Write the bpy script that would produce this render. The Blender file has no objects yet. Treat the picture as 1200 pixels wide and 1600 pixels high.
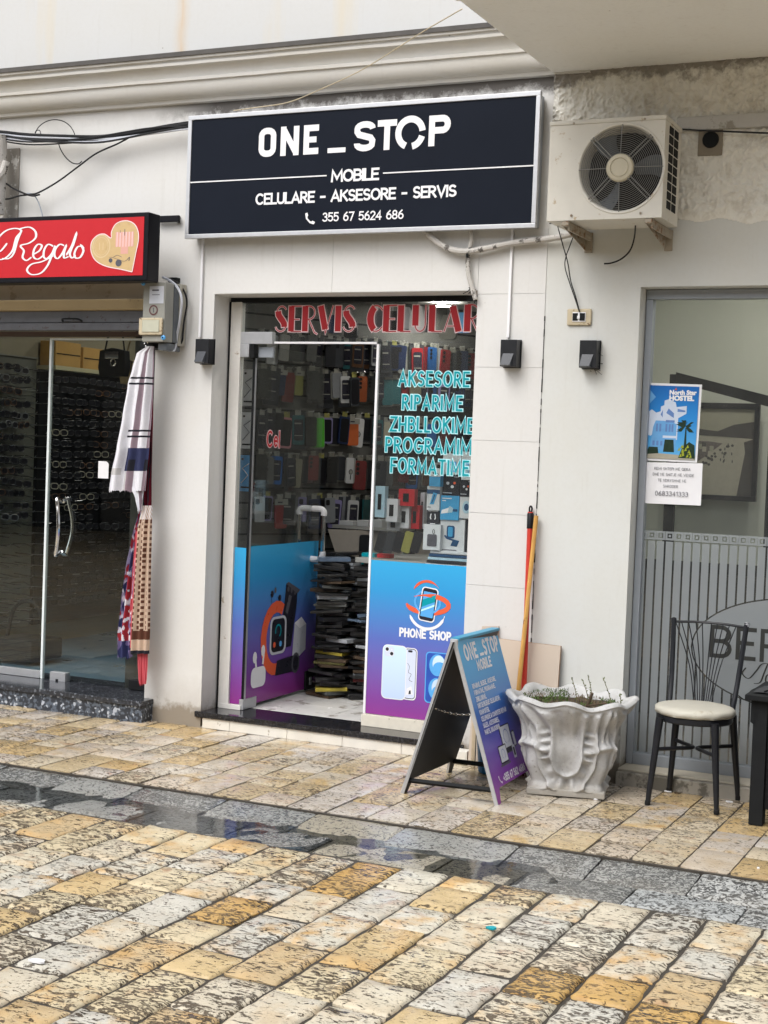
import bpy, bmesh, math, random
from mathutils import Vector, Matrix
PI = math.pi
rnd = random.Random(7)
SC = bpy.context.scene
COL = SC.collection

# ---------------------------------------------------------------- camera
F_PX, W_PX, H_PX, EYE = 2310.0, 1200.0, 1600.0, 1.6
YAW, PITCH, ROLL = math.radians(-25.0), math.radians(-2.25), math.radians(-2.19)
_f = Vector((math.sin(YAW)*math.cos(PITCH), math.cos(YAW)*math.cos(PITCH), math.sin(PITCH)))
_r = Vector((math.cos(YAW), -math.sin(YAW), 0))
_d = -_r.cross(_f)
_c, _s = math.cos(ROLL), math.sin(ROLL)
_r, _d = _c*_r + _s*_d, -_s*_r + _c*_d
cam = bpy.data.cameras.new('camera')
cam.sensor_fit = 'VERTICAL'; cam.sensor_height = 36.0; cam.lens = F_PX/H_PX*36.0
cam.clip_start = 0.05; cam.clip_end = 500
camo = bpy.data.objects.new('camera', cam); COL.objects.link(camo)
M = Matrix.Identity(4)
for i in range(3):
    M[i][0] = _r[i]; M[i][1] = -_d[i]; M[i][2] = -_f[i]
M[0][3], M[1][3], M[2][3] = 0, 0, EYE
camo.matrix_world = M
SC.camera = camo

def ray(x, y):
    return _r*((x-600)/F_PX) + _d*((y-800)/F_PX) + _f
def at(x, y, Y):
    "measured point of the photograph -> X, Z on the upright plane Y"
    d = ray(x, y); t = Y/d.y
    return (t*d.x, EYE + t*d.z)

# ---------------------------------------------------------------- world, sun, exposure
world = bpy.data.worlds.new('World'); SC.world = world; world.use_nodes = True
nt = world.node_tree
bg = nt.nodes['Background']
sky = nt.nodes.new('ShaderNodeTexSky'); sky.sky_type = 'NISHITA'; sky.sun_disc = False
SUN_EL, SUN_AZ = math.radians(52), math.radians(200)      # azimuth measured from +Y clockwise
sky.sun_elevation = SUN_EL; sky.sun_rotation = SUN_AZ
sky.air_density = 1.0; sky.dust_density = 4.0; sky.ozone_density = 1.0
hs = nt.nodes.new('ShaderNodeHueSaturation'); hs.inputs['Saturation'].default_value = 0.30
nt.links.new(sky.outputs[0], hs.inputs['Color']); nt.links.new(hs.outputs[0], bg.inputs[0])
bg.inputs[1].default_value = 0.15
sun = bpy.data.lights.new('sun', 'SUN'); sun.energy = 0.8; sun.angle = math.radians(40); sun.color = (1, .99, .98)
suno = bpy.data.objects.new('sun', sun); COL.objects.link(suno)
sd = Vector((math.sin(SUN_AZ)*math.cos(SUN_EL), math.cos(SUN_AZ)*math.cos(SUN_EL), math.sin(SUN_EL)))
suno.rotation_euler = sd.to_track_quat('Z', 'Y').to_euler()
SC.view_settings.view_transform = 'Standard'; SC.view_settings.look = 'None'
SC.view_settings.exposure = 0.75; SC.view_settings.gamma = 1
SC.view_settings.use_curve_mapping = False

# ---------------------------------------------------------------- colour + node helpers
def lin(h):
    h = h.lstrip('#'); o = []
    for i in (0, 2, 4):
        c = int(h[i:i+2], 16)/255
        o.append(c/12.92 if c <= .04045 else ((c+.055)/1.055)**2.4)
    return (*o, 1)
def col(c): return lin(c) if isinstance(c, str) else ((*c, 1) if len(c) == 3 else c)

class NT:
    def __init__(s, name):
        s.m = bpy.data.materials.new(name); s.m.use_nodes = True
        s.t = s.m.node_tree; s.b = s.t.nodes['Principled BSDF']; s.out = s.t.nodes['Material Output']
    def set(s, sock, v):
        if isinstance(v, bpy.types.NodeSocket): s.t.links.new(v, sock)
        elif v is not None: sock.default_value = v
    def n(s, ty, ins=None, **kw):
        nd = s.t.nodes.new('ShaderNode'+ty)
        for k, v in kw.items(): setattr(nd, k, v)
        for k, v in (ins or {}).items(): s.set(nd.inputs[k], v)
        return nd
    def math(s, op, a, b=None, c=None, clamp=False):
        nd = s.n('Math', operation=op, use_clamp=clamp); s.set(nd.inputs[0], a)
        if b is not None: s.set(nd.inputs[1], b)
        if c is not None: s.set(nd.inputs[2], c)
        return nd.outputs[0]
    def mix(s, f, a, b, mode='MIX'):
        nd = s.n('Mix', data_type='RGBA', blend_type=mode); s.set(nd.inputs[0], f)
        s.set(nd.inputs[6], col(a) if not isinstance(a, bpy.types.NodeSocket) else a)
        s.set(nd.inputs[7], col(b) if not isinstance(b, bpy.types.NodeSocket) else b)
        return nd.outputs[2]
    def ramp(s, f, stops, interp='LINEAR'):
        nd = s.n('ValToRGB'); cr = nd.color_ramp; cr.interpolation = interp; s.set(nd.inputs[0], f)
        while len(cr.elements) < len(stops): cr.elements.new(0.5)
        for e, (p, c) in zip(cr.elements, stops):
            e.position = p; e.color = col(c) if not isinstance(c, (int, float)) else (c, c, c, 1)
        return nd.outputs[0]
    def coord(s, kind='Object'): return s.n('TexCoord').outputs[kind]
    def mapv(s, v, scale=(1,1,1), loc=(0,0,0), rot=(0,0,0)):
        nd = s.n('Mapping'); s.set(nd.inputs[0], v); s.set(nd.inputs['Location'], loc)
        nd.inputs['Scale'].default_value = scale; nd.inputs['Rotation'].default_value = rot
        return nd.outputs[0]
    def noise(s, v, scale, detail=4, rough=.55, dist=0):
        nd = s.n('TexNoise', {'Scale': scale, 'Detail': detail, 'Roughness': rough, 'Distortion': dist}); s.set(nd.inputs['Vector'], v)
        return nd.outputs[0]
    def sep(s, v):
        nd = s.n('SeparateXYZ'); s.set(nd.inputs[0], v); return nd.outputs
    def bump(s, h, strength=.3, dist=.01):
        nd = s.n('Bump', {'Strength': strength, 'Distance': dist, 'Height': h}); s.set(s.b.inputs['Normal'], nd.outputs[0])
    def fin(s, base=None, rough=None, metal=None, **kw):
        s.set(s.b.inputs['Base Color'], col(base) if base is not None and not isinstance(base, bpy.types.NodeSocket) else base)
        s.set(s.b.inputs['Roughness'], rough); s.set(s.b.inputs['Metallic'], metal)
        for k, v in kw.items(): s.set(s.b.inputs[k.replace('_', ' ')], v)
        return s.m

_mc = {}
def flat(name, c, rough=.5, metal=0, var=.08, scale=30, bump=0, spec=.3, wear=None):
    """painted / plastic / metal surface with a little mottling and uneven gloss"""
    key = (name,)
    if key in _mc: return _mc[key]
    t = NT(name); v = t.coord('Object')
    nz = t.noise(v, scale, 3)
    cc = col(c)
    b = t.mix(nz, [x*(1-var) for x in cc[:3]], [min(1, x*(1+var)) for x in cc[:3]])
    if wear:
        w = t.ramp(t.noise(v, wear[1], 5, .7), [(wear[2], 0.0), (min(1, wear[2]+.06), 1.0)])
        b = t.mix(w, b, wear[0])
    if bump: t.bump(t.noise(v, scale*2, 4), bump, .004)
    t.fin(b, t.math('MULTIPLY_ADD', nz, .16, rough-.08), metal, Specular_IOR_Level=spec)
    _mc[key] = t.m
    return t.m

# ---------------------------------------------------------------- mesh builder
class MB:
    def __init__(s): s.v = []; s.f = []; s.mi = []; s.mats = []; s.wn = False
    def slot(s, m):
        if m not in s.mats: s.mats.append(m)
        return s.mats.index(m)
    def add(s, vs, fs, m=None, T=None):
        o = len(s.v); k = s.slot(m) if m else 0
        for p in vs:
            p = Vector(p)
            s.v.append(T @ p if T else p)
        for f in fs: s.f.append([o+i for i in f]); s.mi.append(k)
        return s
    def box(s, x0, x1, y0, y1, z0, z1, m=None, T=None, bev=0):
        if x0 > x1: x0, x1 = x1, x0
        if y0 > y1: y0, y1 = y1, y0
        if z0 > z1: z0, z1 = z1, z0
        if bev > 0: s.wn = True
        if bev <= 0:
            vs = [(x0,y0,z0),(x1,y0,z0),(x1,y1,z0),(x0,y1,z0),(x0,y0,z1),(x1,y0,z1),(x1,y1,z1),(x0,y1,z1)]
            fs = [(0,3,2,1),(4,5,6,7),(0,1,5,4),(1,2,6,5),(2,3,7,6),(3,0,4,7)]
            return s.add(vs, fs, m, T)
        bm = bmesh.new(); bmesh.ops.create_cube(bm, size=1)
        for q in bm.verts:
            q.co = Vector((x0+(q.co.x+.5)*(x1-x0), y0+(q.co.y+.5)*(y1-y0), z0+(q.co.z+.5)*(z1-z0)))
        bmesh.ops.bevel(bm, geom=bm.edges[:], offset=bev, segments=2, affect='EDGES', profile=.5)
        s.frombm(bm, m, T); return s
    def frombm(s, bm, m=None, T=None):
        bm.verts.index_update()
        s.add([q.co.copy() for q in bm.verts], [[q.index for q in f.verts] for f in bm.faces], m, T); bm.free()
    def ring_tube(s, pts, rad, n=8, m=None, closed=False, cap=True, T=None):
        P = [Vector(p) for p in pts]; N = len(P); R = rad if hasattr(rad, '__len__') else [rad]*N
        tang = []
        for i in range(N):
            a = P[i-1] if (i > 0 or closed) else P[i]; b = P[(i+1) % N] if (i < N-1 or closed) else P[i]
            d = (b-a); tang.append(d.normalized() if d.length > 1e-9 else Vector((0,0,1)))
        up = Vector((0,0,1)) if abs(tang[0].z) < .9 else Vector((1,0,0))
        nrm = (up - tang[0]*up.dot(tang[0])).normalized(); vs = []
        for i in range(N):
            if i:
                nrm = (nrm - tang[i]*nrm.dot(tang[i]))
                nrm = nrm.normalized() if nrm.length > 1e-6 else Vector((1,0,0))
            bn = tang[i].cross(nrm)
            for k in range(n):
                a = 2*PI*k/n; vs.append(P[i] + (nrm*math.cos(a)+bn*math.sin(a))*R[i])
        fs = []
        for i in range(N if closed else N-1):
            j = (i+1) % N
            for k in range(n): fs.append((i*n+k, i*n+(k+1) % n, j*n+(k+1) % n, j*n+k))
        if cap and not closed:
            fs.append(tuple(range(n))[::-1]); fs.append(tuple((N-1)*n+k for k in range(n)))
        return s.add(vs, fs, m, T)
    def lathe(s, prof, n=24, m=None, T=None, a0=0, a1=2*PI):
        vs = []; fs = []; full = abs(a1-a0-2*PI) < 1e-6; K = n if full else n+1
        for r, z in prof:
            for k in range(K):
                a = a0+(a1-a0)*k/n; vs.append((r*math.cos(a), r*math.sin(a), z))
        for i in range(len(prof)-1):
            for k in range(n): fs.append((i*K+k, i*K+(k+1) % K, (i+1)*K+(k+1) % K, (i+1)*K+k))
        return s.add(vs, fs, m, T)
    def prism(s, poly, h0, h1, m=None, T=None):
        "poly of (x, y), extruded from z=h0 to h1 (capped)"
        n = len(poly); vs = [(x, y, h0) for x, y in poly] + [(x, y, h1) for x, y in poly]
        fs = [tuple(range(n))[::-1], tuple(range(n, 2*n))] + [(i, (i+1) % n, n+(i+1) % n, n+i) for i in range(n)]
        return s.add(vs, fs, m, T)
    def extrude_x(s, prof, x0, x1, m=None, n=1, closed=False):
        "prof of (y, z)"
        vs = []; fs = []; K = len(prof)
        for i in range(n+1):
            x = x0+(x1-x0)*i/n
            for y, z in prof: vs.append((x, y, z))
        for i in range(n):
            for k in range(K if closed else K-1):
                k2 = (k+1) % K; fs.append((i*K+k, (i+1)*K+k, (i+1)*K+k2, i*K+k2))
        return s.add(vs, fs, m)
    def build(s, name, parent=None, mat=None, loc=None, smooth=30, **tags):
        me = bpy.data.meshes.new(name)
        o = Vector(loc) if loc is not None else (parent_loc(parent) if parent else Vector((0,0,0)))
        me.from_pydata([tuple(p-o) for p in s.v], [], s.f)
        ms = s.mats if s.mats else [mat]
        for q in ms: me.materials.append(q)
        if len(ms) > 1: me.polygons.foreach_set('material_index', s.mi)
        me.update()
        if smooth:
            me.polygons.foreach_set('use_smooth', [True]*len(me.polygons))
            me.set_sharp_from_angle(angle=math.radians(smooth))
        ob = bpy.data.objects.new(name, me); COL.objects.link(ob)
        if s.wn and smooth:
            wm = ob.modifiers.new('weighted', 'WEIGHTED_NORMAL'); wm.keep_sharp = True; wm.weight = 100
        if parent:
            ob.parent = parent; ob.location = o-parent_loc(parent)
        else: ob.location = o
        _wl[ob] = o
        for k, v in tags.items(): ob[k] = v
        return ob
_wl = {}
def parent_loc(o): return _wl.get(o, Vector((0,0,0)))
def thing(name, label, cat, loc, group=None):
    o = bpy.data.objects.new(name, None); COL.objects.link(o); o.location = loc; o.empty_display_size = .1
    _wl[o] = Vector(loc); o['label'] = label; o['category'] = cat
    if group: o['group'] = group
    return o
def tag(o, label, cat, group=None):
    o['label'] = label; o['category'] = cat
    if group: o['group'] = group
    return o
def copy_tree(o, loc, rot=None, parent=None):
    c = o.copy(); COL.objects.link(c)
    if parent: c.parent = parent
    else:
        c.location = loc; _wl[c] = Vector(loc)
        if rot is not None: c.rotation_euler = rot
    for ch in list(o.children): copy_tree(ch, None, None, c)
    return c

def catmull(P, n=8, closed=False):
    P = [Vector(p) for p in P]; N = len(P); out = []
    for i in range(N if closed else N-1):
        if closed: a, b, c, d = P[i-1], P[i], P[(i+1) % N], P[(i+2) % N]
        else: a, b, c, d = P[max(i-1, 0)], P[i], P[i+1], P[min(i+2, N-1)]
        for k in range(n):
            t = k/n
            out.append(.5*((2*b)+(-a+c)*t+(2*a-5*b+4*c-d)*t*t+(-a+3*b-3*c+d)*t**3))
    if not closed: out.append(P[-1])
    return out

# ---------------------------------------------------------------- flat print: shapes laid on a plane
class Ink:
    """2-D shapes (u right, v up) on a plane: origin O, axes U and V, lifted off the plane in the normal direction"""
    def __init__(s, O, U=(1,0,0), V=(0,0,1), lift=.001):
        s.O = Vector(O); s.U = Vector(U); s.V = Vector(V); s.N = s.U.cross(s.V).normalized(); s.mb = MB(); s.h = lift; s.k = 0
    def P(s, u, v, h=0): return s.O + s.U*u + s.V*v + s.N*(s.h+h)
    def step(s, d=.0006): s.h += d; return s
    def poly(s, pts, m):
        s.mb.add([s.P(u, v) for u, v in pts], [tuple(range(len(pts)))], m); s.h += 2e-5
    def rect(s, u0, v0, u1, v1, m): s.poly([(u0,v0),(u1,v0),(u1,v1),(u0,v1)], m)
    def rrect(s, u0, v0, u1, v1, r, m, n=4):
        p = []
        for cx, cy, a in ((u1-r, v1-r, 0), (u0+r, v1-r, 90), (u0+r, v0+r, 180), (u1-r, v0+r, 270)):
            for k in range(n+1):
                t = math.radians(a+90*k/n); p.append((cx+r*math.cos(t), cy+r*math.sin(t)))
        s.poly(p, m)
    def ell(s, cu, cv, a, b, m, n=24): s.poly([(cu+a*math.cos(2*PI*k/n), cv+b*math.sin(2*PI*k/n)) for k in range(n)], m)
    def ribbon(s, pts, w, m, closed=False, ends=0):
        """a mitred strip of width w (w may be a list); ends>0 lengthens both ends by ends*w"""
        P = [Vector((p[0], p[1])) for p in pts]
        Q = [P[0]]
        for p in P[1:]:
            if (p-Q[-1]).length > 1e-6: Q.append(p)
        if closed and (Q[0]-Q[-1]).length < 1e-6: Q.pop()
        P = Q; N = len(P)
        if N < 2: return
        if ends and not closed:
            w0 = w if not hasattr(w, '__len__') else w[0]
            P[0] = P[0]+(P[0]-P[1]).normalized()*w0*ends; P[-1] = P[-1]+(P[-1]-P[-2]).normalized()*w0*ends
        L = []; Rr = []
        for i in range(N):
            wi = (w[min(i, len(w)-1)] if hasattr(w, '__len__') else w)/2
            if closed or 0 < i < N-1:
                a = (P[i]-P[i-1]).normalized(); b = (P[(i+1) % N]-P[i]).normalized()
            elif i == 0: a = b = (P[1]-P[0]).normalized()
            else: a = b = (P[i]-P[i-1]).normalized()
            na = Vector((-a.y, a.x)); nb = Vector((-b.y, b.x)); mm = na+nb
            if mm.length < .2: mm = na
            mm.normalize(); k = max(.45, mm.dot(na)); off = mm*(wi/k)
            L.append(P[i]+off); Rr.append(P[i]-off)
        vs = []; fs = []
        for i in range(N):
            h = i*6e-6; vs += [s.P(L[i].x, L[i].y, h), s.P(Rr[i].x, Rr[i].y, h)]
        for i in range(N if closed else N-1):
            j = (i+1) % N; fs.append((2*i+1, 2*j+1, 2*j, 2*i))
        s.mb.add(vs, fs, m); s.h += 2e-5
    def text(s, txt, u, v, size, w, m, xs=1.0, align='L', track=.18, shear=0, rot=0, ends=.5):
        """single-stroke capitals, cap height = size, stroke width = w"""
        tot = text_width(txt, xs, track)*size
        x = u - (tot/2 if align == 'C' else tot if align == 'R' else 0); cr, sr = math.cos(rot), math.sin(rot)
        for ch in txt:
            g = GL.get(ch)
            if g is None: x += .45*size*xs; continue
            for st in g[1]:
                pts = []
                for (a, b) in st[0]:
                    uu = x+a*size*xs + shear*b*size - u; vv = b*size
                    pts.append((u+uu*cr-vv*sr, v+uu*sr+vv*cr))
                s.ribbon(pts, w, m, closed=st[1], ends=0 if st[1] else ends)
            x += (g[0]*xs+track)*size
        return x
    def font(s, txt, u, v, size, m, bold=0, xs=1.0, align='LEFT', shear=0):
        "text in Blender's own font"
        c = bpy.data.curves.new('t', 'FONT'); c.body = txt; c.size = size; c.offset = bold; c.align_x = align; c.shear = shear; c.resolution_u = 3
        o = bpy.data.objects.new('t', c); COL.objects.link(o)
        dg = bpy.context.evaluated_depsgraph_get(); me = bpy.data.meshes.new_from_object(o.evaluated_get(dg))
        s.mb.add([s.P(u+q.co.x*xs, v+q.co.y) for q in me.vertices], [tuple(p.vertices) for p in me.polygons], m)
        bpy.data.objects.remove(o); bpy.data.curves.remove(c); bpy.data.meshes.remove(me); s.h += 4e-5
    def build(s, name, parent=None, **k): return s.mb.build(name, parent, smooth=0, **k)

def arc(cx, cy, rx, ry, a0, a1, n=10):
    return [(cx+rx*math.cos(math.radians(a0+(a1-a0)*k/n)), cy+ry*math.sin(math.radians(a0+(a1-a0)*k/n))) for k in range(n+1)]
def _g(w, *st): return (w, [(list(p), c) for p, c in st])
O_ = False; C_ = True
def rr(w, r=.28):   # rounded box outline
    return arc(w-r, 1-r, r, r, 0, 90, 5)+arc(r, 1-r, r, r, 90, 180, 5)+arc(r, r, r, r, 180, 270, 5)+arc(w-r, r, r, r, 270, 360, 5)
GL = {
 'A': _g(.62, ([(0,0),(.31,1),(.62,0)], O_), ([(.11,.3),(.51,.3)], O_)),
 'B': _g(.5, ([(0,0),(0,1),(.25,1)]+arc(.25,.76,.22,.24,90,-90,8)+[(0,.52)], O_), ([(0,.52),(.27,.52)]+arc(.27,.26,.23,.26,90,-90,8)+[(0,0)], O_)),
 'C': _g(.58, (arc(.32,.5,.32,.5,50,310,14), O_)),
 'D': _g(.56, ([(0,0),(0,1),(.2,1)]+arc(.2,.5,.36,.5,90,-90,12), C_)),
 'E': _g(.44, ([(.44,1),(0,1),(0,0),(.44,0)], O_), ([(0,.52),(.38,.52)], O_)),
 'F': _g(.42, ([(.42,1),(0,1),(0,0)], O_), ([(0,.5),(.36,.5)], O_)),
 'G': _g(.62, (arc(.33,.5,.33,.5,50,330,14)+[(.63,.46),(.36,.46)], O_)),
 'H': _g(.54, ([(0,0),(0,1)], O_), ([(.54,0),(.54,1)], O_), ([(0,.5),(.54,.5)], O_)),
 'I': _g(.02, ([(0,0),(0,1)], O_)),
 'J': _g(.34, ([(.34,1),(.34,.25)]+arc(.14,.25,.2,.25,0,-140,8), O_)),
 'K': _g(.52, ([(0,0),(0,1)], O_), ([(.5,1),(.02,.45)], O_), ([(.17,.58),(.52,0)], O_)),
 'L': _g(.4, ([(0,1),(0,0),(.4,0)], O_)),
 'M': _g(.76, ([(0,0),(.05,1),(.38,.22),(.71,1),(.76,0)], O_)),
 'N': _g(.54, ([(0,0),(0,1),(.54,0),(.54,1)], O_)),
 'O': _g(.66, (arc(.33,.5,.33,.5,90,-270,20)[:-1], C_)),
 'P': _g(.46, ([(0,0),(0,1),(.22,1)]+arc(.22,.73,.24,.27,90,-90,8)+[(0,.46)], O_)),
 'Q': _g(.66, (arc(.33,.5,.33,.5,90,-270,20)[:-1], C_), ([(.38,.25),(.62,-.05)], O_)),
 'R': _g(.5, ([(0,0),(0,1),(.22,1)]+arc(.22,.74,.24,.26,90,-90,8)+[(0,.48)], O_), ([(.22,.48),(.5,0)], O_)),
 'S': _g(.48, (arc(.24,.75,.22,.25,40,270,10)+arc(.24,.25,.24,.25,90,-140,10)[1:], O_)),
 'T': _g(.52, ([(0,1),(.52,1)], O_), ([(.26,1),(.26,0)], O_)),
 'U': _g(.52, ([(0,1),(0,.27)]+arc(.26,.27,.26,.27,180,360,10)+[(.52,1)], O_)),
 'V': _g(.6, ([(0,1),(.3,0),(.6,1)], O_)),
 'W': _g(.84, ([(0,1),(.2,0),(.42,.8),(.64,0),(.84,1)], O_)),
 'X': _g(.54, ([(0,0),(.54,1)], O_), ([(0,1),(.54,0)], O_)),
 'Y': _g(.56, ([(0,1),(.28,.5),(.56,1)], O_), ([(.28,.5),(.28,0)], O_)),
 'Z': _g(.52, ([(0,1),(.52,1),(0,0),(.52,0)], O_)),
 '0': _g(.48, (arc(.24,.5,.24,.5,90,-270,18)[:-1], C_)),
 '1': _g(.24, ([(0,.78),(.2,1),(.2,0)], O_)),
 '2': _g(.46, (arc(.23,.74,.22,.26,160,-30,8)+[(0,0),(.46,0)], O_)),
 '3': _g(.46, (arc(.22,.76,.2,.24,150,-80,8), O_), (arc(.22,.27,.24,.27,80,-150,10), O_)),
 '4': _g(.5, ([(.38,0),(.38,1),(0,.28),(.5,.28)], O_)),
 '5': _g(.46, ([(.42,1),(.07,1),(.04,.56)]+arc(.22,.32,.24,.32,110,-145,10), O_)),
 '6': _g(.48, (arc(.25,.3,.23,.3,90,-270,14)[:-1], C_), ([(.02,.32),(.08,.68),(.34,1)], O_)),
 '7': _g(.46, ([(0,1),(.46,1),(.16,0)], O_)),
 '8': _g(.48, (arc(.24,.75,.2,.25,90,-270,12)[:-1], C_), (arc(.24,.26,.24,.26,90,-270,12)[:-1], C_)),
 '9': _g(.48, (arc(.23,.7,.23,.3,90,-270,14)[:-1], C_), ([(.46,.68),(.4,.32),(.14,0)], O_)),
 '-': _g(.3, ([(0,.45),(.3,.45)], O_)), '_': _g(.5, ([(0,0),(.5,0)], O_)),
 '+': _g(.4, ([(0,.45),(.4,.45)], O_), ([(.2,.25),(.2,.65)], O_)),
 ',': _g(.08, ([(.06,.06),(0,-.14)], O_)), '.': _g(.04, ([(0,0),(.03,.0)], O_)), '/': _g(.4, ([(0,0),(.4,1)], O_)),
 '&': _g(.56, ([(.56,0),(.1,.72)]+arc(.26,.8,.16,.2,190,-20,8)+[(.06,.36)]+arc(.22,.22,.2,.22,150,330,8)+[(.54,.42)], O_)),
 'l': _g(.02, ([(0,0),(0,1)], O_)), 'e': _g(.4, ([(.02,.36),(.4,.36)]+arc(.21,.34,.2,.32,0,310,10), O_)),
}
def text_width(txt, xs=1.0, track=.18):
    w = 0
    for ch in txt:
        g = GL.get(ch); w += .45*xs if g is None else g[0]*xs+track
    return w - track
# ================================================================ MATERIALS
def m_stone(name, stops, pit_col, pit_scale, pit_lo, pit_soft, rough, bump, ochre=None, wetmask=.5, stretch=(1,1,1), specks=False):
    t = NT(name); oi = t.n('ObjectInfo'); rv = oi.outputs['Random']
    v0 = t.coord('Object')
    off = t.n('CombineXYZ'); t.set(off.inputs[0], t.math('MULTIPLY', rv, 37.0)); t.set(off.inputs[1], t.math('MULTIPLY', rv, 71.0)); t.set(off.inputs[2], t.math('MULTIPLY', rv, 13.0))
    va = t.n('VectorMath', operation='ADD'); t.set(va.inputs[0], v0); t.set(va.inputs[1], off.outputs[0]); v = va.outputs[0]
    base = t.ramp(rv, stops, 'CONSTANT')
    big = t.noise(v, 7, 4, .6)
    fine = t.noise(v, 60, 5, .7)
    c = t.mix(t.ramp(fine, [(.3, 0.0), (.75, .55)]), base, t.mix(.5, base, (.92,.86,.74), 'MULTIPLY'))
    if ochre:
        r2 = t.math('FRACT', t.math('MULTIPLY', rv, 17.3))
        k = t.math('MULTIPLY', t.ramp(big, [(.47, 0.0), (.66, 1.0)]), t.math('MULTIPLY', r2, 1.0), clamp=True)
        c = t.mix(k, c, ochre)
        k2 = t.math('MULTIPLY', t.ramp(t.noise(v, 11, 3), [(.6, 0.0), (.72, .6)]), t.math('FRACT', t.math('MULTIPLY', rv, 41.0)))
        c = t.mix(k2, c, (.30, .12, .045))
    vs = t.mapv(v, stretch)
    p1 = t.noise(vs, pit_scale, 3, .62, 1.4); p2 = t.noise(vs, pit_scale*2.6, 4, .65, .9)
    amt = t.math('FRACT', t.math('MULTIPLY', rv, 7.7))
    dens = t.noise(v, 5, 2)
    thr = t.math('MULTIPLY_ADD', amt, -.085, pit_lo+.01)
    thr = t.math('MULTIPLY_ADD', dens, -.10, t.math('ADD', thr, .05))
    pp = t.math('MULTIPLY_ADD', p2, .35, t.math('MULTIPLY', p1, .65))
    pit = t.math('DIVIDE', t.math('SUBTRACT', pp, thr), pit_soft, clamp=True)
    c = t.mix(t.math('MULTIPLY', pit, .93), c, pit_col)
    if specks:
        s1 = t.noise(t.mapv(v, (.7,1.1,1)), pit_scale*3.4, 3, .6, .6)
        c = t.mix(t.ramp(s1, [(.64, 0.0), (.69, .8)]), c, pit_col)
        sm = t.ramp(t.noise(v, 9, 4, .65), [(.60, 0.0), (.76, .5)]); c = t.mix(sm, c, (.22,.17,.11))
    dirt = t.ramp(t.noise(v0, 1.7, 5, .65), [(.5, 0.0), (.78, .5)])
    c = t.mix(dirt, c, (.17,.135,.09))
    t.s = None
    wet = t.ramp(t.noise(v0, 2.6, 4, .6), [(wetmask-.06, 1.0), (wetmask+.14, 0.0)])
    r = t.math('MULTIPLY_ADD', wet, -.22, rough); r = t.math('MULTIPLY_ADD', fine, .12, r)
    t.bump(t.math('SUBTRACT', t.math('MULTIPLY_ADD', fine, .25, t.math('MULTIPLY', big, .8)), t.math('MULTIPLY', pit, .9)), bump, .008)
    t.fin(c, r, 0, Specular_IOR_Level=.32, Coat_Weight=t.math('MULTIPLY', wet, .22), Coat_Roughness=.10)
    return t.m
M_STREET = m_stone('street stone', [(0,(.63,.57,.44)),(.16,(.63,.60,.50)),(.34,(.64,.55,.37)),(.50,(.59,.45,.24)),(.60,(.62,.56,.44)),(.73,(.55,.35,.12)),(.80,(.59,.57,.50)),(.90,(.56,.43,.25))],
                   (.060,.042,.026), 36, .566, .036, .40, .9, ochre=(.57,.35,.13), stretch=(.6,1.25,1.0), specks=True)
M_WALK = m_stone('pavement stone', [(0,(.54,.47,.35)),(.2,(.55,.50,.42)),(.36,(.52,.42,.26)),(.55,(.54,.47,.38)),(.68,(.50,.45,.39)),(.8,(.50,.37,.19)),(.9,(.54,.50,.45))],
                 (.10,.075,.045), 40, .570, .045, .28, .4, specks=True, ochre=(.47,.32,.13), wetmask=.55, stretch=(.7,1,1))
M_GUT = m_stone('gutter stone', [(0,(.30,.305,.295)),(.4,(.345,.35,.335)),(.7,(.31,.315,.30)),(.88,(.36,.33,.26))],
                (.09,.092,.09), 44, .53, .06, .32, .6, wetmask=.6)
M_GUTL = m_stone('pale gutter stone', [(0,(.46,.47,.46)),(.5,(.42,.44,.44))], (.04,.04,.038), 38, .52, .05, .42, .8)
def m_bed():
    t = NT('joint dirt'); v = t.coord('Object')
    t.bump(t.noise(v, 90, 5), .5, .004)
    t.fin(t.mix(t.noise(v, 20, 4), (.022,.018,.014), (.06,.05,.038)), .6); return t.m
M_BED = m_bed()
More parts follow.
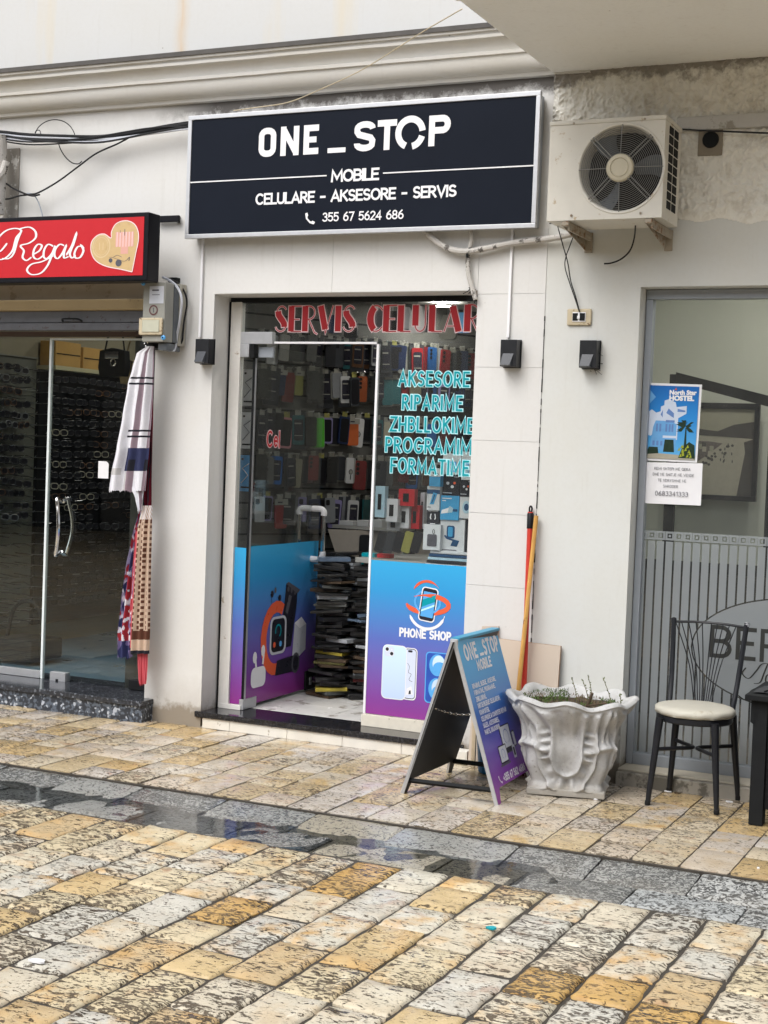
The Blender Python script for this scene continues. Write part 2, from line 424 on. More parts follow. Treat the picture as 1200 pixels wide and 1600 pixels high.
def m_paint(name, c, warm=(.52,.48,.38), stain=.3, rusty=False, dark_top=False, bumpy=.12, base_dirt=True):
    t = NT(name); v = t.coord('Object'); s = t.sep(v)
    big = t.noise(v, 1.3, 5, .6); fine = t.noise(v, 45, 5, .6)
    b = t.mix(t.ramp(big, [(.42, 0.0), (.8, stain)]), c, warm)
    b = t.mix(t.ramp(fine, [(.45, 0.0), (.95, .12)]), b, (.4,.37,.3))
    st = t.noise(t.mapv(v, (9, 9, .55)), 2.2, 5, .7)                     # runs of dirty water
    b = t.mix(t.ramp(st, [(.58, 0.0), (.80, .20)]), b, (.36,.33,.27))
    sp = t.n('TexVoronoi', {'Scale': 7.0}, feature='F1'); t.set(sp.inputs['Vector'], v)
    spot = t.math('MULTIPLY', t.ramp(sp.outputs['Distance'], [(0.0, 1.0), (.035, 1.0), (.05, 0.0)]), t.ramp(t.noise(v, 3.1, 2), [(.56, 0.0), (.62, .6)]))
    b = t.mix(spot, b, (.16,.13,.1))
    if base_dirt:
        zz = t.math('MULTIPLY_ADD', t.noise(v, 16, 5, .7), -.16, s[2])
        b = t.mix(t.ramp(zz, [(0.0, .85), (.05, .25), (.22, 0.0)]), b, (.19,.15,.10))
    if rusty:
        xx = t.math('ABSOLUTE', t.math('ADD', t.math('MULTIPLY_ADD', t.noise(t.mapv(v,(1,1,1.5)), 3, 3), .05, s[0]), rusty))
        b = t.mix(t.math('MULTIPLY', t.ramp(xx, [(0.0, .5), (.02, .22), (.06, 0.0)]), t.ramp(st, [(.35, .5), (.6, 1.0)])), b, (.55,.33,.10))
        b = t.mix(t.ramp(t.noise(t.mapv(v,(3,3,.25)), 1.4, 4), [(.55, 0.0), (.72, .35)]), b, (.62,.50,.28))
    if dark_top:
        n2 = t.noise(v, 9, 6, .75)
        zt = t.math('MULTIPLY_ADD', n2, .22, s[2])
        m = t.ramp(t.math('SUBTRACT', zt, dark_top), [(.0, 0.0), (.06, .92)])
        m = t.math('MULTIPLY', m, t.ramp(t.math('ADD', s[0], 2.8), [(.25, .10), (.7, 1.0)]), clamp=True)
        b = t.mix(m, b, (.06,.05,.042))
    t.bump(t.math('MULTIPLY_ADD', fine, .3, big), bumpy, .01)
    t.fin(b, t.math('MULTIPLY_ADD', big, .2, .5), 0, Specular_IOR_Level=.35); return t.m
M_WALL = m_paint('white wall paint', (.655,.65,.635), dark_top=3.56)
M_UPPER = m_paint('upper wall paint', (.545,.55,.545), stain=.2, rusty=2.32, base_dirt=False)
M_WALL2 = m_paint('cream wall paint', (.595,.605,.585), stain=.35)
M_PANEL = m_paint('cladding paint', (.635,.63,.615), stain=.12, bumpy=.04)
M_CORN = m_paint('cornice paint', (.58,.57,.545), stain=.45, base_dirt=False, bumpy=.3)
M_SOFF = m_paint('soffit paint', (.86,.87,.86), stain=.15, base_dirt=False, bumpy=.05)
def m_stucco():
    t = NT('rough stucco'); v = t.coord('Object'); s = t.sep(v)
    n = t.noise(v, 14, 6, .62, .6); big = t.noise(v, 3, 4)
    b = t.mix(t.ramp(n, [(.36, .45), (.50, 0.0)]), (.78,.77,.72), (.48,.44,.37))
    b = t.mix(t.ramp(big, [(.45, 0.0), (.7, .22)]), b, (.60,.55,.45))
    zz = t.math('MULTIPLY_ADD', t.noise(v, 9, 5, .7), .3, s[2]); xx = t.math('MULTIPLY_ADD', t.noise(v, 11, 5, .7), -.22, s[0])
    st_ = t.noise(v, 5.5, 6, .72); b = t.mix(t.ramp(st_, [(.55, 0.0), (.68, .32)]), b, (.30,.26,.20))
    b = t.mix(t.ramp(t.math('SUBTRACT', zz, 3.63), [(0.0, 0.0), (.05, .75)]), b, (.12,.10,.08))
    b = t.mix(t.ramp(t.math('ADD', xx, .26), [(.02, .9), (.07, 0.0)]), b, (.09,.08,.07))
    t.bump(t.noise(v, 70, 5, .6), .4, .005); t.fin(b, .8, 0, Specular_IOR_Level=.2); return t.m
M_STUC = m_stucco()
def m_granite(name, a, b, c, scale, rough, spk=.6):
    t = NT(name); v = t.coord('Object')
    vo = t.n('TexVoronoi', {'Scale': scale, 'Randomness': 1.0}); t.set(vo.inputs['Vector'], v)
    k = t.sep(vo.outputs['Color'])[0]
    t.fin(t.ramp(k, [(0, a), (spk, b), (.9, c)], 'CONSTANT'), rough, 0, Specular_IOR_Level=.5); return t.m
M_BLACKG = m_granite('polished black granite', (.010,.010,.012), (.018,.018,.022), (.035,.035,.04), 160, .09, .6)
M_SPECK = m_granite('speckled grey granite', (.03,.035,.045), (.10,.12,.15), (.42,.45,.50), 75, .3, .55)
M_GRN2 = m_granite('dark grey granite', (.025,.027,.032), (.04,.045,.055), (.12,.13,.15), 90, .14, .62)
M_TILEW = flat('white riser tile', (.68,.65,.58), .35, var=.12, scale=9, wear=((.30,.25,.18), 14, .62))
M_FTILE = flat('pale floor tile', (.60,.59,.57), .25, var=.12, scale=7, wear=((.32,.30,.27), 6, .56))
def m_glass(name, tint, refl=1.0, rough=.01, haze=0):
    t = NT(name); t.t.nodes.remove(t.b)
    tr = t.n('BsdfTransparent', {'Color': col(tint)}); gl = t.n('BsdfGlossy', {'Color': (1,1,1,1), 'Roughness': rough})
    fr = t.n('Fresnel', {'IOR': t.math('MULTIPLY_ADD', t.n('NewGeometry').outputs['Backfacing'], -.8333, 1.5)}); k = t.math('MULTIPLY', fr.outputs[0], refl, clamp=True)
    mx = t.n('MixShader'); t.set(mx.inputs[0], k); t.set(mx.inputs[1], tr.outputs[0]); t.set(mx.inputs[2], gl.outputs[0])
    if haze:  # pale haze over the panes, put in as a diffuse colour
        v = t.coord('Object'); sm = t.noise(t.mapv(v, (1.5,1.5,.6)), 3.0, 5, .65); df = t.n('BsdfDiffuse', {'Color': (.7,.71,.69,1)})
        m2 = t.n('MixShader'); t.set(m2.inputs[0], t.math('MULTIPLY', t.ramp(sm, [(.3, .4), (.7, 1.0)]), haze)); t.set(m2.inputs[1], mx.outputs[0]); t.set(m2.inputs[2], df.outputs[0]); mx = m2
    t.t.links.new(mx.outputs[0], t.out.inputs[0]); return t.m
M_GLASSC = None
M_GLASS = m_glass('shop glass', (.945,.96,.955), 1.15, haze=.018); M_GLASSC = m_glass('hazy cafe glass', (.94,.95,.945), 1.3, haze=.03)
M_GLASSD = m_glass('left shop glass', (.93,.955,.945), 1.0)
M_GEDGE = flat('bright glass edge', (.72,.78,.78), .2)
M_BAG = m_glass('clear bag plastic', (.9,.9,.88), 1.2, .12)
def m_frost():
    t = NT('frosted film'); t.t.nodes.remove(t.b)
    d = t.n('BsdfDiffuse', {'Color': (.34,.37,.39,1)}); tl = t.n('BsdfTranslucent', {'Color': (.5,.52,.52,1)}); g = t.n('BsdfGlossy', {'Color': (1,1,1,1), 'Roughness': .25})
    tr = t.n('BsdfTransparent', {'Color': (.8,.82,.8,1)})
    a = t.n('MixShader', {0: .3}); t.set(a.inputs[1], d.outputs[0]); t.set(a.inputs[2], tl.outputs[0])
    b = t.n('MixShader', {0: .05}); t.set(b.inputs[1], a.outputs[0]); t.set(b.inputs[2], g.outputs[0])
    c = t.n('MixShader', {0: .22}); t.set(c.inputs[1], b.outputs[0]); t.set(c.inputs[2], tr.outputs[0])
    t.t.links.new(c.outputs[0], t.out.inputs[0]); return t.m
M_FROST = m_frost()
M_CLEARD = flat('dark clear lettering', (.035,.037,.036), .15)
M_ALU = flat('brushed aluminium', (.55,.56,.58), .35, .6, var=.1, scale=40)
M_ALUG = flat('grey aluminium frame', (.33,.36,.40), .38, .3, var=.06)
M_CHROME = flat('chrome', (.75,.75,.75), .12, 1, var=.03)
M_WFRAME = flat('white plastic frame', (.70,.68,.64), .4, var=.08, wear=((.35,.28,.2), 8, .64))
M_BLACK = flat('black paint', (.009,.009,.011), .35, var=.2, spec=.2)
M_BLACKM = flat('matt black', (.010,.011,.012), .6, var=.25, scale=12, spec=.15)
M_BOXB = flat('light box black', (.010,.010,.013), .35, var=.2, spec=.12)
M_DARK = flat('dark interior', (.035,.035,.035), .7, var=.3, scale=4)
M_NAVY = flat('sign navy black', (.010,.013,.021), .45, var=.15, scale=3, spec=.06)
M_WHITE = flat('white print', (.78,.78,.80), .45, var=.03)
M_RED = flat('red sign film', (.50,.016,.024), .35, var=.05)
def m_grad(name, stops, rough=.3, axis='Z', lo=0, hi=1, tint=None):
    t = NT(name); v = t.coord('Object'); z = t.sep(v)['XYZ'.index(axis)]
    k = t.math('DIVIDE', t.math('SUBTRACT', z, lo), hi-lo, clamp=True)
    c = t.ramp(k, stops)
    if tint: c = t.mix(t.ramp(t.noise(v, 2, 3), [(.3, 0.0), (.8, .3)]), c, tint)
    t.fin(c, rough); return t.m

# ================================================================ GROUND
def solid(name, bbx, m, **k):
    return MB().box(*bbx).build(name, mat=m, kind='structure', **k)
base = MB(); base.add([(-60,-60,-.06),(60,-60,-.06),(60,9,-.06),(-60,9,-.06)], [(0,1,2,3)])
ground = base.build('ground', mat=M_BED, smooth=0, kind='structure')
X_END0, X_END1 = -6.6, .55
def stone(parent, name, x0, x1, y0, y1, z, m, jag, lump, cell, thick=.035, tilt=.002, edge=.006, slope=0.0):
    "a worn paving stone: uneven top, rounded edge, ragged outline"
    nx = max(3, round((x1-x0)/cell)); ny = max(3, round((y1-y0)/cell)); vs = []; fs = []
    cx, cy = (x0+x1)/2, (y0+y1)/2; tx, ty, dz = rnd.uniform(-tilt, tilt), rnd.uniform(-tilt, tilt), rnd.uniform(-tilt, tilt)
    jx0 = [rnd.uniform(-jag, jag) for _ in range(ny+1)]; jx1 = [rnd.uniform(-jag, jag) for _ in range(ny+1)]
    jy0 = [rnd.uniform(-jag, jag) for _ in range(nx+1)]; jy1 = [rnd.uniform(-jag, jag) for _ in range(nx+1)]
    us = [0]+[(i-.0)/(nx) for i in range(1, nx)]+[1]; e = .18
    us = [0, .07]+[.07+.86*i/(nx-2) for i in range(1, nx-2)]+[.93, 1] if nx > 3 else [0,.1,.9,1]
    ws = [0, .06]+[.06+.88*i/(ny-2) for i in range(1, ny-2)]+[.94, 1] if ny > 3 else [0,.07,.93,1]
    nx = len(us)-1; ny = len(ws)-1
    for j, w in enumerate(ws):
        for i, u in enumerate(us):
            x = x0+(x1-x0)*u + (jx0[min(j,len(jx0)-1)]*(1-u) + jx1[min(j,len(jx1)-1)]*u)
            y = y0+(y1-y0)*w + (jy0[min(i,len(jy0)-1)]*(1-w) + jy1[min(i,len(jy1)-1)]*w)
            b = (i in (0, nx)) or (j in (0, ny)); cn = (i in (0, nx)) and (j in (0, ny))
            if cn: x += (cx-x)*.03; y += (cy-y)*.02
            h = z+dz+tx*(u-.5)*2+ty*(w-.5)*2 - (edge if b else 0) + (0 if b else rnd.uniform(-lump, lump)) + slope*(y-y0)
            vs.append((x, y, h))
    K = nx+1
    for j in range(ny):
        for i in range(nx): fs.append((j*K+i, j*K+i+1, (j+1)*K+i+1, (j+1)*K+i))
    rim = [i for i in range(K)] + [j*K+nx for j in range(1, ny+1)] + [ny*K+i for i in range(nx-1, -1, -1)] + [j*K for j in range(ny-1, 0, -1)]
    o = len(vs)
    for r in rim: vs.append((vs[r][0], vs[r][1], z-thick))
    n = len(rim)
    for a in range(n): fs.append((rim[a], o+a, o+(a+1) % n, rim[(a+1) % n]))
    return MB().add(vs, fs).build(name, parent, m, loc=(cx, cy, z), smooth=60)
sidewalk = solid('sidewalk', (-6.9, .9, 5.815, 7.215, -.06, -.008), M_BED)
street = solid('street', (-7.5, 1.5, -1.0, 5.262, -.08, -.022), M_BED)
ROWX = [-1.159+.199*k for k in range(-29, 10)]
def split(y0, y1, lo, hi):
    ys = [y0]
    while ys[-1] < y1-lo*1.3:
        L = rnd.choice([rnd.uniform(lo, hi*.8), rnd.uniform(lo, hi)])
        ys.append(ys[-1]+L)
    if y1-ys[-1] < lo*.6: ys[-1] = y1
    else: ys.append(y1)
    return ys
def piece(c):  # keep the total of each paving within the count of single parts
    pass
for k in range(len(ROWX)-1):
    a, b = ROWX[k], ROWX[k+1]
    if b < X_END0 or a > X_END1: continue
    ys = split(5.83, 7.2, .17, .44)
    for y0, y1 in zip(ys, ys[1:]):
        stone(sidewalk, 'paving_stone', a+.0035, b-.0035, y0+.003, y1-.003, 0, M_WALK, .0012, .0012, .07, tilt=.0018, edge=.004)
nst = 0
for k in range(len(ROWX)-1):
    a, b = ROWX[k]+.05, ROWX[k+1]+.05
    if b < -5.0 or a > -.25: continue
    y_lo = 2.9
    ys = split(y_lo - rnd.uniform(0, .2), 5.255, .22, .46)
    for y0, y1 in zip(ys, ys[1:]):
        # only stones that can come into view from about this place
        if y1 < 3.0 or (a+b)/2 < -1.13*(y0+y1)/2*.98-.15 or (a+b)/2 > -.09*(y0+y1)/2: continue
        stone(street, 'paving_stone', a+.0055, b-.0055, y0+.0048, y1-.0048, -.012, M_STREET, .0042, .0026, .04, thick=.04, tilt=.0025, edge=.008); nst += 1
# the rest of the street, out of view: the same stones as one coarse sheet
def m_far():
    t = NT('far paving'); v = t.coord('Object')
    br = t.n('TexBrick', {'Color1': (.50,.44,.32,1), 'Color2': (.48,.34,.17,1), 'Mortar': (.06,.05,.035,1), 'Scale': 1.0, 'Mortar Size': .012, 'Brick Width': .32, 'Row Height': .199})
    t.set(br.inputs['Vector'], t.mapv(v, rot=(0,0,PI/2)))
    p = t.ramp(t.noise(v, 30, 4, .7, 1), [(.52, 0.0), (.60, .9)])
    t.bump(t.noise(v, 12, 5), .6, .02); t.fin(t.mix(p, br.outputs[0], (.05,.035,.02)), .3); return t.m
M_FAR = m_far()
far = MB()
for (x0, x1, y0, y1) in ((-40,40,-30,2.55),(-40,-5.6,2.55,5.26),(-.1,40,2.55,5.26),(-40,-6.62,5.26,7.2),(.56,40,5.26,7.2)):
    far.add([(x0,y0,-.016),(x1,y0,-.016),(x1,y1,-.016),(x0,y1,-.016)], [(0,1,2,3)])
far.build('outer_paving', mat=M_FAR, smooth=0, kind='structure')
# gutter: two rows of slabs falling towards a shallow channel
gutter = solid('gutter', (-6.9, .9, 5.264, 5.813, -.09, -.055), M_BED)
x = -6.9
GS = [-6.9]
while GS[-1] < .9: GS.append(GS[-1]+rnd.uniform(.40, .52))
known = [-4.70, -4.28, -3.90, -3.44, -2.98, -2.55, -2.02, -1.665, -1.26, -.86]
GS = [g_ for g_ in GS if g_ < -4.95] + known + [-.42, .05, .5, .9]
for a, b in zip(GS, GS[1:]):
    m = M_GUTL if a > -1.3 else M_GUT
    stone(gutter, 'gutter_slab', a+.004, b-.004, 5.531, 5.812, -.030, m, .002, .0026, .05, tilt=.0018, edge=.004, slope=.075)
G2 = [a-.19+rnd.uniform(-.03,.03) for a in GS]
for a, b in zip(G2, G2[1:]):
    m = M_GUTL if a > -1.75 else M_GUT
    stone(gutter, 'gutter_slab', a+.004, b-.004, 5.268, 5.528, -.0255, m, .002, .0026, .05, tilt=.0018, edge=.004, slope=-.012)
def m_water():
    t = NT('puddle water'); v = t.coord('Object'); t.t.nodes.remove(t.b)
    bmp = t.n('Bump', {'Strength': .12, 'Distance': .004, 'Height': t.noise(v, 30, 3)})
    tr = t.n('BsdfTransparent', {'Color': (.62,.64,.66,1)}); gl = t.n('BsdfGlossy', {'Color': (1,1,1,1), 'Roughness': .05, 'Normal': bmp.outputs[0]})
    fr = t.n('Fresnel', {'IOR': 1.33, 'Normal': bmp.outputs[0]}); mx = t.n('MixShader'); t.set(mx.inputs[0], fr.outputs[0]); t.set(mx.inputs[1], tr.outputs[0]); t.set(mx.inputs[2], gl.outputs[0])
    t.t.links.new(mx.outputs[0], t.out.inputs[0]); return t.m
M_WATER = m_water()
w = MB(); w.add([(-6.8,5.275,-.0262),(-1.9,5.275,-.0262),(-1.72,5.42,-.0262),(-1.85,5.60,-.0262),(-6.8,5.66,-.0262)], [(0,1,2,3,4)])
w.build('puddle_water', mat=M_WATER, smooth=0, kind='structure')

# ================================================================ THE BUILDING
WY = 7.2
bld = thing('shop_building', 'white painted building with ground floor shops, moulded cornice and balcony', 'building', (-2.4, WY, 0))
OP = dict(L=(-9.4, -4.855, .125, 2.58), P=(-4.467, -2.868, .085, 2.465), R=(-2.0, .9, .075, 2.475))
def holes_wall(x0, x1, z0, z1, holes, y, m, depth, name, parent):
    xs = sorted({x0, x1} | {h for q in holes for h in q[:2] if x0 < h < x1}); zs = sorted({z0, z1} | {h for q in holes for h in q[2:] if z0 < h < z1})
    mb = MB()
    for a, b in zip(xs, xs[1:]):
        for c, d in zip(zs, zs[1:]):
            mx, mz = (a+b)/2, (c+d)/2
            if any(h[0] < mx < h[1] and h[2] < mz < h[3] for h in holes): continue
            mb.add([(a,y,c),(b,y,c),(b,y,d),(a,y,d)], [(0,1,2,3)], m)
    for h in holes:
        a, b, c, d = h
        mb.add([(a,y,c),(a,y,d),(a,y+depth,d),(a,y+depth,c)], [(0,1,2,3)], m)
        mb.add([(b,y,c),(b,y+depth,c),(b,y+depth,d),(b,y,d)], [(0,1,2,3)], m)
        mb.add([(a,y,d),(b,y,d),(b,y+depth,d),(a,y+depth,d)], [(0,1,2,3)], m)
        mb.add([(a,y,c),(a,y+depth,c),(b,y+depth,c),(b,y,c)], [(0,1,2,3)], m)
    return mb.build(name, parent, smooth=0)
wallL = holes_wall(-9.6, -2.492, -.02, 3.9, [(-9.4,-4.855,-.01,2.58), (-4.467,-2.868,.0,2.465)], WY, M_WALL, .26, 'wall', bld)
wallR = holes_wall(-2.4915, .9, -.02, 2.80, [(-2.0,.9,.0,2.475)], WY-.004, M_WALL2, .16, 'wall', bld)
# rough stucco band above, in relief
mb = MB(); nx, nz = 380, 180; vs = []; fs = []
from mathutils import noise as mn
for j in range(nz+1):
    for i in range(nx+1):
        X = -2.491+1.591*i/nx; Z = 2.74+.85*j/nz
        lowedge = 2.80+.10*mn.noise(Vector((X*2.3, 1.7, 0)))+.03*mn.noise(Vector((X*9, 4, 0)))
        lowedge += .10*max(0, min(1, (-1.75-X)/.4))*1.0
        k = max(0, min(1, (Z-lowedge)/.05))
        n1_ = abs(mn.noise(Vector((X*24+.5*mn.noise(Vector((X*14,Z*14,9))), Z*26, 3.3))))*.6+abs(mn.noise(Vector((X*47, Z*41, 5.1))))*.45; n2_ = mn.noise(Vector((X*85, Z*90, 8)))
        h = (.010-.032*min(n1_, .34))*(.5+1.1*max(0,.5+mn.noise(Vector((X*3.1,Z*4,6)))))+.0040*n2_+.010*mn.noise(Vector((X*5,Z*6,2)))
        vs.append((X, WY-.004-.012*k-h*k+(.03*(1-k) if k < .02 else 0), Z))
for j in range(nz):
    for i in range(nx): a = j*(nx+1)+i; fs.append((a, a+1, a+nx+2, a+nx+1))
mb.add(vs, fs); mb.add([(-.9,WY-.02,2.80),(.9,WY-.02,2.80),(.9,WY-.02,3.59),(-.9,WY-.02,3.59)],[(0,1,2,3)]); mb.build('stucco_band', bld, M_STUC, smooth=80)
up = MB(); up.add([(-9.6,WY-.002,3.75),(-2.492,WY-.002,3.75),(-2.492,WY-.002,7),(-9.6,WY-.002,7)], [(0,1,2,3)], M_UPPER)
up.add([(-2.4915,WY-.002,3.56),(.9,WY-.002,3.56),(.9,WY-.002,7),(-2.4915,WY-.002,7)], [(0,1,2,3)], M_UPPER)
up.build('upper_wall', bld, smooth=0)
# roof block behind so that daylight enters only through the glass
rf = MB(); rf.box(-9.6,.9,7.5,11.6,3.3,7,M_DARK); rf.box(-9.6,.9,11.5,11.6,-.1,3.3,M_DARK); rf.box(-9.7,-9.6,7.2,11.6,-.1,7,M_DARK); rf.box(.9,1.0,7.2,11.6,-.1,7,M_WALL2)
rf.build('upper_storey', bld, smooth=0)
# cornice
pr_ = [(0,3.545),(.030,3.548),(.032,3.566),(.046,3.570)]
for k in range(7):
    a = k/6*PI/2; pr_.append((.046+.048*math.sin(a), 3.572+.078*(1-math.cos(a))))
pr_ += [(.106,3.652),(.108,3.668),(.092,3.674)]
for k in range(6):
    a = k/5*PI/2; pr_.append((.094+.034*(1-math.cos(a)), 3.678+.05*math.sin(a)))
pr_ += [(.140,3.730),(.142,3.745),(.132,3.748),(.134,3.758),(.150,3.761),(.151,3.776)]
mb = MB(); mb.extrude_x([(WY-y, z) for y, z in pr_], -9.6, -2.3, M_CORN, n=90)
for i, p in enumerate(mb.v):
    mb.v[i] = p + Vector((0, .0016*mn.noise(p*9), .0022*mn.noise(p*5+Vector((3,1,7)))))
mb.build('cornice', bld, smooth=28)
M_FLASH = flat('lead flashing', (.11,.105,.10), .45, .2, var=.3, scale=12)
MB().extrude_x([(WY-.160,3.774),(WY-.163,3.798),(WY-.05,3.806),(WY,3.818),(WY,3.774)], -9.6, -2.3, M_FLASH, n=40, closed=True).build('cornice_flashing', bld)
# balcony
mb = MB(); mb.box(-2.497, 1.6, 5.92, WY-.012, 3.556, 3.74, M_SOFF, bev=.006); mb.build('balcony_slab', bld)
mb = MB(); mb.box(-2.512, 1.6, 5.895, 5.925, 3.552, 3.98, M_SOFF, bev=.004); mb.box(-2.512,-2.49, 5.925, WY-.17, 3.565, 3.98, M_SOFF, bev=.003); mb.build('balcony_parapet', bld)
# cladding panels: pier between the phone shop and the cafe, jamb and lintel
def panel(parent, x0, x1, z0, z1):
    MB().box(x0+.0007, x1-.0007, WY-.0045, WY-.001, z0+.0007, z1-.0007, bev=.0008).build('cladding_panel', parent, M_PANEL)
for z0, z1 in zip([.03,.178,.556,.934,1.312,1.69,2.07,2.448], [.178,.556,.934,1.312,1.69,2.07,2.448,2.78]):
    panel(wallL, -2.866, -2.494, z0, z1)
for x0, x1 in ((-4.466,-3.72),(-3.72,-2.866)): panel(wallL, x0, x1, 2.467, 2.80)
# hairline crack edge strip between the panels and the cream wall
cr = MB(); z = .6; px_ = -2.4925
while z < 2.35:
    dz = rnd.uniform(.03,.07); w_ = rnd.uniform(.0015,.005); cr.box(px_-w_/2, px_+w_/2, WY-.009, WY-.0045, z, z+dz*rnd.choice([.5,1,1]), M_BLACKM); z += dz
cr.build('wall_crack', wallL, smooth=0, kind='stuff')

# ---- doorstep of the phone shop
ds = MB(); ds.box(-4.50, -2.84, 7.185, 7.47, .055, .088, M_BLACKG, bev=.003); step = ds.build('doorstep', bld)
xs = [-4.452,-4.27,-3.90,-3.555,-3.20,-2.868]
for a, b in zip(xs, xs[1:]): MB().box(a+.001, b-.001, 7.196, 7.21, -.004, .0545, bev=.0015).build('riser_tile', step, M_TILEW)
# shop floor (tiles)
fl = MB().box(-5.6, -2.4, 7.47, 10.6, .05, .084, M_BED).build('shop_floor', bld)
tx = [-5.6+.3*i for i in range(11)]; ty = [7.475+.3*i for i in range(10)]
for a in tx[:-1]:
    for b in ty[:-1]:
        if -4.6 < a < -2.6 and b < 9.2: MB().box(a+.0015,a+.2985,b+.0015,b+.2985,.084,.088,bev=.001).build('floor_tile', fl, M_FTILE)
# ---- left shop: granite step and plinth
ls = MB(); ls.box(-9.4,-4.79,7.075,7.6,.095,.125,M_GRN2,bev=.004); lstep = ls.build('shop_step', bld)
MB().box(-9.4,-4.795,7.092,7.3,-.01,.0945,M_SPECK,bev=.003).build('step_riser', lstep)
# ---- cafe ledge
MB().box(-2.0,.9,7.13,7.36,-.01,.066,flat('cement ledge',(.30,.28,.24),.7,var=.25,scale=8,wear=((.12,.11,.09),5,.5)),bev=.008).build('window_ledge', bld)
MB().box(-1.998,.9,7.16,7.34,.0665,.078,flat('ledge mortar',(.48,.44,.36),.7,var=.2,scale=10),bev=.004).build('ledge_cap', bld)
# ================================================================ PHONE SHOP FRONT
GY = 7.38
M_TEAL = flat('teal vinyl', (.0,.30,.36), .35, var=.04)
M_LTEAL = flat('pale cyan vinyl', (.50,.82,.86), .35, var=.03)
M_VRED = m_grad('red vinyl', [(0,(.30,.008,.012)),(1,(.55,.02,.03))], lo=2.27, hi=2.43)
M_PINKV = flat('pale pink vinyl', (.80,.62,.64), .35, var=.03)
GRAD = [(0,(.27,.035,.25)),(.12,(.22,.05,.30)),(.5,(.10,.15,.48)),(.8,(.035,.30,.62)),(1,(.04,.38,.70))]
M_DECAL = m_grad('blue to purple decal', GRAD, .22, lo=.13, hi=1.03)
# left jamb frame (white, weathered) + head rail
fr = thing  # noqa
win = MB()
win.box(-4.455,-4.385,7.365,7.41,.089,2.44,M_WFRAME,bev=.003)
win.box(-4.462,-4.456,7.36,7.42,.089,2.44,M_BLACKM)
win.box(-4.46,-2.80,7.37,7.42,2.436,2.463,M_BLACKM)
shopwin = win.build('shop_window', bld)
mb = MB(); mb.box(-4.384,-4.306,GY,GY+.01,.118,2.436,M_GLASS); mb.build('side_pane', shopwin, smooth=0)
mb = MB(); mb.box(-4.384,-2.6,GY,GY+.01,2.215,2.436,M_GLASS); mb.build('transom_pane', shopwin, smooth=0)
mb = MB(); mb.box(-3.508,-2.6,GY,GY+.01,.155,2.2145,M_GLASS); mb.build('fixed_pane', shopwin, smooth=0)
mb = MB(); mb.box(-3.522,-3.5085,GY-.004,GY+.014,.155,2.214,M_WHITE); mb.box(-4.17,-3.5085,GY-.004,GY+.014,2.203,2.214,M_WHITE); mb.build('pane_edge_strip', shopwin, smooth=0)
mb = MB(); mb.box(-3.524,-2.6,GY-.02,GY+.03,.0885,.154,flat('cream sill',(.66,.62,.52),.5,var=.1,wear=((.3,.26,.18),12,.62)),bev=.002); mb.build('sill', shopwin); mb = MB(); mb.box(-4.45,-4.30,GY-.02,GY+.03,.0885,.117,M_WFRAME,bev=.002); mb.build('sill', shopwin)
# decals
k = Ink((0, GY-.001, 0)); k.rect(-3.507,.158,-2.62,1.012,M_DECAL); k.build('window_decal', shopwin)
k = Ink((0, GY-.001, 0)); k.rect(-4.383,.12,-4.307,1.028,M_DECAL); k.build('window_decal', shopwin)
# red lettering SERVIS CELULAR: thin strokes, heavy stems, pale outline
k = Ink((0, GY-.0025, 0)); k.step(0)
def deco(k, word, u, v, size, xs, gap):
    stems = {'S': [[(.10,.80),(.12,.66),(.20,.54),(.30,.42),(.37,.30),(.38,.18)]], 'E': [[(.09,0),(.09,1)]], 'R': [[(.09,0),(.09,1)]], 'V': [[(.09,1),(.30,.08)]], 'I': [[(.1,0),(.1,1)]],
             'C': [arc(.38,.5,.25,.47,115,245,10)], 'L': [[(.09,0),(.09,1)]], 'U': [[(.09,1),(.09,.22)]], 'A': [[(.30,.94),(.55,0)]]}
    wd = {'S': .46,'E': .46,'R': .52,'V': .6,'I': .2,'C': .54,'L': .46,'U': .52,'A': .66}
    thin = {'S': [(arc(.25,.76,.20,.24,30,200,9)+[(.12,.60),(.37,.38)]+arc(.22,.24,.22,.24,20,-160,9),0)], 'E': [([(.09,1),(.5,1)],0),([(.09,.48),(.42,.48)],0),([(.09,0),(.5,0)],0)], 'R': [([(.1,1),(.25,1)]+arc(.25,.74,.24,.26,90,-90,8)+[(.12,.48)],0),([(.24,.48),(.50,-.04),(.60,-.10)],0)],
            'V': [([(.06,1),(.31,-.08),(.60,1)],0)], 'I': [], 'C': [(arc(.34,.5,.34,.5,40,320,14),0)], 'L': [([(.09,0),(.48,0)],0)], 'U': [([(.09,1),(.09,.27)]+arc(.28,.27,.2,.27,180,360,8)+[(.48,1)],0)], 'A': [([(.0,0),(.30,1),(.58,0)],0),([(.12,.2),(.48,.2)],0)]}
    for pas, (m, wt, ws) in enumerate([(M_PINKV, .085, .24), (M_VRED, .040, .190)]):
        x = u
        for ch in word:
            if ch == ' ': x += gap*size*xs; continue
            if pas == 0 or True:
                for st in thin[ch]: k.ribbon([(x+a*size*xs, v+b*size) for a, b in st[0]], wt*size, m, ends=.3)
            for st in stems[ch]: k.ribbon([(x+a*size*xs, v+b*size) for a, b in st], ws*size*xs*1.25, m, ends=(.12 if pas == 0 else 0))
            x += (wd[ch]+.12)*size*xs
        k.step(.0008)
    return x
deco(k, 'SERVIS CELULAR', -4.165, 2.272, .142, 1.07, .40)
k.build('red_lettering', shopwin)
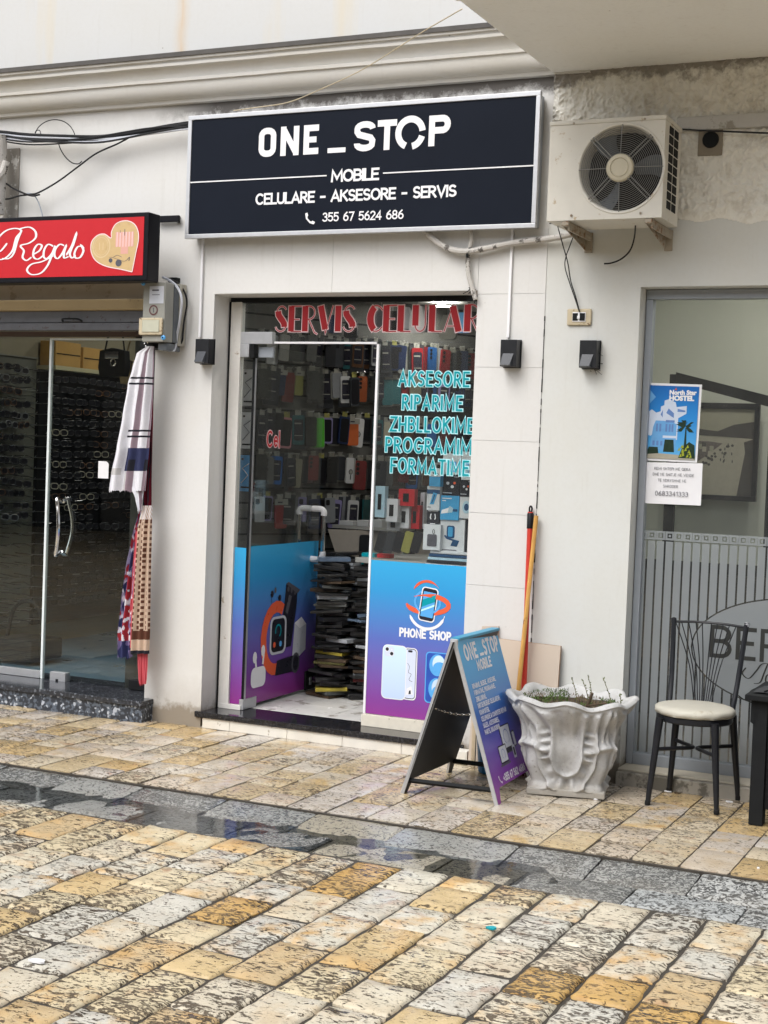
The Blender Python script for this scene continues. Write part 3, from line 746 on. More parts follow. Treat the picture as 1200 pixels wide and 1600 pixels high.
# teal lettering
k = Ink((0, GY-.0025, 0))
for i, (txt, y, x0, x1) in enumerate([('AKSESORE',1.991,-3.377,-2.967),('RIPARIME',1.862,-3.350,-3.003),('ZHBLLOKIME',1.742,-3.418,-2.93),('PROGRAMIM',1.628,-3.441,-2.94),('FORMATIME',1.515,-3.405,-2.95)]):
    sz = .073; w0 = text_width(txt)*sz; xs = 1.0
    for _ in range(20):
        w0 = text_width(txt, xs, .27)*sz; xs *= 1+((x1-x0)-w0)/(x1-x0)*.8
    k.text(txt, x0, y-.012, sz, .0195, M_LTEAL, xs=xs, track=.27, ends=.5)
k.step(.0012)
for i, (txt, y, x0, x1) in enumerate([('AKSESORE',1.991,-3.377,-2.967),('RIPARIME',1.862,-3.350,-3.003),('ZHBLLOKIME',1.742,-3.418,-2.93),('PROGRAMIM',1.628,-3.441,-2.94),('FORMATIME',1.515,-3.405,-2.95)]):
    sz = .073; xs = 1.0
    for _ in range(20):
        w0 = text_width(txt, xs, .27)*sz; xs *= 1+((x1-x0)-w0)/(x1-x0)*.8
    k.text(txt, x0, y-.012, sz, .0105, M_TEAL, xs=xs, track=.27, ends=.35)
k.build('teal_lettering', shopwin)
# logo + PHONE SHOP + printed phones on the decal
M_OR = flat('orange print', (.75,.12,.05), .3, var=.05); M_LB = flat('sky print', (.10,.38,.75), .3, var=.05); M_PB = flat('black print', (.02,.02,.03), .3)
M_PALE = m_grad('pale phone print', [(0,(.50,.62,.82)),(1,(.60,.78,.92))], lo=.25, hi=.56); M_PALE2 = flat('pale lilac print', (.62,.68,.82), .3, var=.04); M_DB = flat('deep blue print', (.03,.09,.42), .3, var=.3, scale=14)
k = Ink((0, GY-.0026, 0))
lc, lz = -3.158, .792
k.ribbon([(a, b) for a, b in arc(lc, lz-.03, .108, .105, 200, 345, 16)], [.004]+[.016]*14+[.004], M_WHITE)
k.ribbon(arc(lc, lz+.012, .075, .062, 0, 360, 20), .012, M_LB)
k.ribbon(arc(lc, lz, .125, .048, -175, 130, 20), [.01,.018,.026]+[.026]*14+[.018,.01,.004], M_OR)
k.ribbon(arc(lc-.005, lz+.03, .09, .095, 150, 40, 12), [.003,.01,.014]+[.014]*6+[.01,.006,.002], M_OR)
c30 = math.cos(.16); s30 = math.sin(.16)
def rotp(P, cu, cv, a): return [(cu+(x)*math.cos(a)-(y)*math.sin(a), cv+(x)*math.sin(a)+(y)*math.cos(a)) for x, y in P]
def rrp(w, h, r, n=4):
    p = []
    for cx, cy, a in ((w/2-r, h/2-r, 0), (-w/2+r, h/2-r, 90), (-w/2+r, -h/2+r, 180), (w/2-r, -h/2+r, 270)):
        for q in range(n+1):
            t = math.radians(a+90*q/n); p.append((cx+r*math.cos(t), cy+r*math.sin(t)))
    return p
k.poly(rotp(rrp(.098,.188,.02), lc+.005, lz-.002, -.12), M_WHITE); k.poly(rotp(rrp(.086,.176,.016), lc+.005, lz-.002, -.12), M_PB); k.poly(rotp(rrp(.074,.138,.003), lc+.005, lz-.002, -.12), M_LB)
k.poly(rotp([(-.037,-.02),(-.037,.02),(.037,.062),(.037,.022)], lc+.005, lz-.002, -.12), M_TEAL); k.poly(rotp([(-.037,-.045),(-.037,-.035),(.037,.008),(.037,-.004)], lc+.005, lz-.002, -.12), M_LTEAL)
k.text('PHONE SHOP', -3.165, .607, .040, .0105, M_WHITE, align='C', xs=1.0, track=.28)
k.build('shop_logo', shopwin)
k = Ink((0, GY-.0026, 0))
k.rrect(-3.288,.258,-3.205,.545,.022,M_WHITE); k.rrect(-3.282,.264,-3.211,.540,.018,M_PB); k.rrect(-3.278,.268,-3.214,.536,.016,M_PALE2)
k.rrect(-3.262,.520,-3.235,.532,.005,M_PB)
k.ribbon(catmull([(-3.262,.46,0),(-3.25,.44,0),(-3.255,.41,0),(-3.238,.40,0),(-3.250,.37,0),(-3.23,.36,0)],5), .0022, M_PB)
k.poly([(-3.265,.285),(-3.262,.32),(-3.235,.335),(-3.222,.29)], M_WHITE); k.poly([(-3.25,.29),(-3.247,.31),(-3.238,.312),(-3.236,.292)], M_PB)
k.rrect(-3.43+.015,.252,-3.268,.552,.028,M_WHITE); k.rrect(-3.412,.256,-3.272,.548,.026,M_PALE)
k.rrect(-3.403,.487,-3.345,.541,.014,M_PALE2)
for a, b in ((-3.388,.526),(-3.360,.503)): k.ell(a, b, .0125, .0125, M_WHITE, 14); k.ell(a, b, .010, .010, M_PB, 14)
k.ell(-3.360,.526,.0035,.0035,M_WHITE,10)
k.rrect(-3.155,.255,-2.98,.535,.022,M_LB); k.rrect(-3.149,.261,-2.986,.529,.018,M_DB)
for b in (.465,.335):
    k.ell(-3.085,b,.048,.060,M_LB,20); k.ell(-3.078,b+.008,.036,.046,M_PALE,20); k.ell(-3.07,b-.012,.040,.030,M_LB,16)
k.build('printed_phones', shopwin)

# ---- open glass door (hinged left, pushed inwards), leaf along the depth
HX, HY, DL = -4.302, 7.40, .90
ang = math.radians(91.5)
DU = Vector((math.cos(ang), math.sin(ang), 0)); DV = Vector((0,0,1)); DN = DU.cross(DV)       # DN points to +X side
Tm = Matrix(((DU.x, DN.x, 0, HX), (DU.y, DN.y, 0, HY), (0, 0, 1, 0), (0,0,0,1)))
mb = MB(); mb.box(0, DL, -.005, .005, .105, 2.20, M_GLASS, T=Tm); door = mb.build('glass_door', bld, smooth=0)
k = Ink(Tm @ Vector((0, .0065, 0)), DU, DV); k.rect(.0, .108, DL-.002, 1.035, M_DECAL); k.build('door_decal', door)
k = Ink(Tm @ Vector((0, -.0075, 0)), -DU, DV); k.rect(-DL+.002, .108, 0, 1.035, M_DECAL); k.build('door_decal', door)
mb = MB(); mb.box(-.012,.004,-.009,.009,.118,2.19,M_ALU,T=Tm); mb.box(-.016,-.0125,-.007,.007,.118,2.19,M_BLACKM,T=Tm); mb.build('door_edge', door, smooth=0)
mb = MB(); mb.box(-.03,.13,-.014,.014,.09,.15,M_ALU,T=Tm,bev=.002); mb.build('floor_hinge', door)
mb = MB(); mb.box(-4.385,-4.175,GY-.018,GY+.02,2.20,2.268,M_LB2 if 'M_LB2' in globals() else M_ALU,bev=.002); mb.box(-4.385,-4.325,GY-.018,GY+.02,2.125,2.1995,M_ALU,bev=.002); mb.box(-4.318,-4.292,GY-.02,GY+.03,2.12,2.199,M_BLACKM,bev=.002); mb.box(-4.285,-4.19,GY+.02,GY+.04,2.125,2.185,M_ALUG,bev=.003); mb.build('top_hinge', door)
mb = MB(); mb.box(DL-.14,DL-.0,.0075,.022,.10,.22,M_BLACKM,T=Tm,bev=.004); mb.box(DL-.10,DL-.07,.022,.03,.13,.18,M_ALU,T=Tm,bev=.006); mb.build('door_lock', door)
for sgn in (1, -1):
    w_ = .085*sgn; u = DL-.10
    P = [(u,.006*sgn,1.24),(u,w_*.75,1.24),(u-.0,w_,1.225),(u,w_,1.20)]
    mb = MB(); mb.ring_tube([Tm@Vector(p) for p in catmull(P,5)], .019, 10, M_WHITE)
    P = [(u,w_,.975),(u,w_,.95),(u,w_*.75,.925),(u,.006*sgn,.925)]
    mb.ring_tube([Tm@Vector(p) for p in catmull(P,5)], .019, 10, M_WHITE)
    mb.ring_tube([Tm@Vector((u,w_,.97)), Tm@Vector((u,w_,1.205))], .014, 10, M_CHROME); mb.build('door_handle', door)
# pictures printed on the door decal: phone, watch, earbuds, speaker, charger (seen from the street side)
k = Ink(Tm @ Vector((0, .0085, 0)), DU, DV)
M_FIG0 = flat('navy pouch', (.02,.05,.16), .5)
M_GREYP = flat('grey print', (.10,.10,.12), .3, var=.2); M_LG = flat('light grey print', (.55,.57,.62), .3, var=.05)
k.ribbon([(.28,.72),(.30,.62),(.29,.54),(.31,.50)], .003, M_PB); k.ribbon([(.38,.69),(.40,.60),(.39,.52)], .003, M_PB)
k.ell(.29,.74,.02,.022,M_PB,10); k.ell(.33,.76,.014,.018,M_GREYP,10); k.ell(.39,.71,.02,.02,M_PB,10)
k.poly([(.43,.52),(.47,.79),(.62,.75),(.62,.66),(.56,.40),(.45,.40)], M_PB); k.poly([(.47,.79),(.50,.80),(.66,.74),(.62,.72)], M_GREYP)
for a, b in ((.50,.755),(.545,.745),(.59,.73)): k.ell(a, b, .013, .018, M_GREYP, 10)
k.poly([(.47,.62),(.51,.72),(.55,.71),(.50,.60)], M_GREYP)
k.ribbon(arc(.36,.47,.16,.19,60,290,14), .07, M_OR)
k.rrect(.28,.37,.49,.60,.045,M_LG); k.rrect(.30,.385,.47,.585,.035,M_PB); k.ribbon(arc(.385,.51,.035,.038,-60,200,10),.010,M_TEAL); k.ell(.34,.43,.018,.018,M_OR,8); k.ell(.42,.43,.018,.018,M_LB,8)
k.poly([(.58,.33),(.60,.54),(.69,.57),(.76,.52),(.76,.36),(.66,.32)], M_LG); k.poly([(.60,.54),(.69,.57),(.76,.52),(.67,.50)], M_WHITE)
k.rrect(.06,.20,.24,.32,.04,M_WHITE); k.ell(.10,.38,.025,.035,M_WHITE,10); k.ell(.20,.41,.025,.035,M_WHITE,10); k.ribbon([(.11,.36),(.12,.32)],.02,M_WHITE); k.ribbon([(.21,.39),(.20,.33)],.02,M_WHITE)
k.poly([(.36,.24),(.38,.33),(.62,.34),(.60,.24)], M_PB); k.ell(.63,.29,.055,.065,M_GREYP,14); k.ell(.63,.29,.038,.048,M_PB,12)
k.build('door_prints', door); k = Ink(Tm @ Vector((0, .0085, 0)), DU, DV)
k.text('Cel', .16, 1.62, .085, .024, M_PINKV, xs=1.2, track=.3); k.step(.0008); k.text('Cel', .16, 1.62, .085, .014, M_VRED if False else M_RED, xs=1.2, track=.3)
k.build('door_lettering', door)

# ---- interior of the phone shop
M_IN = flat('shop inner wall', (.30,.30,.28), .7, var=.2, scale=3); M_SLAT = flat('display wall board', (.11,.11,.10), .6, var=.3, scale=5); M_CEIL = flat('shop ceiling', (.5,.5,.47), .8)
RP = Vector((-4.7, 8.2, 0)); RD = Vector((.465,.885,0)).normalized(); RN = Vector((RD.y, -RD.x, 0))   # RN faces the room
mb = MB()
for s0, s1 in ((-.9, 2.9),):
    a = RP+RD*s0-RN*.03; b = RP+RD*s1-RN*.03
    mb.add([a+Vector((0,0,.05)), b+Vector((0,0,.05)), b+Vector((0,0,3.0)), a+Vector((0,0,3.0))], [(0,1,2,3)], M_SLAT)
mb.add([(-3.4,10.7,.05),(-2.3,10.7,.05),(-2.3,10.7,3),(-3.4,10.7,3)], [(0,1,2,3)], M_IN)
mb.add([(-2.45,7.5,.05),(-2.45,10.8,.05),(-2.45,10.8,3),(-2.45,7.5,3)], [(0,1,2,3)], M_IN)
mb.add([(-5.4,7.44,2.63),(-2.4,7.44,2.63),(-2.4,10.8,2.63),(-5.4,10.8,2.63)], [(0,1,2,3)], M_CEIL)
mb.add([(-4.9,7.45,.05),(-4.9,8.2,.05),(-4.9,8.2,3),(-4.9,7.45,3)], [(0,1,2,3)], M_IN)
room = mb.build('shop_room', bld, smooth=0)
mb = MB()
for i in range(16): z = .95+.1*i*1.0; a = RP+RD*-.6-RN*.028; b = RP+RD*2.7-RN*.028; mb.add([a+Vector((0,0,z)), b+Vector((0,0,z)), b+Vector((0,0,z+.012)), a+Vector((0,0,z+.012))], [(0,1,2,3)], M_BLACKM)
mb.build('slat_groove', room, smooth=0, kind='stuff')
t_ = NT('ceiling lamp glow'); t_.t.nodes.remove(t_.b); em = t_.n('Emission', {'Color': (1,.96,.9,1), 'Strength': 150.0}); t_.t.links.new(em.outputs[0], t_.out.inputs[0]); M_GLOW = t_.m
def downlight(x, y, z, label):
    t = thing('ceiling_lamp', label, 'lamp', (x, y, z))
    T = Matrix.Translation((x, y, z)); MB().lathe([(.0,-.012),(.055,-.012),(.058,-.008)], 16, M_GLOW, T).build('lamp_disc', t); MB().lathe([(.058,-.014),(.075,-.012),(.078,0)], 16, M_WHITE, T).build('trim_ring', t)
downlight(at(692,476,9.15)[0], 9.15, 2.615, 'round lit ceiling lamp inside the phone shop behind the red lettering')
downlight(-3.5, 7.72, 2.615, 'added unseen ceiling lamp near the front of the phone shop')  # unseen lamp added to brighten the racks inside
# phone cases in rows
HUES = dict(black=(.014,.015,.018), charcoal=(.03,.033,.038), navy=(.012,.022,.06), blue=(.02,.12,.38), red=(.22,.012,.016), green=(.07,.38,.03), teal=(.02,.10,.11), grey=(.18,.19,.20), white=(.42,.43,.43), cream=(.36,.34,.26), pink=(.42,.17,.19), orange=(.42,.10,.03), brown=(.10,.05,.025), lilac=(.20,.18,.33), olive=(.22,.22,.06), yellow=(.40,.32,.06))
M_CASE = {c_: flat(c_+' case', v_, .35, var=.1) for c_, v_ in HUES.items()}
M_CARD = flat('white card header', (.24,.24,.21), .5); M_CARDY = flat('yellow card header', (.26,.25,.07), .5); M_HOOK = flat('wire hook', (.35,.35,.35), .3, .8)
def case_mesh(kind):
    mb = MB(); w, h = .076, .165; c0 = M_CASE['black']
    # local: x across, z up, -y to the viewer ; hook point at z=0
    card = M_CARDY if kind == 1 else M_CARD
    mb.box(-.018,.018,-.004,-.003,-.028,.006,card); mb.ring_tube([(0,.035,.0),(0,-.02,.0),(0,-.03,.006)], .0022, 5, M_HOOK)
    body = [(x, z-.024-h/2) for x, z in rrp(w, h, .012)]
    T = Matrix(((1,0,0,0),(0,0,1,0),(0,1,0,0),(0,0,0,1)))      # (x, z, y)
    mb.prism(body, -.012, .0, c0, T)
    if kind == 0: mb.prism([(x-.018, z-.055) for x, z in rrp(.028,.036,.008)], -.015, -.012, M_BLACK, T)
    if kind == 1: mb.prism([(x, z-.024-h/2) for x, z in rrp(w*.8, h*.86, .012)], -.0135, -.012, M_BLACK, T)
    if kind == 2: mb.prism([(x, z-.024-h/2) for x, z in rrp(w+.012, h+.02, .014)], .0005, .003, M_CARD, T)
    if kind == 3:
        mb.prism([(x, z-.115) for x, z in rrp(.034,.034,.0169,5)], -.0135, -.012, M_BLACK, T); mb.prism([(x, z-.115) for x, z in rrp(.026,.026,.0129,5)], -.0142, -.0135, M_CARD, T); mb.box(-.003,.003,-.0138,-.012,-.165,-.135,M_BLACK)
    if kind == 5:
        mb.box(-w*.5-.010,w*.5+.010,-.003,.001,-h-.05,-.005,M_CASE['charcoal']); mb.prism([(x*.72, (z)*.72-.024-h/2) for x, z in rrp(w, h, .012)], -.0155, -.012, M_PB, T); mb.box(-w*.35,w*.2,-.0162,-.0156,-h*.45,-h*.40,M_CARD); mb.box(-w*.35,w*.3,-.0162,-.0156,-h*.85,-h*.82,M_CARD)
    if kind == 6:
        mb.box(-w*.5-.006,w*.5+.006,-.018,-.013,-.055,-.022,M_CARD); mb.box(-w*.3,w*.1,-.0186,-.0181,-.044,-.036,M_PB)
    if kind == 7:
        for q in range(3): mb.prism([(x-.018+.0*q, z-.045-.026*q) for x, z in rrp(.02,.02,.0099,4)], -.0165, -.012, M_BLACK, T)
        mb.box(-w*.5-.008,w*.5+.008,-.019,-.0185,-h-.045,.0,M_BAG)
    if kind == 4: mb.box(-w*.5-.004,w*.5+.004,-.016,-.0155,-h-.03,-.0,M_BAG)
    return mb
ROWS = [(2.36,'top'),(2.135,'second'),(1.85,'third'),(1.585,'fourth'),(1.322,'fifth')]
named = {(1,0):'black',(1,1):'charcoal',(1,2):'navy',(1,3):'red',(1,4):'olive',(1,5):'charcoal',(1,6):'black',(1,7):'black',(1,8):'grey',(1,9):'white',(1,10):'charcoal',(1,11):'orange',
         (2,0):'charcoal',(2,1):'black',(2,2):'black',(2,3):'pink',(2,4):'teal',(2,5):'black',(2,6):'green',(2,7):'lilac',(2,8):'black',(2,9):'navy',(2,10):'orange',(2,11):'white',
         (3,0):'black',(3,1):'grey',(3,2):'blue',(3,3):'charcoal',(3,4):'cream',(3,5):'black',(3,6):'red',(3,7):'black',(3,8):'black',(3,9):'charcoal',(3,10):'white',(3,11):'red',
         (4,0):'white',(4,1):'lilac',(4,2):'red',(4,3):'black',(4,4):'grey',(4,5):'lilac',(4,6):'navy',(4,7):'charcoal',(4,8):'grey',(4,9):'lilac',(4,10):'grey',(4,11):'white',
         (0,5):'grey',(0,7):'black',(0,8):'charcoal',(0,9):'teal',(0,10):'brown',(0,11):'brown'}
ORD = ['first','second','third','fourth','fifth','sixth','seventh','eighth','ninth','tenth','eleventh','twelfth','thirteenth','fourteenth','fifteenth','sixteenth','seventeenth','eighteenth','nineteenth','twentieth','twenty-first','twenty-second','twenty-third','twenty-fourth','twenty-fifth','twenty-sixth','twenty-seventh','twenty-eighth']
rz = math.atan2(RD.y, RD.x)
protos = {}
def place_case(kind, colour, pos, rotz, label, tilt=0, sc=1.0):
    key = kind
    if key not in protos:
        mb = case_mesh(kind); me = None
        ob = mb.build('phone_case', loc=(0,0,0), smooth=40); protos[key] = ob; first = True
        o = ob
    else:
        o = protos[key].copy(); COL.objects.link(o)
    o.location = pos; o.rotation_euler = (0, tilt, rotz); o.scale = (sc, sc, sc)
    idx = [i for i, mm in enumerate(o.data.materials) if mm and mm.name.startswith('black case')]
    for i in idx: o.material_slots[i].link = 'OBJECT'; o.material_slots[i].material = M_CASE[colour]
    o['label'] = label; o['category'] = 'phone case'; o['group'] = 'phone cases hanging on the display wall'
    return o
pal = ['black','charcoal','black','navy','grey','teal','brown','white','lilac','charcoal','red','cream','black','blue','grey']
for r_, (z, rn) in enumerate(ROWS):
    n = 28; s = -.04
    for c_ in range(n):
        colr = named.get((r_, c_)) or rnd.choice(pal)
        if r_ == 0 and c_ >= 12: colr = rnd.choice(['grey','charcoal','navy','blue','cream','red','white','teal','grey'])
        kind = 3 if (r_, c_) in ((2,11),(3,10)) else rnd.choice([0,1,2,4,5,6,7,7,5])
        p = RP+RD*s+RN*rnd.uniform(.01,.06); p.z = z+rnd.uniform(-.012,.012)
        place_case(kind, colr, p, rz-PI*0+rnd.uniform(-.28,.22), '%s phone case, %s from the left in the %s hook row of the phone shop' % (colr, ORD[c_], rn), tilt=rnd.uniform(-.07,.07), sc=rnd.uniform(.95,1.2))
        s += rnd.choice([rnd.uniform(.055,.075), rnd.uniform(.065,.085)])
# pouches and cap-like bags hanging high behind the red lettering
for i, (px, py0, py1, w_, m, nm_) in enumerate([(596,482,512,.10,M_GREYP,'dark grey'),(614,486,516,.08,M_BLACKM,'black'),(632,480,514,.09,M_LG,'light grey'),(652,478,520,.10,M_WHITE,'white'),(671,484,516,.07,M_BLACK,'black shiny'),(700,492,530,.11,M_CARD,'pale beige'),(724,488,520,.09,M_LB,'blue'),(548,500,528,.09,M_BLACKM,'matt black'),(520,492,520,.06,M_FIG0,'dark blue')]):
    Y_ = 8.45+.06*(i % 3); x_, zt_ = at(px, py0, Y_); _, zb2 = at(px, py1, Y_); h_ = zt_-zb2
    mb = MB(); mb.prism([(x_-w_*.3,zt_),(x_-w_*.5,zb2+h_*.55),(x_-w_*.52,zb2+h_*.1),(x_-w_*.35,zb2),(x_+w_*.35,zb2),(x_+w_*.52,zb2+h_*.1),(x_+w_*.5,zb2+h_*.55),(x_+w_*.3,zt_)], -Y_-.03, -Y_, m, Matrix(((1,0,0,0),(0,0,-1,0),(0,1,0,0),(0,0,0,1))))
    mb.ring_tube([(x_,Y_,zt_),(x_,Y_,zt_+.04)], .003, 4, M_HOOK)
    tag(mb.build('hanging_pouch', loc=(x_,Y_,zb2)), '%s pouch hanging near the ceiling behind the red shop lettering' % nm_, 'pouch')
# counter board with two dark cases on it
ctr = thing('display_board', 'tilted beige display board holding two dark phone cases above the packet stacks', 'display board', (-4.1, 8.55, .9))
a = Vector((-4.36,8.50,0)); b = Vector((-3.55,8.95,0)); mb = MB(); nn = (b-a).normalized(); n2 = Vector((nn.y,-nn.x,0))
def bd(u, z, d=0): return a+nn*u+n2*(d+ (1.15-z)*.25)+Vector((0,0,z))
mb.add([bd(0,1.10),bd(.05,.96),bd(.09,.90),bd(.93,.90),bd(.93,1.10), bd(0,1.10,-.02),bd(.05,.96,-.02),bd(.09,.90,-.02),bd(.93,.90,-.02),bd(.93,1.10,-.02)], [(0,1,2,3,4),(9,8,7,6,5),(0,5,6,1),(1,6,7,2),(2,7,8,3),(3,8,9,4),(4,9,5,0)], flat('beige board',(.24,.215,.18),.5,var=.1)); mb.build('board', ctr)
for i, (u, cc_, lb) in enumerate(((.24,'black','black phone case leaning on the beige board above the stacks, left one'),(.37,'teal','dark green phone case leaning on the beige board above the stacks'),(.52,'black','black phone case on the beige board next to the pane edge'))):
    mb = MB(); T = Matrix.Translation(bd(u, 1.0, .008)) @ Matrix(((nn.x, n2.x, 0, 0),(nn.y, n2.y, 0, 0),(0,-.25,1,0),(0,0,0,1))) @ Matrix.Rotation(-.12*i, 4, 'Y')
    TT = T @ Matrix(((1,0,0,0),(0,0,1,0),(0,1,0,0),(0,0,0,1))); mb.prism(rrp(.072,.15,.016), 0, .01, M_CASE[cc_], TT); tag(mb.build('phone_case', loc=bd(u,.9)), lb, 'phone case')
# shelf with white boxes at the end of the racks (behind door handle)
mb = MB(); mb.box(-4.38,-3.9,8.60,8.85,1.105,1.125,M_IN); tag(mb.build('shelf', loc=(-4.1,8.7,1.1)), 'narrow grey shelf above the beige board inside the phone shop', 'shelf')
for i, (x_, w_) in enumerate(((-4.33,.10),(-4.20,.08),(-4.09,.07))):
    tag(MB().box(x_,x_+w_,8.60,8.70,1.1255,1.155+.01*i,M_CASE['white'],bev=.003).build('small_box', loc=(x_,8.6,1.125)), 'small white box lying on the narrow shelf, %s from the left' % ORD[i], 'box')
# stacks of flat packets on the floor
M_PK = [flat('packet '+n_, c_, .35, var=.35, scale=25) for n_, c_ in (('black',(.015,.015,.016)),('grey',(.10,.105,.10)),('silver',(.36,.38,.40)),('olive',(.13,.12,.04)),('yellow',(.42,.34,.05)),('blue grey',(.10,.14,.20)),('brown',(.08,.055,.035)),('red',(.12,.02,.02)),('dark',(.03,.03,.03)))]
names_pk = ['black','grey','silver','olive','yellow','blue grey','brown','red','dark']
def stack(cx, cy, z1, side, w=.19, d=.12):
    z = .0885; hs_ = []
    while z < z1: hs_.append(rnd.uniform(.012,.026)); z += hs_[-1]
    z = .0885; n = len(hs_)
    for i, h in enumerate(hs_):
        ci = rnd.choice([0,0,1,8,8,2,6,5,1,0,8] if z > .45 else [0,8,8,3,4,6,1,0,8,2])
        if rnd.random() < .02: ci = 7
        mb = MB(); T = Matrix.Translation((cx+rnd.gauss(0,.022), cy+rnd.gauss(0,.02), z)) @ Matrix.Rotation(rz-.75+rnd.gauss(0,.35), 4, 'Z') @ Matrix.Rotation(rnd.gauss(0,.07), 4, 'Y')
        mb.box(-w/2*rnd.uniform(.85,1.1), w/2*rnd.uniform(.85,1.1), -d/2, d/2, 0, h*.92, M_PK[ci], T=T, bev=.002)
        if rnd.random() < .5: mb.box(-w/2-.012, w/2+.015, -d/2-.006, d/2+.006, h*.40, h*.46, M_BAG, T=T)
        pos = ORD[i]+' from the floor' if i < 25 else ORD[n-1-i]+' from the top'
        tag(mb.build('flat_packet', loc=(cx, cy, z), smooth=30), '%s flat packet, %s in the %s stack' % (names_pk[ci], pos, side), 'packet', 'packets stacked on the phone shop floor')
        z += h
stack(-4.10, 8.12, .93, 'near left'); stack(-3.90, 8.20, .72 if False else .90, 'near middle'); stack(-3.90, 8.52, .93, 'far right')
stack(-4.17, 8.40, .95, 'back left')
for i, (x_, y_, z_, c_, lb) in enumerate(((-3.93,8.25,.90,M_TEAL,'small teal box on top of the middle packet stack'),(-3.83,8.26,.90,M_RED,'small red box on top of the middle packet stack'))):
    tag(MB().box(x_-.045,x_+.045,y_-.03,y_+.03,z_+.012,z_+.085,c_,bev=.003).build('small_box', loc=(x_,y_,z_)), lb, 'box')
# white packs at the left edge seen through the side pane
for i, (z0, z1, c_, lb) in enumerate(((1.86,2.08,M_WHITE,'white cable packet hanging behind the narrow side pane, upper one'),(1.60,1.82,M_WHITE,'white cable packet hanging behind the narrow side pane, lower one'),(1.34,1.56,M_LB,'light blue packet hanging behind the narrow side pane'))):
    y_ = 7.78; x0, _ = at(379, 600, y_); x1, _ = at(397, 600, y_)
    k = MB(); k.box(x0, x1, y_, y_+.012, z0, z1, c_, bev=.002); k.box(x0+.012,x0+.026,y_-.002,y_,z1-.03,z1-.018,M_BLACK); k.box(x0+.012,x1-.012,y_-.002,y_,z0+.02,z0+.03,M_BLACK); k.ring_tube([(x0+.015,y_-.003,z0+.05),(x1-.02,y_-.003,z0+.10),(x0+.02,y_-.003,z0+.14),(x1-.015,y_-.003,z0+.17)], .003, 5, M_GREYP if c_ is M_WHITE else M_WHITE)
    tag(k.build('cable_packet', loc=(x0,y_,z0)), lb, 'packet')
# boxed goods in the window (right part of the pane)
M_BXW = flat('white carton', (.62,.64,.66), .35); M_BXB = flat('light blue carton', (.06,.34,.62), .35); M_BXK = flat('black carton', (.02,.022,.03), .35); M_BXP = flat('pale blue carton', (.40,.58,.68), .35)
M_FIG = flat('dark blue print', (.015,.07,.17), .4)
BX = [ # px x0,y0,x1,y1, carton, figure, label
 (660,820,689,859,M_BXW,'bag','white carton showing a square grey speaker in the phone shop window'),
 (686,812,727,862,M_BXW,'holder','white carton showing a blue phone holder, largest in the window'),
 (666,797,687,821,M_BXK,'buds','black carton showing white earbuds in the phone shop window'),
 (687,775,718,812,M_BXB,'plug','light blue carton with white lettering lines in the window'),
 (666,760,688,797,M_BXW,'torch','white and blue carton showing a torch shaped gadget'),
 (689,742,719,775,M_BXK,'dots','black carton with coloured earphones above the light blue carton'),
 (670,732,689,760,M_BXB,'band','white topped blue carton at the upper left of the window boxes'),
 (691,709,721,741,M_BXW,'square','white carton with blue square at the top of the window boxes'),
 (717,775,737,810,M_BXW,'drop','white carton showing a blue round gadget beside the wall edge'),
 (718,750,737,776,M_BXK,'dots','black carton with white dots beside the wall edge'),
 (720,706,738,750,M_BXW,'square','tall white carton at the top right of the window boxes'),
 (718,812,736,862,M_BXK,'none','dark carton half hidden behind the wall edge at the window'),
]
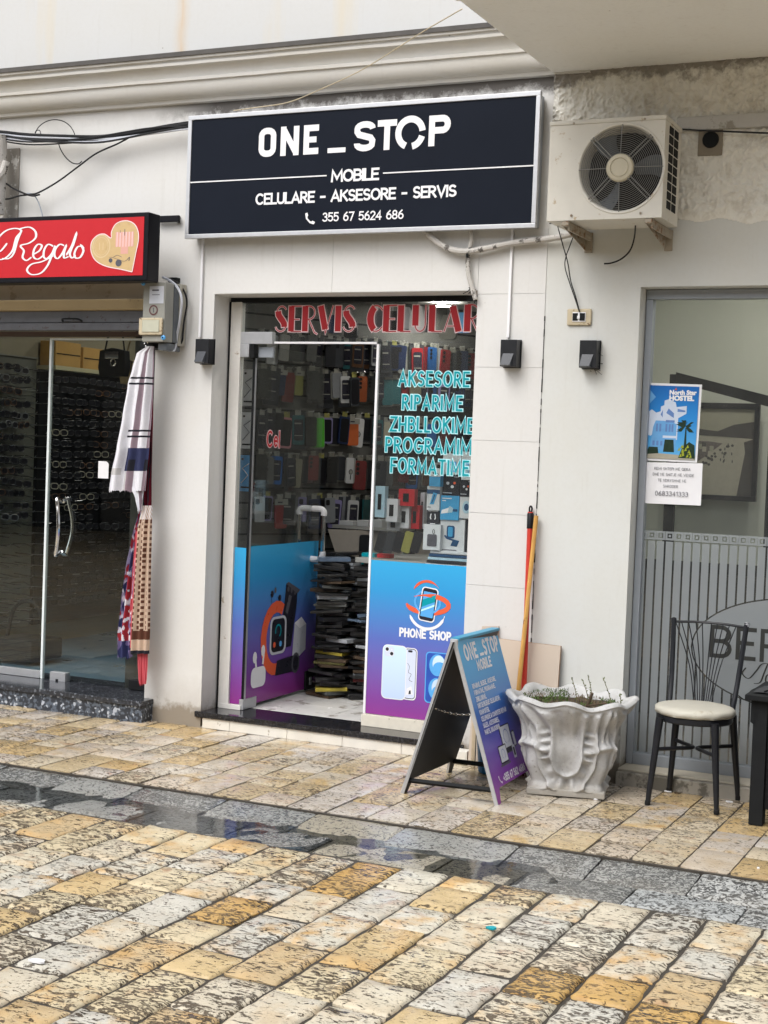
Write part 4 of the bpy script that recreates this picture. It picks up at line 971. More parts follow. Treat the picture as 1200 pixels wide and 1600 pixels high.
for i, (x0, y0, x1, y1, m, fg, lb) in enumerate(BX):
    Yb = 7.55+.02*(i % 2)+.012*(i % 3)
    a0, za = at(x0, y1, Yb); a1, zb = at(x1, y0, Yb)
    t = thing('gadget_box', lb, 'box', (a0, Yb, za)); mb = MB(); mb.box(a0+.001, a1-.001, Yb, Yb+.06, za+.001, zb-.001, m, bev=.0015); mb.build('carton', t)
    k = Ink((a0, Yb-.0005, za)); W, Hh = a1-a0, zb-za; f = M_FIG
    if fg == 'bag': k.rrect(.25*W,.15*Hh,.80*W,.62*Hh,.008,M_GREYP); k.ribbon(arc(.6*W,.72*Hh,.06*W,.09*Hh,0,360,8),.003,M_BLACK)
    elif fg == 'holder': k.rrect(.28*W,.42*Hh,.60*W,.80*Hh,.012,f); k.rrect(.33*W,.47*Hh,.52*W,.76*Hh,.008,M_BXB); k.ribbon([(.2*W,.5*Hh),(.3*W,.42*Hh),(.6*W,.36*Hh)],.010,f); k.poly([(.45*W,.2*Hh),(.55*W,.4*Hh),(.8*W,.36*Hh),(.7*W,.18*Hh)],f); k.rect(.08*W,.06*Hh,.7*W,.085*Hh,M_GREYP)
    elif fg == 'buds': k.ribbon([(.35*W,.75*Hh),(.3*W,.5*Hh),(.36*W,.4*Hh)],.006,M_WHITE); k.ribbon([(.65*W,.75*Hh),(.7*W,.5*Hh),(.64*W,.4*Hh)],.006,M_WHITE); k.rect(.3*W,.12*Hh,.7*W,.16*Hh,M_WHITE); k.rect(.1*W,.9*Hh,.9*W,.95*Hh,M_WHITE)
    elif fg == 'plug': k.rect(.1*W,.86*Hh,.6*W,.9*Hh,M_WHITE); k.rect(.1*W,.77*Hh,.3*W,.8*Hh,M_WHITE); k.poly([(.05*W,.25*Hh),(.1*W,.4*Hh),(.5*W,.52*Hh),(.45*W,.3*Hh)],M_WHITE); k.poly([(.4*W,.3*Hh),(.5*W,.58*Hh),(.7*W,.5*Hh),(.65*W,.32*Hh)],M_BXP); k.rrect(.68*W,.36*Hh,.92*W,.46*Hh,.004,f)
    elif fg == 'torch': k.rect(0,.68*Hh,W,.86*Hh,f); k.poly([(.25*W,.25*Hh),(.5*W,.75*Hh),(.8*W,.7*Hh),(.55*W,.25*Hh)],M_BXB); k.ribbon([(.4*W,.3*Hh),(.62*W,.66*Hh)],.006,f); k.rect(.1*W,.12*Hh,.35*W,.15*Hh,M_BLACK)
    elif fg == 'dots': k.ell(.35*W,.6*Hh,.09*W,.07*Hh,M_LG,10); k.ell(.6*W,.45*Hh,.09*W,.07*Hh,M_WHITE,10); k.ell(.72*W,.62*Hh,.07*W,.06*Hh,M_OR,10); k.rect(.08*W,.14*Hh,.6*W,.18*Hh,M_LG); k.rect(.7*W,.88*Hh,.95*W,.91*Hh,M_LG)
    elif fg == 'band': k.rect(0,.55*Hh,W,.999*Hh,M_BXW); k.ell(.4*W,.78*Hh,.12*W,.1*Hh,M_BLACK,10); k.ell(.7*W,.68*Hh,.12*W,.08*Hh,M_BLACK,10)
    elif fg == 'square': k.rrect(.3*W,.12*Hh,.75*W,.62*Hh,.006,M_LB); k.rrect(.36*W,.2*Hh,.68*W,.55*Hh,.004,M_BXP)
    elif fg == 'drop': k.ell(.6*W,.5*Hh,.35*W,.28*Hh,M_BXP,12); k.ell(.6*W,.5*Hh,.2*W,.16*Hh,M_FIG,10)
    k.build('printed_picture', t)
# thin cartons lying under them
z0 = .995
for i in range(5):
    Yb = 7.56; a0, za = at(664+2*i, 884-5*i, Yb)
    tag(MB().box(a0,a0+.34-.02*i,Yb,Yb+.14,za,za+.015,[M_BXW,M_BXK,M_BXP,M_FIG,M_BXW][i],bev=.002).build('thin_carton', loc=(a0,Yb,za)), '%s thin carton lying flat under the window boxes, %s from the bottom' % (['white','black','pale blue','dark blue','off white'][i], ORD[i]), 'box')
# cartons and packets deeper in the window, left part
for i, (x0, y0, x1, y1, m, nm_) in enumerate([(585,760,602,808,M_BXP,'pale green'),(602,780,622,815,M_BXW,'white'),(622,765,648,790,M_RED,'red'),(622,790,640,825,M_BXW,'white'),(640,790,656,826,M_RED,'dark red'),(604,812,625,828,M_BXW,'white'),(655,770,664,826,M_LG,'grey')]):
    Yb = 8.3+.03*i; a0, za = at(x0, y1, Yb); a1, zb = at(x1, y0, Yb)
    mb = MB(); mb.box(a0, a1, Yb, Yb+.05, za, zb, m, bev=.002); mb.box(a0+.3*(a1-a0),a0+.65*(a1-a0),Yb-.003,Yb,za+.25*(zb-za),za+.75*(zb-za),M_BLACK)
    tag(mb.build('accessory_pack', loc=(a0,Yb,za)), '%s boxed accessory on the counter behind the shop window, %s from the left' % (nm_, ORD[i]), 'box')
for i in range(5):
    Yb = 8.15; x0 = 590+14*i; a0, za = at(x0, 862, Yb); a1, zb = at(x0+10, 832, Yb)
    mb = MB(); T = Matrix.Translation(((a0+a1)/2, Yb, (za+zb)/2)) @ Matrix.Rotation(.25, 4, 'Y') @ Matrix(((1,0,0,0),(0,0,1,0),(0,1,0,0),(0,0,0,1)))
    mb.prism(rrp(.058,.13,.012), -.006, .006, M_CASE[['black','charcoal','black','olive','black'][i]], T); tag(mb.build('phone_case', loc=(a0,Yb,za)), '%s phone case leaning low behind the shop window, %s from the pane edge' % (['black','charcoal','black','olive','black'][i], ORD[i]), 'phone case')
mb = MB(); mb.box(-3.95,-2.5,8.2,8.75,.09,.93,flat('counter grey',(.13,.125,.12),.5,var=.15,scale=3),bev=.01); mb.box(-3.97,-2.5,8.12,8.8,.93,.96,M_IN,bev=.004)
tag(mb.build('shop_counter', loc=(-3.3,8.4,.09)), 'grey shop counter standing behind the decal window of the phone shop', 'counter')
# ================================================================ SIGNS
SY = 7.105
x0, z0 = at(292.5, 372, SY); x1, z1 = at(846, 142.5, SY); xb, zb = at(292.5, 181.5, SY); xc, zc = at(837, 357.5, SY)
SX0, SX1, SZ0, SZ1 = (x0+xb)/2, (x1+xc)/2, (z0+zc)/2, (z1+zb)/2
sg = thing('shop_sign', 'wide black shop sign reading ONE_STOP MOBILE in an aluminium frame', 'sign', ((SX0+SX1)/2, WY, SZ0))
MB().box(SX0+.012, SX1-.012, SY+.004, WY-.012, SZ0+.012, SZ1-.012, M_ALUG).build('casing', sg, smooth=0)
MB().box(SX0+.02, SX1-.02, SY+.006, SY+.011, SZ0+.02, SZ1-.02, M_NAVY).build('sign_face', sg, smooth=0) if False else None
MB().box(SX0+.02, SX1-.02, SY-.001, SY+.0035, SZ0+.02, SZ1-.02, M_NAVY).build('sign_face', sg, smooth=0)
f = .024
for nm, bb in (('a',(SX0,SX1,SZ1-f,SZ1)),('b',(SX0,SX1,SZ0,SZ0+f)),('c',(SX0,SX0+f,SZ0+f,SZ1-f)),('d',(SX1-f,SX1,SZ0+f,SZ1-f))):
    MB().box(bb[0],bb[1],SY-.008,SY+.02,bb[2],bb[3],M_ALU,bev=.003).build('frame_bar', sg)
k = Ink((0, SY-.002, 0))
def L1(px, py): return at(px, py, SY)
def heavy(k, m):
    w = .034
    # O N E
    u0, v0 = L1(404, 246); u1, v1 = L1(502, 197); h = .158; y = v0
    def box_o(x, wd): k.ribbon([(x+a*wd, y+b*h) for a, b in rrbox()], w, m, closed=True)
    def rrbox(r=.42, q=.22): return arc(1-r,1-q,r,q,0,90,4)+arc(r,1-q,r,q,90,180,4)+arc(r,q,r,q,180,270,4)+arc(1-r,q,r,q,270,360,4)
    X = u0+w/2; wd = .075
    k.ribbon([(X+a*wd, y+w/2+b*(h-w)) for a, b in rrbox()], w, m, closed=True)
    X += wd+.062
    k.ribbon([(X,y),(X,y+h)], w, m); k.ribbon([(X+.080,y),(X+.080,y+h)], w, m); k.ribbon([(X+.004,y+h-.02),(X+.076,y+.02)], w, m)
    X += .080+.062
    k.ribbon([(X+.075,y+h-w/2),(X,y+h-w/2),(X,y+w/2),(X+.075,y+w/2)], w, m); k.ribbon([(X,y+h/2),(X+.062,y+h/2)], w*.92, m)
    a, _ = L1(512, 240); b, _ = L1(540, 240); k.ribbon([(a,y+.014),(b,y+.014)], .026, m)
    a, _ = L1(553, 240); b, _ = L1(586, 240); cx_ = (a+b)/2; rx = (b-a)/2-w/2; ys = y
    k.ribbon([(cx_+p*rx, ys+q*h) for p, q in [(1,.74)]+[(math.cos(math.radians(t)), .75+.145*math.sin(math.radians(t))) for t in range(20,181,20)]+[(-1,.66),(-.75,.56),(.75,.44),(1,.34)]+[(math.cos(math.radians(t)), .25+.145*math.sin(math.radians(t))) for t in range(-20,-181,-20)]+[(-1,.27)]], w, m)
    a, _ = L1(589, 240); b, _ = L1(619, 240); k.ribbon([(a,ys+h-w/2),(b,ys+h-w/2)], w, m); k.ribbon([((a+b)/2,ys),((a+b)/2,ys+h-w/2)], w, m)
    a, _ = L1(617, 240); b, _ = L1(664, 240); cx_ = (a+b)/2; R_ = (b-a)/2-w/2; cy_ = ys+h*.52
    k.ribbon([(cx_+R_*math.cos(math.radians(t)), cy_+R_*1.03*math.sin(math.radians(t))) for t in range(6, 258, 9)], w*1.04, m)
    k.ribbon([(cx_+R_*math.cos(math.radians(t)), cy_+R_*1.03*math.sin(math.radians(t))) for t in range(-80, -8, 8)], w*1.04, m)
    a, _ = L1(669, 240); b, _ = L1(703, 240); X = a+w/2; q = ys+.006
    k.ribbon([(X,q),(X,q+h),], w, m); k.ribbon([(X+w/2,q+h-w/2),(X+.055,q+h-w/2)]+[(b-.045+.028*math.cos(math.radians(t)), q+h*.70+(h*.30-w/2)*math.sin(math.radians(t))) for t in range(80,-81,-20)]+[(X+w/2,q+h*.40+w/2)], w, m)
heavy(k, M_WHITE)
def fit(k, txt, pA, pB, size, w, m, track=.2, lift=0):
    (xa, za), (xb_, zb_) = L1(*pA), L1(*pB); xs = 1.0
    for _ in range(25):
        ww = text_width(txt, xs, track)*size; xs *= 1+((xb_-xa)-ww)/(xb_-xa)*.8
    k.text(txt, xa, (za+zb_)/2, size, w, m, xs=xs, track=track, rot=0)
fit(k, 'MOBILE', (519,282), (591,281), .054, .0125, M_WHITE)
fit(k, 'CELULARE - AKSESORE - SERVIS', (401,317.5), (712,307.5), .052, .0118, M_WHITE, track=.22)
fit(k, '355 67 5624 686', (505,345), (630,342), .042, .0075, M_WHITE)
(a, b), (c, d) = L1(297,284.5), L1(511,275.5); k.ribbon([(a,(b+d)/2),(c,(b+d)/2)], .0065, M_WHITE)
(a, b), (c, d) = L1(599,270), L1(838,259.5); k.ribbon([(a,(b+d)/2),(c,(b+d)/2)], .0065, M_WHITE)
a, b = L1(485, 341); k.ribbon([(a-.022,b+.022),(a-.02,b-.002),(a,b-.022),(a+.022,b-.026)], [.016,.009,.009,.016], M_WHITE); k.ribbon([(a-.024,b+.028),(a-.018,b+.012)], .014, M_WHITE); k.ribbon([(a+.012,b-.02),(a+.028,b-.028)], .014, M_WHITE)
k.build('lettering', sg)

# ---- Regalo light box
RY = 6.867
x1 = -4.700; za = 2.506; zb = 2.884
rg = thing('light_box_sign', 'red and black box sign reading Regalo with a heart, left edge of the photo', 'sign', (-5.3, RY+.05, za))
M_RFACE = M_RED
MB().box(-7.2, x1, RY, RY+.118, za, zb, M_BOXB, bev=.008).build('casing', rg)
MB().box(-7.17, x1-.030, RY-.002, RY+.001, za+.030, zb-.026, M_RFACE).build('sign_face', rg, smooth=0)
for z_ in (za+.06, zb-.05):
    MB().box(x1-.4, x1-.36, RY+.118, WY-.001, z_-.015, z_+.015, M_BOXB, bev=.002).build('wall_bracket', rg)
bx0, bz0 = at(256, 347, 7.16); bx1, bz1 = at(279, 336, 7.16)
MB().box(bx0-.06, bx1, 7.16, 7.178, bz0, bz1, M_BOXB, bev=.003).build('wall_bracket', rg)
MB().box(bx1-.03, bx1-.012, 7.178, WY-.001, bz0, bz1, M_BOXB, bev=.002).build('bracket_foot', rg)
k = Ink((0, RY-.0028, 0)); 
def R1(px, py): return at(px, py, RY)
def script(k, strokes, w, m, plane=R1, thin=.35):
    for st in strokes:
        P = [(*plane(px, py), 0) for px, py in st]; C = [(p.x, p.y) for p in catmull(P, 6)]
        ws = []
        for i in range(len(C)):
            j = min(i+1, len(C)-1); i0 = max(i-1, 0); dx = C[j][0]-C[i0][0]; dy = C[j][1]-C[i0][1]; L = math.hypot(dx, dy) or 1
            vert = abs(dy)/L; ws.append(w*(thin+(1-thin)*vert**1.5))
        ws[0] = ws[-1] = w*thin*.7
        k.ribbon(C, ws, m)
REG = [[(-4,406),(8,404),(20,392),(26,372),(34,361),(24,357),(8,362),(-6,378),(-6,392),(2,392),(12,380)],          # R, swash
       [(34,361),(28,376),(22,396),(14,404),(4,404)],
       [(30,358),(46,355),(56,362),(56,372),(46,380),(33,384),(38,392),(36,402),(42,407),(50,402)],
       [(52,398),(62,392),(66,384),(60,382),(54,390),(53,401),(60,405),(70,398)],
       [(84,385),(76,382),(70,390),(69,401),(74,404),(82,396),(87,384),(82,398),(75,415),(64,427),(50,429),(43,422),(50,413),(66,409),(84,400)],
       [(101,384),(94,382),(87,390),(86,400),(91,404),(98,396),(104,384),(101,394),(101,403),(108,401)],
       [(104,399),(113,384),(120,365),(116,380),(110,396),(113,403),(119,399)],
       [(130,385),(122,386),(117,396),(119,403),(126,402),(131,392),(128,384),(132,389)]]
script(k, REG, .0150, M_WHITE, thin=.42)
# heart
hp = [(207,425),(190,421),(166,416),(150,407),(143,393),(144,378),(153,368),(164,366),(174,372),(175,362),(182,350),(196,345),(209,349),(216,360),(217,375),(213,395),(207,425)]
C = [(p.x, p.y) for p in catmull([(*R1(px, py), 0) for px, py in hp], 6)]
M_TAN = flat('tan heart print', (.56,.40,.20), .3, var=.1); k.poly(C, M_TAN); k.ribbon(C, .0055, M_PINKV)
k.step(.0004)
a, b = R1(159, 385); M_TAN2 = flat('pale tan print', (.62,.48,.28), .3, var=.05); k.ribbon(arc(a, b, .058, .062, 0, 360, 22)[:-1], .008, M_TAN2, closed=True); k.ribbon(arc(a, b, .045, .050, 0, 360, 22)[:-1], .003, M_TAN2, closed=True)
k.ribbon([(a-.012,b-.02),(a-.012,b+.02)], .005, M_TAN2); k.ribbon([(a+.012,b-.02),(a+.012,b+.02)], .005, M_TAN2)
M_PKB = flat('pale pink print', (.66,.36,.30), .3, var=.08)
a, b = R1(181, 386); c, d = R1(210, 362); k.rect(a, b, c, d, M_PKB)
for i in range(6): u = a+(c-a)*(i+.5)/6; k.ribbon([(u,b),(u,d)], .004, M_PINKV)
a2, b2 = R1(189, 397); k.rect(a2, b2, a2+.05, b2+.04, M_PKB); k.ribbon([(a+.06,d-.02),(a+.06,d+.015)], .004, M_GREYP); k.ribbon([(a+.03,d-.005),(a+.03,d+.01)], .003, M_GREYP)
for (px, py, rr_) in ((173.5,407,.013),(186,411,.021)):
    a, b = R1(px, py); k.ell(a, b, rr_, rr_*.95, M_GREYP, 14)
script(k, [[(171,402),(178,403),(192,408),(198,407),(203,402),(202,408)],[(178,402),(184,399),(191,402)]], .005, M_GREYP)
k.build('lettering', rg)

# ================================================================ LEFT SHOP FRONT
LY = 7.40
def zpx(px, py, Y): return at(px, py, Y)[1]
lf = MB()
M_BEIGE = flat('beige roller box', (.46,.36,.21), .5, var=.12, scale=5, wear=((.25,.2,.13), 6, .6)); M_STEEL = flat('grey steel rail', (.16,.165,.18), .45, .5, var=.25, scale=15, wear=((.07,.05,.04), 20, .6)); M_LINTEL = flat('dusty lintel', (.33,.29,.24), .7, var=.2, scale=6, wear=((.24,.2,.16), 10, .6))
lf.box(-9.4,-4.857,7.27,7.5,2.455,2.585,M_LINTEL)
lsf = lf.build('shop_front', bld)
MB().box(-9.4,-4.857,7.235,7.5,2.385,2.452,M_BEIGE,bev=.012).build('roller_box', lsf)
mb = MB(); mb.box(-9.4,-4.857,7.262,7.32,2.315,2.384,M_STEEL,bev=.004); mb.box(-9.4,-4.857,7.25,7.32,2.268,2.312,M_STEEL,bev=.004)
mb.build('shutter_rail', lsf)
mb = MB(); a, z_ = at(97,502,7.24); b, _ = at(127,502,7.24); mb.ring_tube(catmull([(a,7.25,z_),(a+.02,7.225,z_+.012),(b-.02,7.225,z_+.012),(b,7.25,z_)],5), .006, 6, M_BLACKM); mb.build('rail_handle', lsf)
mb = MB(); mb.box(-9.4,-4.857,LY-.02,LY+.03,2.243,2.272,flat('brown rail',(.11,.08,.07),.5)); mb.build('head_rail', lsf)
TL, _ = at(82, 528, LY); TR = -4.86; DX0 = -5.757; ZT = 2.232; ZB = .128
mb = MB(); mb.box(DX0+.012,TR,LY,LY+.01,ZB+.006,ZT-.011,M_GLASSD); ld = mb.build('glass_door', lsf, smooth=0) if False else None
gd = MB().box(DX0+.012,TR,LY,LY+.01,ZB+.006,ZT-.011,M_GLASSD).build('glass_door', bld, smooth=0)
mb = MB(); mb.box(DX0-.004,DX0+.011,LY-.006,LY+.016,ZB-.002,ZT,M_GEDGE); mb.box(DX0+.0115,TR,LY-.006,LY+.016,ZT-.011,ZT,M_GEDGE); mb.build('door_edge', gd, smooth=0)
MB().box(-9.4,DX0-.006,LY+.002,LY+.012,.165,2.24,M_GLASSD).build('fixed_pane', lsf, smooth=0)
mb = MB(); mb.box(-9.4,DX0-.005,LY-.012,LY+.02,.127,.172,M_ALU,bev=.002); mb.build('bottom_rail', lsf)
x_, z_ = at(20,1062,LY); MB().box(x_-.1,x_+.12,LY-.02,LY-.0125,z_-.012,z_+.004,M_BLACKM,bev=.002).build('rubber_strip', lsf)
a0, c0 = at(77,1075,LY-.02); a1, c1 = at(102,1052,LY-.02)
mb = MB(); mb.box(a0,a1,LY-.02,LY+.03,c0,c1,M_ALU,bev=.003); mb.box((a0+a1)/2-.012,(a0+a1)/2+.006,LY-.024,LY-.0203,(c0+c1)/2-.012,(c0+c1)/2+.01,M_BLACKM,bev=.003); mb.build('door_lock', gd)
a0, c0 = at(200,1088,LY-.02); MB().box(a0,TR,LY-.02,LY+.03,.128,.185,M_BLACKM,bev=.003).build('floor_hinge', gd)
for dy in (-1, 1):
    P = []; x0_, zt = at(88,779,LY-.06); _, zb_ = at(86,868,LY-.06)
    for i in range(9):
        t = i/8; P.append((x0_+.03*math.sin(PI*t)*1.0, LY+dy*(.05+.02*math.sin(PI*t)), zt+(zb_-zt)*t))
    P = [(x0_+.0, LY+dy*.006, zt-.02)]+P+[(x0_, LY+dy*.006, zb_+.02)]
    mb = MB(); mb.ring_tube(catmull(P,4), .0115, 8, M_CHROME); mb.build('door_handle', gd)
a0, c0 = at(153,747,LY-.002); a1, c1 = at(170,721,LY-.002)
k = Ink((0,LY-.001,0)); k.poly([(a0,c0),(a1,c0),(a1,c1-.015),(a1-.015,c1),(a0,c1)], M_WHITE); k.build('door_sticker', gd)
for px, py in ((27,857),(33,892)): pass
# interior of the left shop: side display wall X=-6.85, floor, back
M_PEG = flat('peg board', (.13,.135,.11), .7, var=.25, scale=5); M_LFLOOR = flat('blue grey floor tile', (.10,.15,.19), .3, var=.2, scale=4); M_LIN = flat('left shop wall', (.30,.27,.19), .7, var=.15, scale=2)
lr = MB()
lr.add([(-6.9,7.45,.1),(-6.9,11.05,.1),(-6.9,11.05,3.1),(-6.9,7.45,3.1)], [(0,1,2,3)], M_LIN)
lr.add([(-6.9,11,.1),(-4.6,11,.1),(-4.6,11,3.1),(-6.9,11,3.1)], [(0,1,2,3)], M_DARK)
lr.add([(-4.92,7.5,.1),(-4.92,10.8,.1),(-4.92,10.8,3.1),(-4.92,7.5,3.1)], [(0,1,2,3)], M_DARK)
lr.add([(-9.5,7.45,3.0),(-4.7,7.45,3.0),(-4.7,11.1,3.0),(-9.5,11.1,3.0)], [(0,1,2,3)], M_LIN)
lr.add([(-9.5,7.45,.1),(-4.7,7.45,.1),(-4.7,11.1,.1),(-9.5,11.1,.1)], [(0,1,2,3)], M_LFLOOR)
lroom = lr.build('left_shop_room', bld, smooth=0)
# boards
MB().box(-6.899,-6.86,7.45,8.66,.25,2.19,M_PEG).build('display_board', lroom)
MB().box(-6.86,-6.845,7.45,8.66,2.19,2.2,M_CARD).build('board_trim', lroom)
MB().box(-6.899,-6.86,8.70,10.98,.25,2.12,M_BLACKM).build('display_board', lroom)
MB().box(-6.899,-6.72,8.70,10.98,2.12,2.15,flat('cream shelf edge',(.50,.47,.30),.5)).build('shelf', lroom)
# cardboard boxes on the shelf
M_CARDB = flat('ochre cardboard', (.50,.30,.09), .7, var=.15, scale=8)
for i, (y0, y1, z1, lb) in enumerate(((8.72,9.02,2.33,'ochre cardboard box on the shelf above the sunglasses, nearest one'),(9.05,9.30,2.31,'ochre cardboard box on the shelf above the sunglasses, middle one'))):
    mb = MB(); mb.box(-6.88,-6.74,y0,y1,2.151,z1,M_CARDB,bev=.004); mb.box(-6.739,-6.737,y0+.01,y1-.01,(2.15+z1)/2-.006,(2.15+z1)/2+.002,M_BLACKM); tag(mb.build('cardboard_box', loc=(-6.8,y0,2.15)), lb, 'box')
# hanging bags
def hanging_bag(x, y, z, w, h, m, lb, clasp):
    t = thing('handbag', lb, 'bag', (x, y, z)); mb = MB(); pts = [(-w/2,h*.9),(-w*.55,h*.3),(-w*.48,0),(w*.48,0),(w*.55,h*.3),(w/2,h*.9),(0,h)]
    T = Matrix(((1,0,0,x),(0,0,1,y),(0,1,0,z),(0,0,0,1))); mb.prism(pts, -.03, .03, m, T); mb.build('bag_body', t)
    MB().ring_tube(catmull([(x-w*.4,y,z+h*.9),(x-w*.2,y,z+h*1.7),(x+.01,y,z+h*2.1),(x+w*.25,y,z+h*1.7),(x+w*.4,y,z+h*.9)],5), .006, 6, m).build('bag_strap', t)
    if clasp:
        mb = MB(); mb.box(x-w*.25,x+w*.3,y-.042,y-.031,z+h*.62,z+h*.86,M_CHROME,bev=.003); mb.lathe([(.02,-.004),(.026,0),(.02,.004)],12,M_CHROME,Matrix.Translation((x+.02,y-.045,z+h*.48)) @ Matrix.Rotation(PI/2,4,'X')); mb.build('bag_clasp', t)
bx, bz = at(178, 588, 8.3); hanging_bag(bx, 8.3, bz, .20, .19, M_BLACKM, 'black handbag with a silver clasp hanging behind the left shop door', True)
bx, bz = at(206, 600, 8.45); hanging_bag(bx, 8.45, bz, .15, .16, M_BEIGE, 'pale beige bag hanging behind the striped white scarf', False)
# sunglasses on the wall, hung in rows (lenses, bridge, temples)
def glasses_mesh():
    mb = MB(); m = M_CASE['black']
    # local: width along y (depth of room), face towards +x
    for s_ in (-1, 1):
        T = Matrix(((0,0,1,0),(1,0,0,s_*.034),(0,1,0,0),(0,0,0,1)))
        mb.prism([(a*1.0, b*.8) for a, b in rrp(.056,.052,.02,3)], -.002, .002, M_GLS, T)
        o = [(a, b*.8) for a, b in rrp(.056,.052,.02,3)]
        mb.ring_tube([T@Vector((a, b, 0)) for a, b in o], .0042, 5, m, closed=True)
        mb.ring_tube([(0, s_*.066, .012),(-.05,s_*.068,.012),(-.10,s_*.06,-.002)], .0028, 4, m)
    mb.ring_tube([(0,-.01,.006),(.002,0,.01),(0,.01,.006)], .003, 4, m)
    mb.ring_tube([(-.12,-.03,.03),(-.12,.03,.03)], .002, 4, M_HOOK)
    return mb
M_GLS = flat('dark lens', (.02,.02,.024), .08, var=.1)
gl0 = glasses_mesh().build('sunglasses', loc=(0,0,0), smooth=40); firstg = True
gm_idx = [i for i, mm in enumerate(gl0.data.materials) if mm.name.startswith('black case')]
whites = {(3,4),(5,0),(7,-1),(7,3),(9,2),(10,0),(11,2),(12,1),(8,0)}
for r_ in range(15):
    z = 2.055-.078*r_
    for c_ in range(12):
        y = 8.80+.165*c_+rnd.uniform(-.012,.012)
        if r_ > 11 and rnd.random() < .35: continue
        o = gl0 if firstg else gl0.copy()
        if not firstg: COL.objects.link(o)
        firstg = False
        white = (r_, c_) in whites
        clr = 'cream' if white else rnd.choice(['black','black','charcoal','brown','black'])
        o.location = (-6.74+rnd.uniform(-.01,.015), y, z+rnd.uniform(-.006,.006)); o.rotation_euler = (rnd.uniform(-.08,.08), rnd.uniform(-.1,.1), rnd.uniform(-.55,-.15))
        for i in gm_idx: o.material_slots[i].link = 'OBJECT'; o.material_slots[i].material = M_CASE[clr]
        o['label'] = '%s framed sunglasses, %s from the door edge in the %s row of the left shop' % ({'cream':'white'}.get(clr, clr), ORD[c_], ORD[r_])
        o['category'] = 'sunglasses'; o['group'] = 'sunglasses hung in rows in the left shop'
gb_ = MB(); src = glasses_mesh(); bits = []
for r_ in range(15, 22):
    for c_ in range(12):
        if rnd.random() < .2: continue
        Tg = Matrix.Translation((-6.74+rnd.uniform(-.01,.015), 8.80+.165*c_+rnd.uniform(-.02,.02), 2.055-.078*r_+rnd.uniform(-.008,.008))) @ Matrix.Rotation(rnd.uniform(-.55,-.15), 4, 'Z')
        o_ = len(gb_.v); gb_.v += [Tg @ p for p in src.v]; gb_.f += [[o_+q for q in f_] for f_ in src.f]; gb_.mi += src.mi
gb_.mats = list(src.mats); tag(gb_.build('sunglasses', loc=(-6.74,9.6,.4), smooth=40, kind='stuff'), 'lowest rows of dark sunglasses near the floor of the left shop', 'sunglasses')
for r_ in range(14):
    for c_ in range(7):
        if rnd.random() < .12: continue
        o = gl0.copy(); COL.objects.link(o); clr = rnd.choice(['black','charcoal','brown','charcoal','grey'])
        o.location = (-6.76+rnd.uniform(-.02,.02), 7.62+.128*c_+rnd.uniform(-.015,.015), 2.10-.08*r_+rnd.uniform(-.012,.012)); o.rotation_euler = (rnd.uniform(-.12,.12), rnd.uniform(-.15,.15), rnd.uniform(-.5,.1))
        for i in gm_idx: o.material_slots[i].link = 'OBJECT'; o.material_slots[i].material = M_CASE[clr]
        o['label'] = '%s framed sunglasses, %s from the front in the %s row of the grey board' % (clr, ORD[c_], ORD[r_]); o['category'] = 'sunglasses'; o['group'] = 'sunglasses on the grey board of the left shop'
# bare hooks on the left board and lower wall: slim wire pegs
pg = MB()
for r_ in range(24):
    for c_ in range(9):
        y = 7.62+.125*c_; z = 2.10-.078*r_
        pg.ring_tube([(-6.86,y,z),(-6.72,y+.0,z+.004),(-6.712,y,z+.016)], .0025, 4, M_HOOK)
for r_ in range(27):
    for c_ in range(8):
        y = 7.56+.128*c_+rnd.uniform(-.02,.02); z = 2.12-.07*r_+rnd.uniform(-.01,.01)
        pg.ring_tube([(-6.855,y,z),(-6.75,y+.01,z+rnd.uniform(-.02,.01)),(-6.74,y+.06,z-.015)], .0026, 4, M_BLACK)
pg.build('wire_peg', lroom, kind='stuff')
bk = thing('basket', 'dark carry basket with an arched handle on the left shop floor', 'basket', (-6.35,8.0,.125))
mb = MB(); mb.box(-6.55,-6.2,7.85,8.2,.125,.27,M_BLACKM,bev=.02); mb.build('basket_body', bk); MB().ring_tube(catmull([(-6.52,8.0,.26),(-6.47,8.0,.45),(-6.36,8.0,.52),(-6.25,8.0,.45),(-6.22,8.0,.26)],6), .014, 7, M_BLACKM).build('basket_handle', bk)

# ================================================================ CAFE WINDOW
CY = 7.33
cw = MB(); ZTW = 2.472
cw.box(-1.996,.9,7.30,7.36,2.425,ZTW,M_ALUG,bev=.003); cw.box(-1.996,-1.962,7.30,7.36,.0785,2.4245,M_ALUG,bev=.003); cw.box(-1.9615,.9,7.30,7.36,.0785,.135,M_ALUG,bev=.003)
cwin = cw.build('cafe_window', bld)
MB().box(-1.962,.9,CY,CY+.008,.135,2.425,M_GLASSC).build('window_pane', cwin, smooth=0)
FU = lambda px, py: at(px, py, CY)
k = Ink((0, CY-.0012, 0))
# key-pattern row of little squares
sx0 = FU(1001,833)[0]; pitch = (FU(1191,848)[0]-FU(1005,833)[0])/13
zc_ = 1.243
i = 0; x = FU(1005,833)[0]
while x < .85:
    h = pitch*.43
    for q in (0,1): 
        r_ = h*(.86 if q == 0 else .30)
        if q == 0:
            k.ribbon([(x-r_,zc_-r_),(x+r_,zc_-r_),(x+r_,zc_+r_),(x-r_,zc_+r_)], .0105, M_FROST, closed=True)
        else: k.rect(x-r_, zc_-r_, x+r_, zc_+r_, M_FROST)
    x += pitch
k.build('frosted_squares', cwin, kind='stuff')
